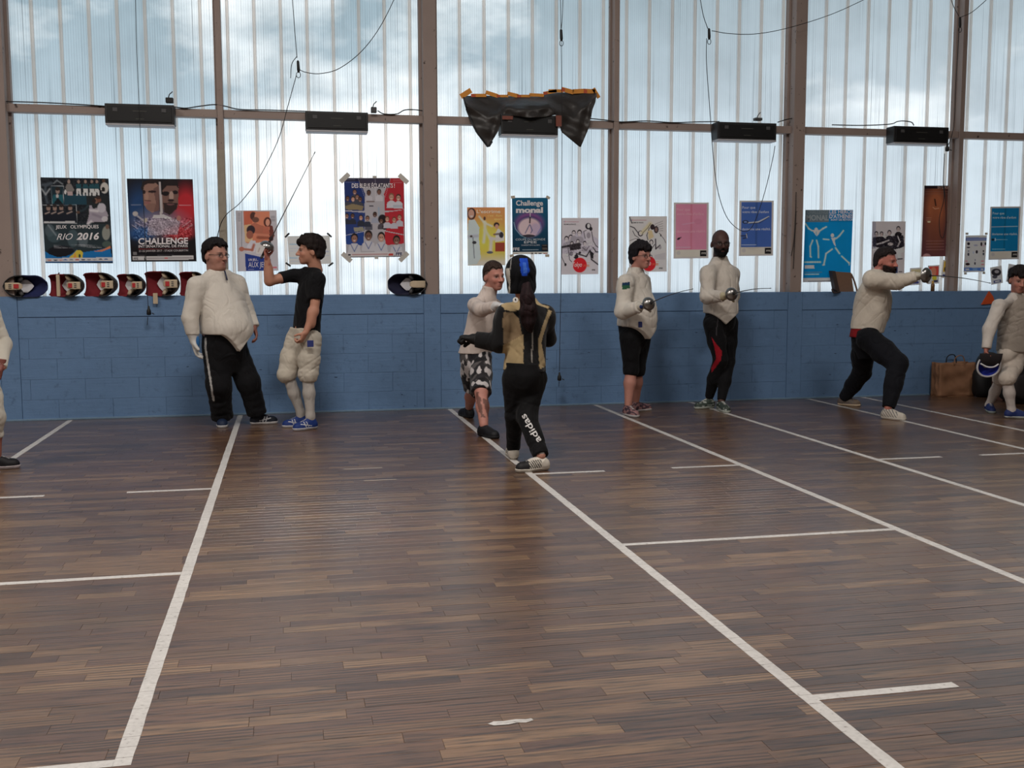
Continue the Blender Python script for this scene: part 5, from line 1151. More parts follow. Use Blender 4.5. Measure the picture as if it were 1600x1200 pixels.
def clothmat(name, rough, amt, sheen, spec, var=.12):
    t = NT(name); a = t('ShaderNodeAttribute', {'attribute_name': 'Col'}).outputs['Color']; ob = t('ShaderNodeTexCoord').outputs['Object']
    n0 = t.noise(14, 3, ob); col = t.mix(1.0, a, t.ramp(n0, [(0.25, 1-var), (0.75, 1.0)]), 'MULTIPLY')
    d1 = t('ShaderNodeTexNoise', Vector=t('ShaderNodeMapping', Vector=ob, Scale=(1.3, 1.3, 0.9), Rotation=(.3, .6, .2)).outputs[0], Scale=3.6, Detail=2.5, Roughness=.5, Distortion=1.3).outputs[0]
    rg = t.math('ABSOLUTE', t.math('SUBTRACT', d1, .5)); rg = t.ramp(rg, [(0.0, 0.0), (0.12, 0.8), (0.3, 1.0)])
    d2 = t.noise(26, 3, ob); h = t.mix(.25, rg, d2)
    nm = t.bump(h, amt, .022); nm2 = t('ShaderNodeBump', Height=t.noise(420, 2, ob), Strength=.15, Distance=.003, Normal=nm).outputs[0]
    MATS[name] = t.done(t.pbr(col, rough, 0.0, nm2, Specular_IOR_Level=spec, Sheen_Weight=sheen)); return MATS[name]
M_SKIN = attrmat('skin', 0.55, .08, 250, .10, 25, spec=.35); M_CLOTH = clothmat('jacket_cloth', .85, .32, .15, .2, .08); M_KNIT = clothmat('dark_cloth', .8, .45, .04, .14)
M_HAIR = attrmat('hair', .75, .6, 150, .4, 110, spec=.18); M_SHOE = attrmat('shoe_upper', .6, .2, 200, .15, 40); M_LEATHER = attrmat('glove_leather', .7, .3, 150, .12, 40)
M_GLASS = simple('spectacle_frame', (26, 24, 26), .35); M_STEELW = simple('weapon_steel', (150, 148, 146), .28, metal=.95, var=.06); M_STEELD = simple('blade_steel', (96, 94, 94), .4, metal=.9); M_GRIP = simple('weapon_grip', (28, 28, 32), .6)
def trap(F, nk, sa, sb, R, a=8.5, b=10):
    for S in (sa, sb): F.cone(nk*.72+S*.28+V3(0, 0, -.005), S+V3(0, 0, -.008), R(a), R(b), .05)
    return F
class Person:
    def __init__(s, label, Y, px, py, group=None):
        s.Y = Y; b = at(px, py, Y); s.o0 = V3(b[0], Y, 0); s.e = empty('person', s.o0, label, 'person', group)
        s.pm = pxpm(V3(b[0], Y, 1.0)); s.tc = unit(V3(-b[0], -Y, 0)); s.ir = V3(-s.tc[1], s.tc[0], 0); s.body = []
    def j(s, px, py, dy=0.0): return at(px, py, s.Y+dy)
    def r(s, px): return px/s.pm
    def face(s, deg): a = math.radians(deg); return math.cos(a)*s.tc+math.sin(a)*s.ir
    def right(s, f): return V3(f[1], -f[0], 0)
    def emit(s, F, name, mat, col, parent=None, cf=None, lab=None):
        V, Q = F.mesh() if isinstance(F, Field) else F
        c = np.tile(s2l(col), (len(V), 1)) if cf is None else cf(V, s2l(col))
        me = npmesh(name, V-s.o0, Q, True, c); me.materials.append(mat)
        o = link(bpy.data.objects.new(name, me), parent or s.e)
        if lab: o['label'] = lab
        return o
    def px(s, V):
        d = V-CAM; z = d@F_; return np.stack([800+FPX*(d@R_)/z, 600-FPX*(d@U_)/z], -1)
    # ---- head
    def head(s, c, yaw, size=.24, pitch=0, roll=0, skin=(172, 126, 108), hair=(40, 32, 30), beard=0.0, stub=0.0, brow=None, fat=1.0, neck=None, jaw=1.0, lips=(150, 88, 84), hair_cut=None):
        f = s.face(yaw); r = s.right(f); up = V3(0, 0, 1); p_ = math.radians(pitch); f, up = math.cos(p_)*f-math.sin(p_)*up, math.cos(p_)*up+math.sin(p_)*f
        q_ = math.radians(roll); r, up = math.cos(q_)*r+math.sin(q_)*up, math.cos(q_)*up-math.sin(q_)*r
        k = size/.235; s.hd = (np.asarray(c, float), r, f, up, k)
        T = lambda x, y, z: s.hd[0]+k*(x*r+y*f+z*up)
        ax = (r, f, up); F = Field(.0045)
        F.ell(T(0, -.012, .028), ax, (k*.076, k*.096, k*.092), .02)
        F.ell(T(0, .03, -.045), ax, (k*.058*jaw*fat, k*.062, k*.068), k*.04)
        F.ell(T(0, .066, -.094), ax, (k*.026*jaw, k*.022, k*.020), k*.03)
        F.cone(T(-.03, .078, .016), T(.03, .078, .016), k*.013, k*.013, k*.02)
        F.ell(T(.036, .062, -.03), ax, (k*.022, k*.02, k*.02), k*.02); F.ell(T(-.036, .062, -.03), ax, (k*.022, k*.02, k*.02), k*.02)
        for sg in (-1, 1):
            F.ell(T(sg*.032, .100, -.002), ax, (k*.017, k*.016, k*.011), k*.014, 's')
            F.ell(T(sg*.077*(.5+.5*fat), -.012, -.012), (unit(r+sg*.25*f), unit(f-.2*up), up), (k*.010, k*.020, k*.031), k*.008)
        F.cone(T(0, .090, .006), T(0, .113, -.030), k*.0085, k*.0125, k*.012); F.cone(T(-.011, .100, -.034), T(.011, .100, -.034), k*.008, k*.008, k*.008)
        for zz, rr in ((-.060, .0075), (-.071, .008)): F.cone(T(-.018, .083, zz), T(.018, .083, zz), k*rr, k*rr, k*.007); F.cone(T(-.006, .089, zz), T(.006, .089, zz), k*rr, k*rr, k*.007)
        nb = neck if neck is not None else T(0, -.04, -.19)
        F.cone(T(0, -.022, -.05), nb, k*.056*fat, k*.062*fat, k*.02)
        if fat > 1.05: F.ell(T(0, .03, -.105), ax, (k*.055*fat, k*.05, k*.035), k*.03)
        V, Q = F.mesh()
        l = (V-s.hd[0])@np.stack([r, f, up], 1)/k; x, y, z = l.T
        col = np.tile(s2l(skin), (len(V), 1))
        def pt(m, c_, a=1.0):
            m = (np.clip(m, 0, 1)*a)[:, None]; col[:] = col*(1-m)+s2l(c_)*m
        fr = np.clip((y-.035)/.03, 0, 1)
        pt(np.exp(-((x**2)/.0011+((z+.02)/.035)**2))*fr, [min(255, v*1.08) for v in skin], .5)
        pt(np.exp(-(((np.abs(x)-.04)/.02)**2+((z+.03)/.02)**2))*fr, (skin[0]*1.02, skin[1]*.86, skin[2]*.84), .5)
        if beard or stub:
            bl = np.clip((-.035-z-.25*np.clip(np.abs(x)-.03, 0, 1)+.9*np.clip(np.abs(x)-.045, 0, .03))/.012, 0, 1)*np.clip((y+.02)/.03, 0, 1)*np.clip((z+.16)/.02, 0, 1)
            bl = np.maximum(bl, np.exp(-((x/.028)**4+((z+.047)/.009)**2))*fr); bl *= 1-np.exp(-((x/.016)**2+((z+.066)/.008)**2))*.8
            pt(bl*(.8+.2*vnoise(V, 250, 4)), hair, max(beard, stub))
        pt(np.exp(-((x/.020)**4+((z+.066)/.010)**2))*np.clip((y-.08)/.006, 0, 1), lips, .75)
        pt(np.exp(-((x/.018)**4+((z+.0655)/.0022)**2))*np.clip((y-.08)/.006, 0, 1), (60, 30, 30), .7)
        b_ = brow or hair
        pt(np.exp(-(((np.abs(x)-.032)/.019)**4+((z-.0195+.25*np.clip(np.abs(x)-.035, 0, 1))/.0055)**2))*fr, b_, .9)
        ey = np.exp(-(((np.abs(x)-.032)/.0145)**4+((z+.002)/.0062)**4))*fr
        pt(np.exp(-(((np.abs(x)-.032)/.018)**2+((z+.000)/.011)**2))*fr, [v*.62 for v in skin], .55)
        pt(ey, (168, 158, 152), .7); pt(np.exp(-(((np.abs(x)-.032)/.0062)**4+((z+.001)/.0062)**4))*fr, (36, 26, 24), .95)
        pt(np.exp(-(((np.abs(x)-.032)/.017)**4+((z-.0055)/.0022)**2))*fr, (40, 28, 26), .7)
        pt(np.exp(-(((np.abs(x)-.008)/.004)**2+((z+.041)/.004)**2))*fr*(y > .09), (60, 34, 32), .6)
        if hair_cut is not None: pt(hair_cut(x, y, z), hair, .96)
        s.body.append((V, Q, col)); s.T = T; return T
    def hair(s, col, top=.018, line=.055, back=-.10, side=.012, noise=.5, name='hair', extra=None, freq=90, fringe=0.0, seed=3, soft=.03):
        """hair grows out of the skull: thickness fades to nothing along the hairline"""
        c, r, f, up, k = s.hd; ax = (r, f, up); F = Field(.0046)
        F.ell(s.T(0, -.012, .028), ax, (k*.077, k*.097, k*.093), .02)
        if back < -.04: F.ell(s.T(0, -.060, -.035), ax, (k*.058, k*.040, k*.075), k*.03)
        if extra: extra(F, s.T, k)
        rr = np.random.RandomState(seed); ph = rr.rand(8)*6.28
        def grow(X, Y, Z):
            x = ((X-c[0])*r[0]+(Y-c[1])*r[1]+(Z-c[2])*r[2])/k; y = ((X-c[0])*f[0]+(Y-c[1])*f[1]+(Z-c[2])*f[2])/k; z = ((X-c[0])*up[0]+(Y-c[1])*up[1]+(Z-c[2])*up[2])/k
            jag = .006*np.sin(x*170+ph[0])+.004*np.sin(x*310+y*90+ph[1])+.009*np.sin(x*62+ph[6])
            lim = np.where(y > .045, line-fringe*np.exp(-((x-.012)/.05)**2)+.25*(y-.09), np.where(y > -.022, side+(line-side)*np.clip((y+.0)/.045, 0, 1)**1.3-.022*np.exp(-((y-.028)/.008)**2), np.maximum(back, side+(y+.022)*2.6)))
            S = np.clip((z-lim+jag)/soft, 0, 1); S = S*S*(3-2*S)
            st = np.sin(x*150+y*40+6*np.sin(y*22+ph[2])+ph[3])*.5+np.sin(y*130+x*60+z*30+5*np.sin(x*25+ph[4]))*.35+np.sin(z*120+x*70+ph[5])*.25
            th = top*(.55+.45*np.clip((z-.0)/.09, 0, 1))*(1+noise*.45*st)
            return (S*th-(1-S)*.025)*k
        F.grow = grow
        return s.emit(F, name, M_HAIR, col, cf=lambda V, b: b*(1+.3*np.clip(vnoise(V, 190, 2), -1, 1))[:, None])
    def beard(s, col, th=.010, low=-.125):
        c, r, f, up, k = s.hd; ax = (r, f, up); F = Field(.0044)
        F.ell(s.T(0, .03, -.045), ax, (k*.059, k*.063, k*.069), k*.02); F.ell(s.T(0, .066, -.094), ax, (k*.027, k*.023, k*.021), k*.03); F.ell(s.T(0, .08, -.058), ax, (k*.03, k*.014, k*.016), k*.012)
        F.ell(s.T(0, -.012, .028), ax, (k*.0765, k*.0965, k*.0925), .02)
        def grow(X, Y, Z):
            x = ((X-c[0])*r[0]+(Y-c[1])*r[1]+(Z-c[2])*r[2])/k; y = ((X-c[0])*f[0]+(Y-c[1])*f[1]+(Z-c[2])*f[2])/k; z = ((X-c[0])*up[0]+(Y-c[1])*up[1]+(Z-c[2])*up[2])/k
            ax_ = np.abs(x); lim = -.050+.55*np.clip(ax_-.022, 0, .05)+.012*np.exp(-(ax_/.02)**4)
            S = np.clip((lim-z)/.014, 0, 1)*np.clip((y-.004)/.012, 0, 1)
            S = S*(1-np.exp(-((x/.017)**4+((z+.067)/.0055)**2)))
            n_ = np.sin(x*260+z*90)*.5+np.sin(z*230+y*120)*.5
            return (S*th*(1+.25*n_)-(1-S)*.03)*k
        F.grow = grow
        return s.emit(F, 'beard', M_HAIR, col, cf=lambda V, b: b*(1+.3*np.clip(vnoise(V, 190, 2), -1, 1))[:, None])
    def glasses(s):
        T = s.T; o = MB(); k = s.hd[4]
        for sg in (-1, 1):
            o.tube([T(sg*.033+.021*math.cos(a), .1015-.006*abs(math.cos(a)), -.004+.016*math.sin(a)) for a in np.linspace(0, 6.283, 17)], .0022, 5, False)
            o.tube([T(sg*.054, .096, .002), T(sg*.076, .05, .004), T(sg*.084, -.01, .002)], .0022, 5)
        o.tube([T(-.012, .108, .0), T(0, .111, .003), T(.012, .108, .0)], .0022, 5)
        ob = o.build('glasses', M_GLASS, s.e, True, origin=s.o0); return ob
    # ---- hand as five separate fingers on a palm
    def handf(s, w, d, pn, side, curl=.35, sc_=1.0, h=.0038, arm=None, fat=1.0, ra=.028):
        d = unit(d); pn = unit(np.asarray(pn, float)-d*(np.asarray(pn, float)@d)); lt = np.cross(d, pn)*side
        F = Field(h); S = sc_; ax = (d, lt, pn); w = np.asarray(w, float)
        F.ell(w+d*.050*S, ax, (.056*S, .040*S, .017*S*fat), .01); F.ell(w+d*.03*S+lt*.022*S+pn*.006*S, ax, (.032*S, .018*S, .016*S*fat), .012)
        F.cone(w-d*.05 if arm is None else arm, w+d*.01, ra*S, .024*S*fat, .015, (1, 0))
        for i, (o_, ln, rr) in enumerate(((.031, .070, .0092), (.0105, .079, .0094), (-.0105, .073, .0090), (-.030, .057, .0080))):
            p_ = w+d*(.090-.004*abs(i-1))*S+lt*o_*S; a_ = 0; rr *= S*fat; fan = lt*(o_*1.3)
            for q, (fr_, cu) in enumerate(((.46, .75), (.30, 1.15), (.24, .9))):
                a_ += curl*cu*(1+.06*i); dd = unit((d+fan*.6)*math.cos(a_)+pn*math.sin(a_)); e = p_+dd*ln*S*fr_
                F.cone(p_, e, rr*(1-.06*q), rr*(.94-.06*q), .003 if q else .006); p_ = e
        p_ = w+d*.028*S+lt*.030*S+pn*.004*S; dd = unit(d*.62+lt*(.75-.35*min(1, curl))+pn*(.25+.55*min(1, curl)))
        e = p_+dd*.042*S; F.cone(p_, e, .0128*S*fat, .0108*S*fat, .009); dd = unit(dd+d*.25-lt*.45*min(1.3, curl)+pn*.15); F.cone(e, e+dd*.032*S, .0108*S*fat, .0092*S*fat, .003)
        return F
    def hand(s, w, d, pn, side, skin, **k):
        V, Q = s.handf(w, d, pn, side, **k).mesh(); c = np.tile(s2l(skin), (len(V), 1))
        s.body.append((V, Q, c*(1+.06*np.clip(vnoise(V, 90, 6), -1, 1))[:, None]))
    def glove(s, w, d, pn, side, elbow, col=(206, 200, 190), cuff=.13, rc=.05, **k):
        F = s.handf(w, d, pn, side, h=.0048, sc_=1.12, fat=1.25, **k); u_ = unit(np.asarray(elbow)-np.asarray(w))
        F.cone(np.asarray(w)-u_*.01, np.asarray(w)+u_*cuff, .036, rc, .02, (0, 1)); return s.emit(F, 'glove', M_LEATHER, col)
    def skinbody(s, F, skin, cf=None):
        V, Q = F.mesh(); c = np.tile(s2l(skin), (len(V), 1)); s.body.append((V, Q, c if cf is None else cf(V, c)))
    def finish(s):
        V = []; Q = []; C = []; n = 0
        for v, q, c in s.body: V.append(v); Q.append(q+n); C.append(c); n += len(v)
        me = npmesh('body', np.vstack(V)-s.o0, np.vstack(Q), True, np.vstack(C)); me.materials.append(M_SKIN); link(bpy.data.objects.new('body', me), s.e)
    # ---- shoe from heel and toe points (soles), returns upper
    def shoe(s, H, T, col, sole=(196, 192, 188), w=.042, stripe=None, cf=None, collar=.095, up=None, ankle=None, lace=(190, 186, 182), sole_t=.026):
        H = np.asarray(H, float); T = np.asarray(T, float)
        if ankle is not None:            # the foot stands under its ankle and points at the toe mark
            A_ = np.asarray(ankle, float)*V3(1, 1, 0); dd = (T-A_)*V3(1, 1, 0); n_ = float(np.clip(np.linalg.norm(dd), .17, .225)); dd = unit(dd); H = A_-dd*.065; T = A_+dd*n_
        d = T-H; Ln = np.linalg.norm(d); d = d/Ln
        up = V3(0, 0, 1) if up is None else unit(up); up = unit(up-d*(up@d)); r = np.cross(d, up)
        def prims(F, g):
            F.cone(H+up*.036+d*.035, T+up*.030-d*.045, w*.86+g, w*.95+g, .02); F.cone(T+up*.030-d*.09, T+up*.024-d*.034, w+g, w*.78+g, .02)
            F.cone(H+up*.055+d*.04, H+up*.055+d*(Ln*.5), w*.80+g, w*.78+g, .02)
        F = Field(.0052); prims(F, 0)
        top = H+up*collar+d*.055 if ankle is None else np.asarray(ankle, float)
        F.cone(H+up*.05+d*.05, top, w*.86, w*.92, .025, (0, 1)); F.cone(H+up*.080+d*.08, T+up*.045-d*.09, w*.62, w*.52, .03)
        F.clip(lambda X, Y, Z: (sole_t*.7-((X-H[0])*up[0]+(Y-H[1])*up[1]+(Z-H[2])*up[2])))
        def c2(V, b):
            c = np.tile(b, (len(V), 1)); l = V-H; a = l@d/Ln; sd = l@r; z = l@up
            if stripe is not None:
                m = (np.abs(sd) > w*.5) & (a > .30) & (a < .66) & (z < .085); k_ = (((a*1.0-z*2.2) * 15) % 1.0 < .48); c[m & k_] = s2l(stripe)
            if cf is not None: c = cf(c, a, sd, z)
            m = (np.abs(sd) < w*.30) & (a > .33) & (a < .72) & (z > .045); k_ = ((a*26) % 1.0 < .5); c[m & k_] = s2l(lace)
            return c
        o = s.emit(F, 'shoe', M_SHOE, col, cf=c2)
        G = Field(.0052); prims(G, .004)
        G.clip(lambda X, Y, Z: np.maximum(.0005-((X-H[0])*up[0]+(Y-H[1])*up[1]+(Z-H[2])*up[2]), ((X-H[0])*up[0]+(Y-H[1])*up[1]+(Z-H[2])*up[2])-sole_t))
        s.emit(G, 'sole', M_SHOE, sole, o); return o
def epee(g, tip, label, hand_dir=None, r=.066, Yb=0, group=None, cat='sword', bend=.03):
    g = np.asarray(g, float); tip = np.asarray(tip, float); d = unit(tip-g); o = empty('epee', g, label, cat, group)
    MB().lathe([(-.012, r), (-.002, r*.985), (.016, r*.86), (.030, r*.62), (.038, r*.32), (.040, .008), (.036, .0), (.032, r*.32), (.024, r*.6), (.010, r*.84), (-.006, r*.95), (-.012, r)], (0, 0, 0), d, 28).build('guard', M_STEELW, o, True)
    sag = V3(0, 0, -1); n = 12; pts = [d*.03+(tip-g-d*.03)*i/n+sag*bend*4*(i/n)*(1-i/n)*-.5 for i in range(n+1)]
    MB().tube(pts, [.0055-.0028*i/n for i in range(n+1)], 5).build('blade', M_STEELD, o, True)
    MB().tube([tip-g, tip-g+d*.018], .0042, 6).build('tip', M_STEELD, o)
    MB().tube([d*.034, d*.046], .014, 8).build('pad', M_GRIP, o)
    MB().tube([-d*.005, -d*.05, -d*.10], [.011, .013, .011], 8).build('grip', M_GRIP, o, True); MB().tube([-d*.10, -d*.13], [.013, .010], 8).build('pommel', M_STEELD, o, True)
    return o
# ================================================================== the fencers
WJ = (214, 207, 197)      # fencing jacket white
BK = (20, 20, 23)
def stretch(V, b, seed=1, a=.05, fr=9): return b*(1+a*np.clip(vnoise(V, fr, seed), -1, 1))[:, None]
def hemline(zf, base, drop, c, f, r, w):
    """jacket hem: level z=base, dropping to a point in front"""
    def fn(X, Y, Z):
        u = (X-c[0])*r[0]+(Y-c[1])*r[1]; v = (X-c[0])*f[0]+(Y-c[1])*f[1]
        zc = base-drop*np.clip(1-np.abs(u)/w, 0, 1)**1.3*(v > -.02)
        return zc-Z
    return fn

# ---------------------------------------------------------------- 1 heavy man in white jacket, facing right
p = Person('person in white fencing jacket and black tracksuit bottoms, wearing one white glove', 10.02, 355, 668)
f = p.face(32); r = p.right(f); j = p.j; R = p.r
nk = j(340, 428, .02); pel = j(352, 540, .0)
T = p.head(j(337.5, 398.5, .0), 42, .262, 2, 0, (176, 128, 112), (42, 36, 38), stub=.12, fat=1.13, neck=j(338, 432, .03), jaw=1.1)
p.hair((34, 30, 32), .028, .064, -.085, .014)
p.glasses()
sa, ea, wa = j(307, 447, -.13), j(297, 497, -.16), j(303, 531, -.16)
sb, eb, wb = j(371, 443, .10), j(386, 482, .10), j(397, 511, .02)
ha, hb = j(338, 545, -.05), j(366, 545, .06); ka, kb = j(342, 602, -.07), j(388, 598, .03); aa, ab = j(347, 650, .10), j(402, 648, .10)
F = Field(.012)
F.loft(pel, nk, r, [(-.05, R(30), R(28), 0), (.25, R(36), R(36), .03), (.6, R(34), R(30), .01), (.85, R(30), R(22), 0), (1.0, R(13), R(12), 0)], .03)
F.chain([sa, ea, wa], [.06, .05, .03], .03).chain([sb, eb, wb], [.06, .05, .03], .03).chain([ha, ka, aa], [.09, .065, .045], .03).chain([hb, kb, ab], [.09, .065, .045], .03)
p.skinbody(F, (176, 128, 112))
p.hand(wb+V3(0, 0, .01), wb-eb+V3(0, 0, -.08), -r*.2+p.ir*-.8+p.tc*.1, -1, (150, 100, 88), curl=.45, sc_=1.05)
F = Field(.0082)
F.loft(pel, nk, r, [(-.28, R(35), R(34), .01), (0.0, R(37), R(37), .03), (.22, R(39.5), R(43), .06), (.42, R(38), R(38), .045), (.65, R(37), R(31), .01), (.82, R(35), R(25), 0), (.93, R(24), R(18), 0), (1.03, R(14), R(14), 0)], .02)
F.sleeve(sa, ea, wa+V3(0, 0, -.01), R(14), R(12.5), R(9.5), ke=.012).sleeve(sb, eb, wb, R(12), R(11), R(8.5), ke=.012)
F.cone(j(340, 430, .02), j(340, 421, .02), R(15), R(13.5), .015, (0, 1)); trap(F, nk, sa, sb, R, 11, 12); F.fold(.004, 20, 5)
cc = j(352, 520, 0)
F.clip(hemline(0, j(352, 521, 0)[2], R(27), cc, f, r, R(27)))
F.clip(lambda X, Y, Z: -np.maximum((j(340, 421)[2]-Z), np.sqrt((X-j(340, 421)[0])**2+(Y-p.Y-.02)**2)-10) if False else Z-10)
jk = p.emit(F, 'jacket', M_CLOTH, WJ, cf=lambda V, b: stretch(V, b))
# zip tab and cord at the collar
q = T(.02, .11, -.15); MB().tube([T(0, .10, -.125), T(.005, .125, -.17), T(.01, .14, -.20)], .007, 5).build('zip_tab', simple('zip_navy', (40, 46, 74), .5), jk, True, origin=p.o0)
F = Field(.0085)
F.loft(j(352, 575, 0), j(349, 512, 0), r, [(-.1, R(14), R(18), 0), (.3, R(29), R(30), .01), (.6, R(34), R(33), .01), (1.0, R(35), R(35), .03)], .03)
F.chain([ha, ka, aa+V3(0, 0, .0)], [R(21), R(19), R(17)], .04, True, wr=(0.0016, 4, .5)).chain([hb, kb, ab+V3(0, 0, .01)], [R(21), R(18), R(15.5)], .04, True, wr=(0.0016, 4, 2)); F.fold(.006, 16, 9)
def cfn(V, b):
    c = stretch(V, b, 3); q = p.px(V); l = np.interp(q[:, 1], [545, 628], [321, 334]); m = (np.abs(q[:, 0]-l) < 1.6) & (q[:, 1] < 627) & (q[:, 1] > 528); c[m] = s2l((186, 184, 182)); return c
p.emit(F, 'trousers', M_KNIT, BK, cf=cfn)
p.glove(wa, V3(.03, -.01, -1.0)+p.ir*.1, p.ir*1.0+p.tc*.2, 1, ea, (202, 200, 196), cuff=.06, rc=.055, curl=.35)
F = Field(.006); c0 = wa+V3(.035, -.03, -.02); F.ell(c0, (unit(V3(.3, 0, -1)), p.tc, p.ir), (.055, .02, .018), .01); p.emit(F, 'glove_palm', M_LEATHER, (46, 102, 158), lab='blue palm patch of the glove')
def asics(c, a, sd, z):
    for t0 in (.42, .52): c[(np.abs(sd) > .02) & (np.abs(a-t0-z*1.6+.03) < .016) & (z < .08)] = s2l((190, 190, 194))
    c[(np.abs(sd) > .02) & (np.abs(z-.048-.05*(a-.5)) < .004) & (a > .3) & (a < .75)] = s2l((190, 190, 194)); return c
H = onfloor(347, 656); p.shoe(V3(H[0], 10.03, 0), onfloor(347.5, 669), (26, 40, 66), (186, 184, 184), .048, ankle=aa+V3(0, 0, -.01))
p.shoe(onfloor(388, 660), onfloor(433, 661.5), (22, 26, 38), (196, 194, 194), .046, ankle=ab+V3(-.0, 0, -.0), cf=asics)
p.finish()

# ---------------------------------------------------------------- 2 teenager in black T-shirt, facing left, blade raised
p = Person('person in black T-shirt and white breeches holding a sword upright, facing left', 9.80, 475, 670)
f = p.face(-62); r = p.right(f); j = p.j; R = p.r; SK = (186, 134, 112)
nk = j(489, 420, .02); pel = j(475, 530, 0)
T = p.head(j(484.5, 392, .0), -86, .245, 0, 0, SK, (44, 34, 32), neck=j(493, 422, .03))
p.hair((38, 30, 29), .036, .046, -.08, .004, .8, fringe=.012)
sr, er, wr_ = j(459, 430, .06), j(421, 439, -.06), j(417.5, 405, -.10)       # raised right arm
sl, el, wl = j(497, 436, -.12), j(490.5, 487, -.17), j(478, 519, -.20)
hr, hl = j(464, 530, .06), j(485, 530, -.06); kr, kl = j(449, 583, .02), j(481, 586, -.10); ar, al = j(470, 645, .04), j(485, 650, -.12)
F = Field(.007)
F.loft(pel, nk, r, [(-.05, R(22), R(18), 0), (.3, R(20), R(16), 0), (.7, R(24), R(17), 0), (.9, R(20), R(13), 0), (1.0, R(8), R(8), 0)], .03)
F.chain([sr, er, wr_], [.05, .043, .027], .025).chain([sl, el, wl], [.05, .041, .027], .025).chain([hr, kr, ar], [.075, .055, .038], .03).chain([hl, kl, al], [.075, .055, .038], .03)
F.ell((er*.62+wr_*.38), (unit(wr_-er), p.ir, p.tc), (.085, .041, .04), .02); F.ell((el*.7+wl*.3), (unit(wl-el), p.ir, p.tc), (.085, .042, .04), .02)
p.skinbody(F, SK)
p.hand(wl, wl-el+V3(-.05, 0, -.05), p.tc*.1-p.ir*.7+V3(0, .4, 0), -1, SK, curl=.9)
gd = j(418, 384, -.12); tipP = at(491, 240, p.Y-.28); bd = unit(tipP-gd)
p.hand(wr_+V3(0, 0, -.005), gd-wr_-bd*.04, p.ir*.9+p.tc*.2, 1, (176, 110, 96), curl=1.15, sc_=1.0)
epee(gd+bd*.0, tipP, 'sword held upright by the person in black T-shirt, guard beside the AUX JEUX poster', group='swords in the fencers\' hands', bend=0.0)
F = Field(.008)
F.loft(j(476, 548, 0), nk, r, [(0, R(26), R(21), 0), (.2, R(25), R(20), 0), (.5, R(23.5), R(19), .005), (.75, R(25.5), R(19), 0), (.9, R(22), R(15), 0), (1.0, R(11), R(10), 0)], .02)
F.chain([sr, sr*.45+er*.55], [R(10), R(9.5)], .06, True).chain([sl, sl*.38+el*.62], [R(10), R(10.5)], .06, True); trap(F, nk, sr, sl, R, 6, 8); F.fold(.005, 20, 3)
F.cone(j(490, 425, .02), j(489, 414, .02), R(9), R(9), .01, mode='s')
F.clip(lambda X, Y, Z: (j(475, 523)[2]+.0)-Z)
p.emit(F, 't_shirt', M_KNIT, (18, 18, 21), cf=lambda V, b: stretch(V, b, 2, .2))
F = Field(.008)
F.loft(j(474, 560, 0), j(475, 512, 0), r, [(-.05, R(10), R(12), 0), (.4, R(22), R(20), 0), (1, R(24), R(20), 0)], .03)
F.chain([hr, kr*.55+hr*.45, kr+V3(0, 0, -.01), kr*.86+ar*.14], [R(18), R(17), R(14.5), R(11)], .035, True, wr=(0.0016, 3, 1)).chain([hl, kl*.55+hl*.45, kl, kl*.88+al*.12], [R(18), R(17), R(14.5), R(11)], .035, True, wr=(0.0016, 3, 3)); F.fold(.006, 26, 11, (1, 1, .6))
p.emit(F, 'breeches', M_CLOTH, (196, 188, 174), cf=lambda V, b: stretch(V, b))
q = j(485, 540, -.22)
MB().box(V3(-.028, -.004, -.03), V3(.028, .004, .03), .003).build('logo_patch', simple('patch_blue', (34, 46, 110), .7), p.e).location = Vector(j(485, 537, -.235)-p.o0)
for a_ in (([kr, kr*.5+ar*.5, ar, ar+V3(0, 0, -.05)], [R(9.2), R(9), R(6.4), R(6.5)], .03), ([kl, kl*.55+al*.45, al, al+V3(0, 0, -.05)], [R(9.2), R(9), R(6.4), R(6.5)], .03)):
    p.emit(Field(.0065).chain(*a_), 'sock', M_CLOTH, (176, 170, 164), cf=lambda V, b: stretch(V, b))
p.shoe(onfloor(477, 655), onfloor(447, 668), (26, 52, 118), (186, 186, 192), .042, ankle=ar+V3(0, 0, -.005), cf=asics)
p.shoe(onfloor(497, 661), onfloor(468, 672.5), (26, 52, 118), (186, 186, 192), .042, ankle=al+V3(0, 0, -.012), cf=asics)
p.finish()

# ---------------------------------------------------------------- 3 man in camouflage shorts behind the masked fencer
p = Person('person in pale jacket and camouflage shorts, facing the masked fencer', 9.45, 745, 660)
f = p.face(38); r = p.right(f); j = p.j; R = p.r; SK = (190, 132, 118)
nk = j(762, 463, -.05); pel = j(741, 556, .0)
T = p.head(j(772, 431, -.08), 34, .25, 6, -4, SK, (74, 56, 46), stub=.12, neck=j(764, 462, -.04), hair_cut=lambda x, y, z: np.clip((z-.050-.25*(np.abs(y-.03))*(y > .03)+.9*np.clip(.045-y, 0, .05))/.012, 0, 1)*np.clip((.095-y)/.02, 0, 1))
p.hair((62, 48, 42), .010, .066, -.07, .018, .5, soft=.02)
sr, er, wr_ = j(742, 476, -.17), j(752, 484, -.42), j(775, 479, -.62)
sl, el, wl = j(772, 478, .12), j(778, 505, .22), j(775, 520, .12)
hr, hl = j(752, 560, -.06), j(735, 560, .08); kr, kl = j(752, 612, -.38), j(738, 606, .20); ar, al = j(756, 664, -.55), j(733, 637, .68)
F = Field(.011)
F.loft(pel, nk, r, [(-.05, R(20), R(16), 0), (.3, R(19), R(15), 0), (.7, R(23), R(16), 0), (.9, R(19), R(12), 0), (1.0, R(8), R(8), 0)], .03)
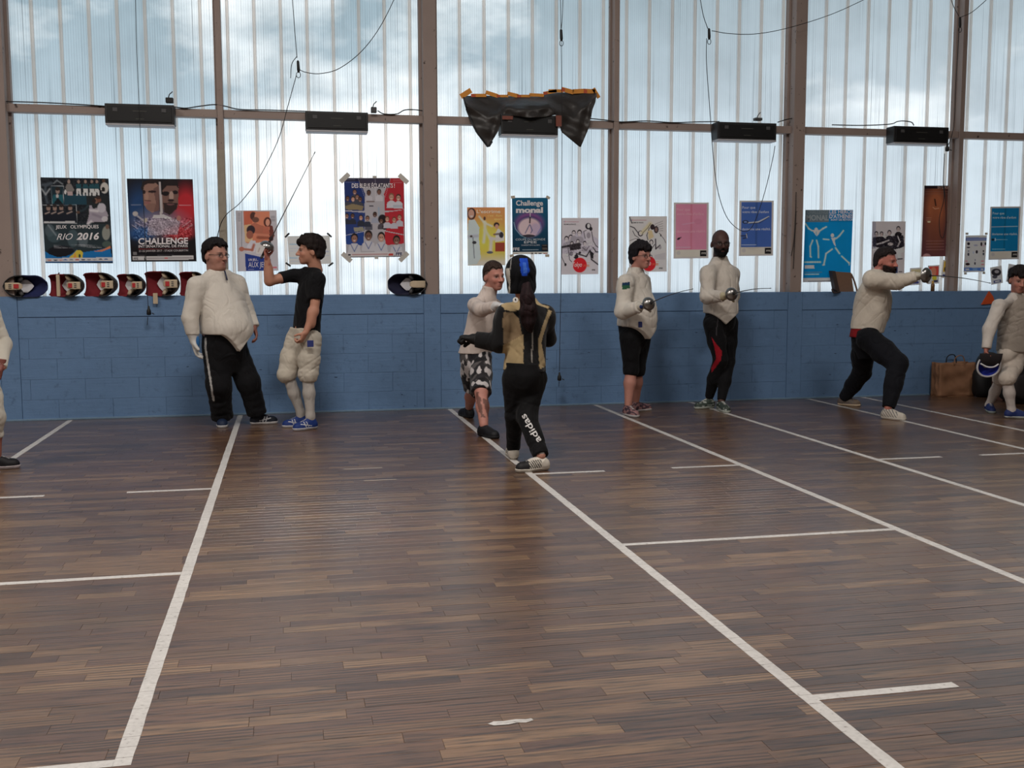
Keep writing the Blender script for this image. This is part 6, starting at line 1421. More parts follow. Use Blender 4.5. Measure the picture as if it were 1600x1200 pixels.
F.chain([sr, er, wr_], [.05, .042, .028], .025).chain([sl, el, wl], [.05, .042, .028], .025).chain([hr, kr, kr*.55+ar*.45, ar], [.085, .056, .056, .038], .03).chain([hl, kl, kl*.55+al*.45, al], [.085, .056, .056, .038], .03)
def tatt(V, c):
    q = p.px(V); m = (q[:, 1] > 612) & (q[:, 1] < 652) & (q[:, 0] > 744) & (q[:, 0] < 764) & (V[:, 1] < p.Y-.2); n = (vnoise(V, 60, 3) > .05) & m; c[n] = c[n]*.35; return c
p.skinbody(F, SK, tatt)
F = Field(.0082)
F.loft(pel, nk, r, [(-.10, R(27), R(24), .0), (.15, R(26), R(23), .01), (.45, R(25), R(21), .01), (.7, R(26), R(20), 0), (.88, R(22), R(16), 0), (.98, R(14), R(13), 0), (1.08, R(12), R(12), 0), (1.16, R(11), R(11), 0)], .02)
F.sleeve(sr, er, wr_*.94+er*.06, R(10.5), R(10.5), R(8.5)).sleeve(sl, el, wl, R(11), R(10), R(8)); trap(F, nk, sr, sl, R, 7, 9); F.fold(.005, 24, 8)
A = j(741, 548, 0)[2]; F.clip(lambda X, Y, Z: A-.02-Z)
p.emit(F, 'jacket', M_CLOTH, (206, 192, 184), cf=lambda V, b: stretch(V, b))
p.glove(wr_, wr_-er, V3(0, 0, -1), 1, er, (206, 204, 204), cuff=.07, rc=.05, curl=1.1)
F = Field(.0082)
F.loft(j(743, 590, -.02), j(741, 544, 0), r, [(0, R(10), R(12), 0), (.4, R(22), R(21), 0), (1, R(25), R(22), 0)], .03)
F.chain([hr, kr*.5+hr*.5, kr+V3(0, 0, -.01)], [R(17), R(17), R(16)], .03, True, wr=(0.0016, 3, 1)).chain([hl, kl*.5+hl*.5, kl+V3(0, 0, -.02)], [R(17), R(16), R(14)], .03, True); F.fold(.006, 26, 14)
def camo(V, b):
    c = np.tile(b, (len(V), 1)); q = V*V3(1, 1, .8)
    c[vnoise(q, 48, 1) > .2] = s2l((84, 80, 80)); c[vnoise(q, 44, 5) > .4] = s2l((26, 26, 30)); c[vnoise(q, 52, 9) > .62] = s2l((196, 190, 190)); return c
p.emit(F, 'shorts', M_CLOTH, (40, 38, 42), cf=camo)
p.shoe(onfloor(746, 676), onfloor(777, 686), (20, 20, 24), (26, 26, 28), .045, ankle=ar+V3(0, 0, -.02), lace=(40, 40, 44))
p.shoe(onfloor(742, 655)*.0+V3(*onfloor(744, 650)), onfloor(713, 646), (20, 20, 24), (26, 26, 28), .045, ankle=al+V3(0, 0, -.01), lace=(40, 40, 44))
p.finish()

# ---------------------------------------------------------------- 4 masked fencer seen from behind
p = Person('person in black fencing mask and tan and black vest, seen from behind', 7.5, 822, 725)
f = p.face(172); r = p.right(f); j = p.j; R = p.r; SK = (176, 126, 108)
nk = j(822, 472, .02); pel = j(820, 590, 0)
F = Field(.011)
sL, eL, wL = j(790, 489, .0), j(781, 536, .02), j(742, 530, .10)
sR, eR, wR = j(853, 490, .03), j(857, 530, .12), j(846, 515, .38)
hL, hR = j(803, 592, .0), j(835, 592, .02); kL, kR = j(804, 648, .06), j(823, 650, -.05); aL, aR = j(802, 700, .24), j(845, 712, -.28)
F.loft(pel, nk, r, [(-.05, R(30), R(24), 0), (.3, R(26), R(20), 0), (.7, R(30), R(20), 0), (.9, R(27), R(15), 0), (1.0, R(10), R(10), 0)], .03)
F.chain([sL, eL, wL], [.045, .038, .027], .025).chain([sR, eR, wR], [.045, .038, .027], .025).chain([hL, kL, aL], [.08, .055, .036], .03).chain([hR, kR, aR], [.08, .055, .036], .03)
F.cone(nk, j(815, 440, .03), .055, .055, .03); p.skinbody(F, SK)
T = p.head(j(815, 432, .03), 172, .235, 0, 0, SK, (50, 34, 34), neck=j(820, 470, .03))
# jacket with tan panels
F = Field(.008)
F.loft(j(820, 580, 0), nk, r, [(0, R(34), R(27), 0), (.25, R(32), R(24), 0), (.5, R(32), R(24), 0), (.75, R(34), R(24), 0), (.9, R(32), R(18), 0), (.97, R(19), R(14), 0), (1.06, R(13), R(13), 0)], .02)
trap(F, nk, sL, sR, R, 8, 10).sleeve(sL, eL, wL*.97+eL*.03, R(15), R(15.5), R(12.5)).sleeve(sR, eR, wR, R(12.5), R(12), R(9.5)); F.fold(.005, 20, 4)
TAN = (164, 144, 108); TAN2 = (128, 108, 82)
def inpoly(q, pts):
    m = np.zeros(len(q), bool); n = len(pts)
    for i in range(n):
        (x0, y0), (x1, y1) = pts[i], pts[(i+1) % n]
        if y0 == y1: continue
        m ^= ((y0 > q[:, 1]) != (y1 > q[:, 1])) & (q[:, 0] < (x1-x0)*(q[:, 1]-y0)/(y1-y0)+x0)
    return m
def vest(V, b):
    c = stretch(V, b, 2, .2); q = p.px(V); bk = ((V-p.o0)@f) < .05
    for pts, k in ((((779, 473), (805, 455), (815, 462), (815, 482), (803, 487), (789, 484)), TAN), (((833, 460), (862, 477), (856, 482), (835, 474)), TAN), (((788, 487), (803, 489), (811, 499), (817, 530), (818, 577), (783, 577), (788, 545), (785, 500)), TAN2), (((786, 540), (818, 522), (818, 577), (783, 577)), TAN), (((857, 484), (862, 486), (850, 520), (846, 535), (853, 572), (843, 577), (841, 530), (848, 508)), TAN)):
        m = inpoly(q, pts) & bk; c[m] = s2l(k)
    m = bk & (np.abs(q[:, 0]-832.3+(q[:, 1]-505)*.02) < .9) & (q[:, 1] > 507) & (q[:, 1] < 566); c[m] = s2l((150, 146, 140)); return c
jk = p.emit(F, 'vest_jacket', M_CLOTH, (18, 18, 20), cf=vest)
# round badge on the shoulder panel
q = j(805.5, 468.5, -.115); MB().lathe([(0, 0), (0, .020), (-.004, .020), (-.004, 0)], q-p.o0, p.tc+V3(0, 0, .35), 18).build('badge', simple('badge_white', (206, 202, 194), .6), jk)
F = Field(.005); F.ell(q+p.tc*.004+V3(0, 0, .002), (p.ir, V3(0, 0, 1), p.tc), (.007, .011, .004), .002); p.emit(F, 'badge_mark', M_KNIT, (30, 28, 28), jk)
p.glove(wL+(wL-eL)*.0, wL-eL, V3(0, 0, -1), -1, eL, (18, 18, 20), cuff=.05, rc=.056, curl=1.25)
F = Field(.008)
F.loft(j(820, 625, 0), j(820, 566, 0), r, [(0, R(10), R(14), 0), (.35, R(26), R(25), -.01), (.7, R(31), R(28), -.01), (1, R(31), R(26), 0)], .03)
F.chain([hL, kL, aL+V3(0, 0, -.0)], [R(19), R(15), R(11)], .03, True, wr=(0.0010, 3, 1)).chain([hR, kR, aR], [R(20), R(16.5), R(12)], .03, True, wr=(0.0010, 3, 2)); F.fold(.005, 16, 6)
tr = p.emit(F, 'trousers', M_KNIT, (17, 17, 19), cf=lambda V, b: stretch(V, b, 5, .25))
# lettering down the calf: letters wrapped on the leg
def leg_text(txt, A, B, hgt, par, mat):
    cu = bpy.data.curves.new('lettering', 'FONT'); cu.body = txt; cu.size = 1.0; cu.offset = .015; cu.resolution_u = 4; cu.extrude = 0.0
    ob = bpy.data.objects.new('t', cu); COL.objects.link(ob); me = bpy.data.meshes.new_from_object(ob.evaluated_get(bpy.context.evaluated_depsgraph_get())); bpy.data.objects.remove(ob); bpy.data.curves.remove(cu)
    bm = bmesh.new(); bm.from_mesh(me); bmesh.ops.subdivide_edges(bm, edges=[e for e in bm.edges if e.calc_length() > .12], cuts=2, use_grid_fill=True); bmesh.ops.triangulate(bm, faces=bm.faces[:]); bm.to_mesh(me); bm.free()
    n = len(me.vertices); co = np.zeros(n*3, np.float32); me.vertices.foreach_get('co', co); co = co.reshape(-1, 3); mn, mxx = co[:, 0].min(), co[:, 0].max()
    A = np.array(A, float); B = np.array(B, float); e = (B-A)/(mxx-mn); nn = unit(np.array([-(B-A)[1], (B-A)[0]])) * -1
    dg = bpy.context.evaluated_depsgraph_get(); dg.update(); out_ = []
    inv = tr.matrix_world.inverted(); src = tr.data; src.update()
    from mathutils.bvhtree import BVHTree
    tree = BVHTree.FromPolygons([v.co+Vector(p.o0) for v in src.vertices], [tuple(q.vertices) for q in src.polygons])
    for c_ in co:
        q = A+e*(c_[0]-mn)+nn*(c_[1]-.25)*hgt/.7; d = unit(ray(q[0], q[1])); hit = tree.ray_cast(Vector(CAM), Vector(d))
        P = np.array(hit[0])-d*.005 if hit[0] is not None else at(q[0], q[1], p.Y-.22)
        out_.append(P-p.o0)
    me.vertices.foreach_set('co', np.array(out_, np.float32).ravel()); me.update(); me.materials.clear(); me.materials.append(mat)
    o = bpy.data.objects.new('lettering', me); link(o, par); md = o.modifiers.new('s', 'SOLIDIFY'); md.thickness = .003; md.offset = 0; o['label'] = 'white lettering down the calf'
leg_text('adidas', (843, 690), (817.5, 648), 10.5, tr, simple('print_white', (206, 204, 204), .6))
SH = (206, 198, 186)
p.shoe(onfloor(808, 718.5), onfloor(795, 706), SH, (196, 188, 176), .042, ankle=aL+V3(0, 0, -.03), stripe=(22, 22, 24))
def toe(c, a, sd, z): c[(a > .66)] = s2l((26, 24, 26)); return c
p.shoe(onfloor(861, 733.5), onfloor(806.5, 738), SH, (190, 182, 170), .043, ankle=aR+V3(0, 0, -.04), stripe=(22, 22, 24), cf=toe)
for a_ in (([aR+V3(0, 0, .03), aR+V3(.0, 0, -.035)], [R(6.5), R(6)], .02), ([aL+V3(0, 0, .03), aL+V3(0, 0, -.04)], [R(6.5), R(6)], .02)):
    p.emit(Field(.007).chain(*a_), 'sock', M_CLOTH, (190, 186, 182))
# mask worn on the head
c0 = j(813.5, 430, .0); F = Field(.006)
F.ell(j(813.5, 425, .03), (p.ir, V3(0, 0, 1), p.tc), (R(24.5), R(27), R(27)), .02); F.ell(j(815, 447, .04), (p.ir, V3(0, 0, 1), p.tc), (R(23), R(22), R(25)), .03)
F.ell(j(813, 430, .17), (p.ir, V3(0, 0, 1), p.tc), (R(21), R(30), R(22)), .03)
F.clip(lambda X, Y, Z: j(815, 459)[2]-Z)
def mk(V, b):
    c = np.tile(b, (len(V), 1)); q = p.px(V); bk = V[:, 1] < p.Y+.06
    m = bk & inpoly(q, ((811.5, 403.5), (824, 403.5), (827.5, 424), (823, 431), (816, 431), (813.5, 424))); c[m] = s2l((24, 68, 176)); m = bk & inpoly(q, ((817, 410), (822, 410), (824, 426), (818, 427))); c[m] = s2l((60, 104, 196))
    m = inpoly(q, ((790, 420), (796, 419), (797.5, 438), (797, 459), (794, 459), (795, 444), (791, 434))); c[m] = s2l((190, 184, 174)); m = bk & (np.abs(q[:, 0]-(797.3+.004*(q[:, 1]-430)**2*.6)) < .7) & (q[:, 1] < 422); c[m] = s2l((130, 128, 126)); return c
p.emit(F, 'mask', M_KNIT, (12, 13, 17), cf=mk)
F = Field(.006)
F.chain([j(822, 448, -.13), j(825, 465, -.16), j(825, 485, -.17), j(826, 502, -.165), j(829, 517, -.15)], [R(7), R(11), R(12), R(9.5), R(4)], .03).chain([j(820, 470, -.15), j(819, 490, -.165), j(818, 505, -.15)], [R(7), R(6), R(3)], .02).chain([j(831, 475, -.15), j(834, 492, -.15), j(834, 508, -.14)], [R(7), R(6), R(3)], .02)
F.fold(.010, 55, 3, (1, 1, .3)); p.emit(F, 'ponytail', M_HAIR, (36, 22, 25), cf=lambda V, b: b*(1+.3*np.clip(vnoise(V*V3(1, 1, .15), 170, 2), -1, 1))[:, None])
p.finish()

# ---------------------------------------------------------------- 5 woman with short dark hair, sword forward
p = Person('person in white jacket and black capri leggings holding a sword forward', 10.05, 990, 648)
f = p.face(50); r = p.right(f); j = p.j; R = p.r; SK = (184, 130, 116)
nk = j(993, 425, .02); pel = j(990, 525, 0)
T = p.head(j(1001.5, 400, -.02), 46, .245, 2, 0, SK, (40, 34, 38), neck=j(993, 427, .03))
p.hair((34, 30, 34), .032, .048, -.10, -.045, .6, fringe=.016)
p.glasses()
sr, er, wr_ = j(977, 442, -.16), j(974, 486, -.22), j(999, 479, -.42)
sl, el, wl = j(1005, 440, .16), j(1012, 480, .20), j(1000, 505, .14)
hr, hl = j(984, 528, -.07), j(1001, 530, .07); kr, kl = j(986, 577, -.08), j(996, 577, .06); ar, al = j(981.5, 632, -.12), j(993, 628, .14)
F = Field(.011)
F.loft(pel, nk, r, [(-.05, R(21), R(20), 0), (.3, R(23), R(24), .02), (.7, R(22), R(20), 0), (.9, R(18), R(13), 0), (1.0, R(8), R(8), 0)], .03)
F.chain([sr, er, wr_], [.045, .04, .027], .025).chain([sl, el, wl], [.045, .04, .027], .025).chain([hr, kr, kr*.6+ar*.4, ar], [.085, .058, .058, .037], .03).chain([hl, kl, kl*.6+al*.4, al], [.085, .058, .058, .037], .03)
p.skinbody(F, SK)
F = Field(.0082)
F.loft(pel, nk, r, [(-.15, R(27), R(29), .02), (.05, R(28), R(31), .03), (.3, R(28), R(32), .045), (.55, R(27), R(29), .03), (.75, R(25), R(22), .0), (.9, R(21), R(16), 0), (.98, R(12), R(12), 0), (1.07, R(10.5), R(10.5), 0)], .02)
trap(F, nk, sr, sl, R, 7, 9).sleeve(sr, er, wr_, R(12.5), R(12.5), R(9)).sleeve(sl, el, wl, R(11), R(10), R(8)); F.fold(.007, 22, 21)
A = j(990, 509, 0); F.clip(hemline(0, A[2], R(20), A, f, r, R(26)))
def wj(V, b):
    c = stretch(V, b); q = p.px(V); fr = V[:, 1] < p.Y
    m = fr & (q[:, 0] > 972) & (q[:, 0] < 984.5) & (np.abs(q[:, 1]-446.5+(q[:, 0]-978)*.12) < 5.3); c[m] = s2l((26, 56, 92)); c[m & (q[:, 1] > 446)] = s2l((44, 92, 66)); return c
p.emit(F, 'jacket', M_CLOTH, WJ, cf=wj)
MB().box(V3(-.02, -.004, -.028), V3(.02, .004, .028), .003).build('logo_patch', simple('patch_blue', (34, 46, 110), .7), p.e).location = Vector(j(1000.5, 507, -.225)-p.o0)
g = j(1014, 474.5, -.52); tp = at(1081, 452, p.Y-1.25); bd = unit(tp-g)
p.glove(wr_, g-wr_, V3(0, 0, -1), 1, er, (206, 200, 188), cuff=.11, rc=.062, curl=1.15)
F = Field(.006); F.cone(g-bd*.03+V3(-.03, 0, .0), g-bd*.045+V3(-.05, 0, -.02), .024, .022, .01); p.emit(F, 'glove_band', M_LEATHER, (30, 54, 110))
epee(g, tp, 'sword held by the person in capri leggings, steel guard near the waist', group='swords in the fencers\' hands')
F = Field(.0082)
F.loft(j(991, 552, 0), j(990, 500, 0), r, [(0, R(8), R(10), 0), (.4, R(21), R(22), 0), (1, R(25), R(27), .02)], .03)
F.chain([hr, kr, kr*.85+ar*.15], [R(16), R(12), R(11)], .03, True).chain([hl, kl, kl*.85+al*.15], [R(16), R(12), R(11)], .03, True); F.fold(.003, 20, 4)
p.emit(F, 'capri_leggings', M_KNIT, (17, 17, 20))
MIX = (150, 112, 112)
def run1(c, a, sd, z): c[(vnoise(np.stack([a*.3, sd*2, z*2], 1), 70, 3) > .1)] = s2l((70, 52, 62)); return c
p.shoe(onfloor(981, 644), onfloor(995, 652.5), MIX, (190, 186, 186), .044, ankle=ar+V3(0, 0, -.01), cf=run1)
p.shoe(onfloor(992, 639.5), onfloor(1016, 641), MIX, (190, 186, 186), .042, ankle=al+V3(0, 0, .0), cf=run1)
p.finish()

# ---------------------------------------------------------------- 6 bald man in black tights
p = Person('person in white jacket and black tights with red panel holding a sword', 10.2, 1118, 640)
f = p.face(22); r = p.right(f); j = p.j; R = p.r; SK = (80, 54, 48)
nk = j(1124, 408, .02); pel = j(1126, 500, 0)
T = p.head(j(1126, 380, -.01), 14, .265, 4, 0, SK, (30, 24, 24), beard=.95, neck=j(1124, 410, .03), lips=(78, 46, 44), hair_cut=lambda x, y, z: np.clip((z-.03+.6*np.clip(.03-y, 0, .1))/.02, 0, 1)*np.clip((.03-y)/.04, 0, 1)*.5)
p.glasses(); p.beard((20, 16, 17), .009)
sr, er, wr_ = j(1106, 427, -.10), j(1105, 464, -.20), j(1130, 463, -.42)
sl, el, wl = j(1144, 427, .08), j(1146, 462, .20), j(1135, 486, .24)
hr, hl = j(1114, 505, -.04), j(1138, 505, .05); kr, kl = j(1126, 562, -.08), j(1137, 565, .02); ar, al = j(1108, 622, .10), j(1127, 627, -.12)
F = Field(.011)
F.loft(pel, nk, r, [(-.05, R(22), R(17), 0), (.3, R(21), R(17), 0), (.7, R(25), R(18), 0), (.9, R(21), R(13), 0), (1.0, R(8), R(8), 0)], .03)
F.chain([sr, er, wr_], [.048, .042, .028], .025).chain([sl, el, wl], [.048, .042, .028], .025).chain([hr, kr, ar], [.08, .055, .036], .03).chain([hl, kl, al], [.08, .055, .036], .03)
p.skinbody(F, SK)
F = Field(.0082)
F.loft(pel, nk, r, [(-.15, R(28), R(24), .01), (.1, R(27), R(23), .01), (.4, R(27), R(23), .01), (.7, R(29), R(22), 0), (.87, R(27), R(17), 0), (.96, R(14), R(12), 0), (1.08, R(11), R(11), 0)], .02)
trap(F, nk, sr, sl, R, 7.5, 9).sleeve(sr, er, wr_, R(11.5), R(11.5), R(8.5)).sleeve(sl, el, wl, R(10.5), R(10), R(8)); F.fold(.007, 22, 31)
A = j(1126, 489, 0); F.clip(hemline(0, A[2], R(17), A, f, r, R(24)))
p.emit(F, 'jacket', M_CLOTH, (208, 200, 190), cf=lambda V, b: stretch(V, b))
g = j(1143.5, 459.5, -.52); tp = at(1203, 450.5, p.Y-1.25)
p.glove(wr_, g-wr_, V3(0, 0, -1), 1, er, (190, 180, 150), cuff=.11, rc=.058, curl=1.15)
epee(g, tp, 'sword held by the person in black tights with red panel', group='swords in the fencers\' hands')
F = Field(.008)
F.loft(j(1126, 530, 0), j(1126, 482, 0), r, [(0, R(8), R(9), 0), (.4, R(21), R(18), 0), (1, R(25), R(21), .01)], .03)
F.chain([hr, kr*.5+hr*.5, kr, ar*.5+kr*.5+V3(-.012, 0, 0), ar+V3(0, 0, .01)], [R(15.5), R(14), R(11), R(10.2), R(6.6)], .03, True).chain([hl, kl*.5+hl*.5, kl, al*.5+kl*.5, al+V3(0, 0, .01)], [R(15.5), R(14), R(11), R(10), R(6.6)], .03, True); F.fold(.002, 20, 4)
def tights(V, b):
    c = np.tile(b, (len(V), 1)); q = p.px(V); fr = V[:, 1] < p.Y
    m = fr & inpoly(q, ((1112, 527), (1118, 536), (1128, 548), (1127, 562), (1117, 576), (1112, 582), (1111, 575), (1119, 560), (1117, 546))); c[m] = s2l((156, 26, 40)); m = fr & (np.abs(q[:, 0]-np.interp(q[:, 1], [490, 520], [1123, 1119])) < .6) & (q[:, 1] < 525); c[m] = s2l((70, 66, 70)); return c
p.emit(F, 'tights', M_KNIT, (17, 17, 20), cf=tights)
GR = (60, 70, 64)
def run2(c, a, sd, z): c[(vnoise(np.stack([a*.3, sd*2, z*2], 1), 70, 5) > .35)] = s2l((170, 176, 170)); return c
p.shoe(onfloor(1112, 633), onfloor(1091, 639), GR, (170, 176, 168), .043, ankle=ar+V3(0, 0, -.01), cf=run2)
p.shoe(onfloor(1124, 638), onfloor(1137, 645.5), GR, (170, 176, 168), .045, ankle=al+V3(0, 0, -.015), cf=run2)
p.finish()

# ---------------------------------------------------------------- 7 bearded man lunging to the right
p = Person('person in white jacket and dark trousers lunging right, sword arm stretched out', 9.62, 1355, 645)
f = p.face(72); r = p.right(f); j = p.j; R = p.r; SK = (192, 122, 108)
nk = j(1371, 427, -.02); pel = j(1353, 527, .02)
T = p.head(j(1384, 408, -.04), 64, .25, 8, 0, SK, (52, 40, 38), beard=.92, neck=j(1371, 430, .0), hair_cut=lambda x, y, z: np.clip((z-.055+.8*np.clip(.04-y, 0, .06))/.012, 0, 1)*np.clip((.085-y)/.02, 0, 1))
p.hair((46, 38, 38), .015, .072, -.075, .016, .6, soft=.022); p.beard((44, 32, 30), .016)
sr, er, wr_ = j(1362, 436, -.20), j(1402, 441, -.32), j(1432, 432, -.42)
sl, el, wl = j(1376, 440, .14), j(1372, 480, .22), j(1368, 508, .20)
hr, hl = j(1358, 530, -.10), j(1350, 530, .10); kr, kl = j(1403, 568, -.38), j(1347, 582, .36); ar, al = j(1388, 637, -.50), j(1319, 622, .58)
F = Field(.011)
F.loft(pel, nk, r, [(-.05, R(19), R(20), 0), (.3, R(19), R(20), 0), (.7, R(24), R(21), 0), (.9, R(20), R(14), 0), (1.0, R(8), R(8), 0)], .03)
F.chain([sr, er, wr_], [.052, .045, .029], .025).chain([sl, el, wl], [.052, .045, .029], .025).chain([hr, kr, ar], [.09, .06, .038], .03).chain([hl, kl, al], [.09, .06, .038], .03)
p.skinbody(F, SK)
F = Field(.0082)
F.loft(pel, nk, r, [(-.05, R(22), R(24), .0), (.15, R(23), R(25), .0), (.4, R(25), R(28), .01), (.68, R(29), R(27), .01), (.86, R(26), R(18), 0), (.96, R(13), R(12), 0), (1.06, R(10.5), R(10.5), 0)], .02)
trap(F, nk, sr, sl, R, 8, 10).sleeve(sr, er, wr_, R(13.5), R(12), R(8.5)).sleeve(sl, el, wl, R(11), R(10), R(8)); F.fold(.008, 22, 41)
A = j(1355, 513.5, 0); fr_ = f
F.clip(lambda X, Y, Z: (A[2]-R(12)*np.clip(((X-A[0])*f[0]+(Y-A[1])*f[1]-.10)/.08, 0, 1))-Z)
p.emit(F, 'jacket', M_CLOTH, (212, 202, 188), cf=lambda V, b: stretch(V, b))
F = Field(.0082); F.loft(j(1350, 540, .02), j(1356, 500, .02), r, [(0, R(22), R(23), -.01), (1, R(20), R(22), 0)], .02); F.clip(lambda X, Y, Z: j(1350, 527)[2]-Z); p.emit(F, 'red_shirt', M_KNIT, (130, 24, 30), lab='red shirt tail under the jacket')
g = j(1447.5, 430, -.52); tp = at(1545, 442, p.Y-1.1)
p.glove(wr_, g-wr_, V3(0, 0, -1), 1, er, (200, 192, 176), cuff=.10, rc=.055, curl=1.15)
epee(g, tp, 'sword pointed to the right by the lunging person, large steel guard', r=.074, group='swords in the fencers\' hands')
F = Field(.008)
F.loft(j(1356, 560, 0), j(1353, 516, .02), r, [(0, R(10), R(14), 0), (.5, R(19), R(22), 0), (1, R(20), R(23), 0)], .03)
F.chain([hr, kr*.5+hr*.5, kr, kr*.5+ar*.5, ar], [R(19), R(18.5), R(15), R(14), R(9.5)], .03, True, wr=(0.0010, 3, 1)).chain([hl, kl*.5+hl*.5, kl, kl*.5+al*.5, al], [R(19), R(18), R(15), R(12.5), R(9)], .03, True); F.fold(.005, 16, 6)
p.emit(F, 'trousers', M_KNIT, (19, 20, 26), cf=lambda V, b: stretch(V, b, 5, .25))
WS = (196, 188, 176)
def run3(c, a, sd, z): c[(np.abs(sd) > .018) & (((a*9+z*30) % 1.0) < .3) & (a < .75)] = s2l((84, 84, 92)); return c
p.shoe(onfloor(1373, 654), onfloor(1411, 657), WS, (206, 200, 190), .046, ankle=ar+V3(0, 0, -.02), cf=run3)
p.shoe(onfloor(1310, 632), onfloor(1340, 635), (110, 96, 84), (196, 176, 150), .045, ankle=al+V3(0, 0, -.01), cf=run3)
p.finish()

# ---------------------------------------------------------------- 8 boy in white with grey vest walking out at the right
p = Person('person in white fencing kit and grey vest walking, carrying a mask', 9.1, 1575, 650)
f = p.face(28); r = p.right(f); j = p.j; R = p.r; SK = (182, 126, 110)
nk = j(1590, 464, .02); pel = j(1580, 552, 0)
T = p.head(j(1592.5, 437.5, -.02), 18, .235, 14, 4, SK, (40, 32, 32), neck=j(1590, 466, .03))
p.hair((38, 32, 32), .030, .046, -.085, .002, .7, fringe=.018)
sr, er, wr_ = j(1561, 478, -.08), j(1546, 514, -.10), j(1541, 545, -.14)
sl, el, wl = j(1619, 480, .08), j(1630, 520, .08), j(1628, 556, .0)
hr, hl = j(1572, 556, -.05), j(1590, 556, .05); kr, kl = j(1563, 592, .16), j(1574, 592, -.18); ar, al = j(1545, 633, .30), j(1580.5, 641, -.20)
F = Field(.008)
F.loft(pel, nk, r, [(-.05, R(18), R(14), 0), (.3, R(18), R(14), 0), (.7, R(21), R(15), 0), (.9, R(18), R(12), 0), (1.0, R(7), R(7), 0)], .03)
F.chain([sr, er, wr_], [.04, .034, .024], .025).chain([sl, el, wl], [.04, .034, .024], .025).chain([hr, kr, ar], [.065, .048, .032], .03).chain([hl, kl, al], [.065, .048, .032], .03)
p.skinbody(F, SK)
p.hand(wr_, V3(.03, -.02, -1), p.ir*.9+p.tc*.3, 1, (168, 104, 90), curl=1.0, sc_=.9)
p.hand(wl, V3(.0, -.02, -1), -p.ir*.9+p.tc*.3, -1, (168, 104, 90), curl=.5, sc_=.9)
F = Field(.008)
F.loft(pel, nk, r, [(-.02, R(22), R(18), 0), (.2, R(22), R(18), .01), (.45, R(23), R(18), .01), (.7, R(24.5), R(18), 0), (.88, R(22.5), R(14.5), 0), (.96, R(14), R(12), 0), (1.06, R(11), R(11), 0)], .02)
trap(F, nk, sr, sl, R, 6, 8).sleeve(sr, er, wr_, R(9.5), R(9.5), R(7)).sleeve(sl, el, wl, R(9.5), R(9.5), R(7)); F.fold(.006, 26, 51)
p.emit(F, 'jacket', M_CLOTH, (208, 200, 192), cf=lambda V, b: stretch(V, b))
F = Field(.008)
F.loft(pel, nk, r, [(.02, R(24), R(20), .01), (.2, R(24), R(20), .012), (.45, R(25), R(20), .012), (.7, R(26.5), R(20), .005), (.88, R(25), R(16.5), 0), (.96, R(15), R(13.5), 0), (1.03, R(12.5), R(12.5), 0)], .02); F.fold(.006, 34, 52, (.4, .4, 1.4))
for sg, S_ in ((1, sr), (-1, sl)):
    F.cone(S_+r*0-V3(0, 0, .06), S_+V3(0, 0, .05), R(12), R(9), .01, mode='s')
p.emit(F, 'lame_vest', M_CLOTH, (150, 140, 130), cf=lambda V, b: stretch(V, b, 3, .1))
F = Field(.008)
F.loft(j(1580, 580, 0), j(1581, 540, 0), r, [(0, R(8), R(9), 0), (.4, R(19), R(17), 0), (1, R(23), R(19), .01)], .03)
F.chain([hr, kr*.5+hr*.5, kr, kr*.88+ar*.12], [R(13), R(12.5), R(11), R(9)], .03, True, wr=(0.0013, 3, 1)).chain([hl, kl*.5+hl*.5, kl, kl*.9+al*.1], [R(13.5), R(13.5), R(12), R(10)], .03, True, wr=(0.0013, 3, 2)); F.fold(.004, 26, 56)
p.emit(F, 'breeches', M_CLOTH, (196, 184, 172), cf=lambda V, b: stretch(V, b))
for a_ in (([kr, kr*.5+ar*.5, ar, ar+V3(0, 0, -.04)], [R(8), R(7.6), R(5.2), R(5.4)], .03), ([kl, kl*.55+al*.45, al, al+V3(0, 0, -.04)], [R(8.5), R(8), R(5.6), R(5.6)], .03)):
    p.emit(Field(.0065).chain(*a_), 'sock', M_CLOTH, (192, 182, 176))
BS = (36, 50, 104)
p.shoe(onfloor(1541, 636)+V3(0, 0, .03), onfloor(1551, 646.5), BS, (150, 160, 160), .038, ankle=ar+V3(0, 0, -.005), up=V3(0, -.1, 1))
p.shoe(onfloor(1577, 650.5), onfloor(1604, 654), BS, (176, 180, 176), .040, ankle=al+V3(0, 0, -.005))
p.finish()
# the mask in his hand
c = j(1545, 572, -.16); o = empty('fencing_mask', c, 'fencing mask with blue lining carried in the walking person\'s hand', 'fencing mask')
ax_o = unit(p.tc*.85+p.ir*.35+V3(0, 0, -.25)); sx_ = unit(np.cross(V3(0, 0, 1), ax_o)); sz_ = np.cross(ax_o, sx_)
def bowl(k, dep):
    def fn(u, v):
        a_ = 2*math.pi*u; rr = math.sin(v*math.pi/2); d_ = -math.cos(v*math.pi/2)
        return (sx_*math.cos(a_)*rr*R(17)*k+sz_*math.sin(a_)*rr*R(19)*k*(1.0+.10*math.sin(a_)))+ax_o*d_*dep
    return fn
MB().grid(lambda u, v: np.asarray(bowl(1.0, .15)(u, v))+sz_*R(3)*(1-v)+sx_*-R(2)*(1-v), 28, 10).build('mesh_dome', M_MESHK, o, True, solid=.004)
MB().grid(bowl(.93, .08), 28, 10).build('lining', simple('lining_blue', (38, 54, 170), .8, bump=.2), o, True)
MB().tube([bowl(1.0, 0)(u, 1.0) for u in np.linspace(.40, 1.1, 25)], .010, 6).build('rim', M_WHITE, o, True)
MB().tube([bowl(1.0, 0)(u, 1.0) for u in np.linspace(.09, .41, 13)], .012, 6).build('upper_rim', M_MESHK, o, True)
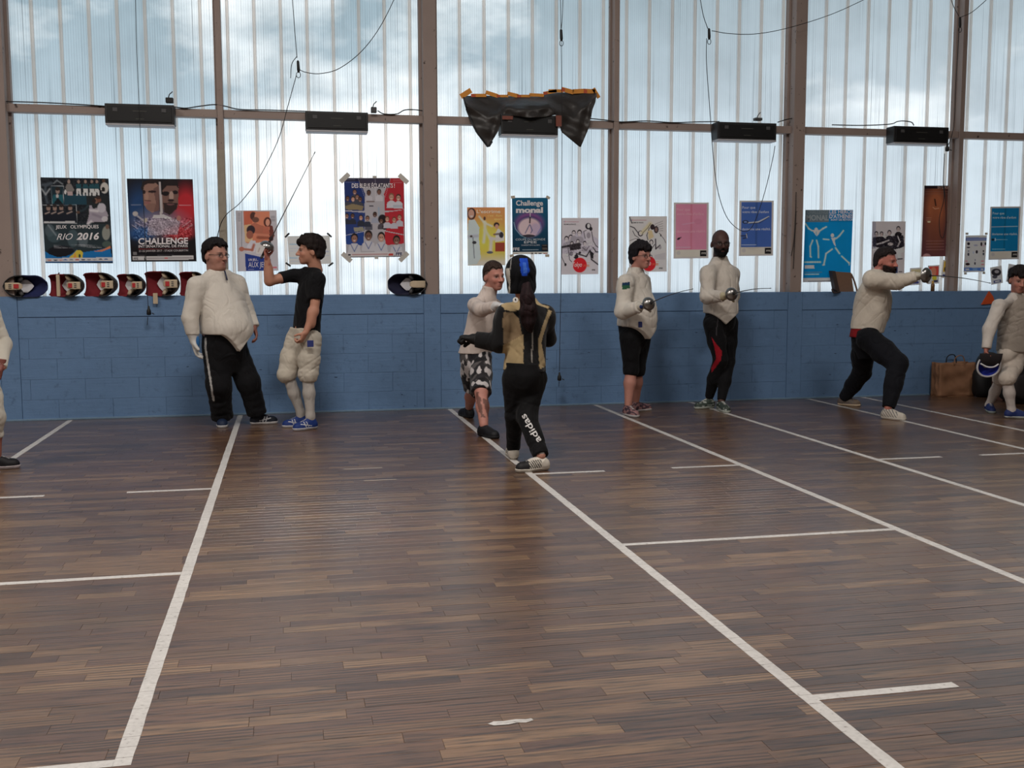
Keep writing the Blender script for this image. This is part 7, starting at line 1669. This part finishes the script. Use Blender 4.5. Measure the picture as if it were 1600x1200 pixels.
MB().grid(lambda u, v: sx_*R(17)*(2*u-1)*(1-.25*v)+sz_*(R(21)-R(19)*v)+ax_o*(.012+.02*math.sin(v*3)), 8, 6).build('tongue', M_PADK, o, True, solid=.014)
MB().tube(spline([sx_*-R(15)+sz_*R(6)+ax_o*.03, sx_*-R(5)+sz_*R(1)+ax_o*.04, sx_*R(5)+sz_*R(1)+ax_o*.04, sx_*R(12)+sz_*R(5)+ax_o*.03], 6), .008, 6).build('back_strap', M_WHITE, o, True)
MB().lathe([(-.02, R(9)), (.0, R(8)), (.012, R(4)), (.015, 0)], sz_*-R(6)-ax_o*.085, ax_o, 14).build('chin_pad', simple('chin_pad', (150, 150, 140), .9, bump=.4), o, True)

# ---------------------------------------------------------------- 9 fencer cut by the left edge
p = Person('person in white kit standing at the left edge, hand on hip', 8.0, -38, 730)
f = p.face(60); r = p.right(f); j = p.j; R = p.r; SK = (168, 110, 96)
nk = j(-40, 440, .02); pel = j(-36, 590, 0)
T = p.head(j(-34, 402, -.02), 70, .24, 0, 0, SK, (40, 32, 32), neck=j(-40, 440, .03)); p.hair((38, 32, 32), .02, .055, -.08, .01)
sl, el, wl = j(-22, 472, .10), j(4, 538, .14), j(2, 574, .0)
sr, er, wr_ = j(-52, 470, -.14), j(-62, 530, -.18), j(-58, 580, -.2)
hr, hl = j(-45, 595, -.08), j(-26, 595, .08); kr, kl = j(-40, 660, -.12), j(-12, 652, .06); ar, al = j(-44, 720, -.1), j(-6, 712, .14)
F = Field(.011)
F.loft(pel, nk, r, [(-.05, R(28), R(24), 0), (.3, R(26), R(22), 0), (.7, R(30), R(22), 0), (.9, R(26), R(16), 0), (1.0, R(10), R(10), 0)], .03)
F.chain([sr, er, wr_], [.048, .042, .028], .025).chain([sl, el, wl], [.048, .042, .028], .025).chain([hr, kr, kr*.6+ar*.4, ar], [.08, .055, .055, .036], .03).chain([hl, kl, kl*.6+al*.4, al], [.08, .055, .055, .036], .03)
p.skinbody(F, SK)
p.hand(wl+V3(.0, 0, .01), V3(-.2, .0, -1)+p.tc*.1, -p.ir, -1, (130, 78, 70), curl=.7); p.hand(wr_, V3(0, 0, -1), p.ir, 1, SK, curl=.6)
F = Field(.0082)
F.loft(pel, nk, r, [(-.12, R(33), R(30), .01), (.1, R(33), R(29), .01), (.4, R(32), R(28), .01), (.7, R(34), R(27), 0), (.88, R(30), R(19), 0), (.97, R(17), R(15), 0), (1.06, R(14), R(14), 0)], .02)
trap(F, nk, sr, sl, R, 9, 12).sleeve(sr, er, wr_, R(14), R(13.5), R(10)).sleeve(sl, el, wl, R(14), R(13), R(8.5)); F.fold(.005, 22, 61)
A = j(-36, 600)[2]; F.clip(lambda X, Y, Z: A-Z)
p.emit(F, 'jacket', M_CLOTH, (206, 200, 188), cf=lambda V, b: stretch(V, b))
F = Field(.0085)
F.loft(j(-36, 630, 0), j(-36, 580, 0), r, [(0, R(12), R(14), 0), (.4, R(27), R(25), 0), (1, R(31), R(27), .01)], .03)
F.chain([hr, kr*.5+hr*.5, kr, kr*.55+ar*.45], [R(23), R(21), R(17), R(14)], .03, True, wr=(0.0013, 3, 1)).chain([hl, kl*.5+hl*.5, kl, kl*.5+al*.5], [R(23), R(22), R(18), R(13)], .03, True, wr=(0.0016, 3, 2)); F.fold(.005, 26, 66)
p.emit(F, 'breeches', M_CLOTH, (198, 192, 180), cf=lambda V, b: stretch(V, b))
p.shoe(onfloor(-30, 727), onfloor(25, 731), (24, 22, 26), (186, 176, 178), .044, ankle=al+V3(-.02, 0, -.02)); p.shoe(onfloor(-58, 735), onfloor(-12, 742), (24, 22, 26), (186, 176, 178), .044, ankle=ar+V3(0, 0, -.01))
p.finish()
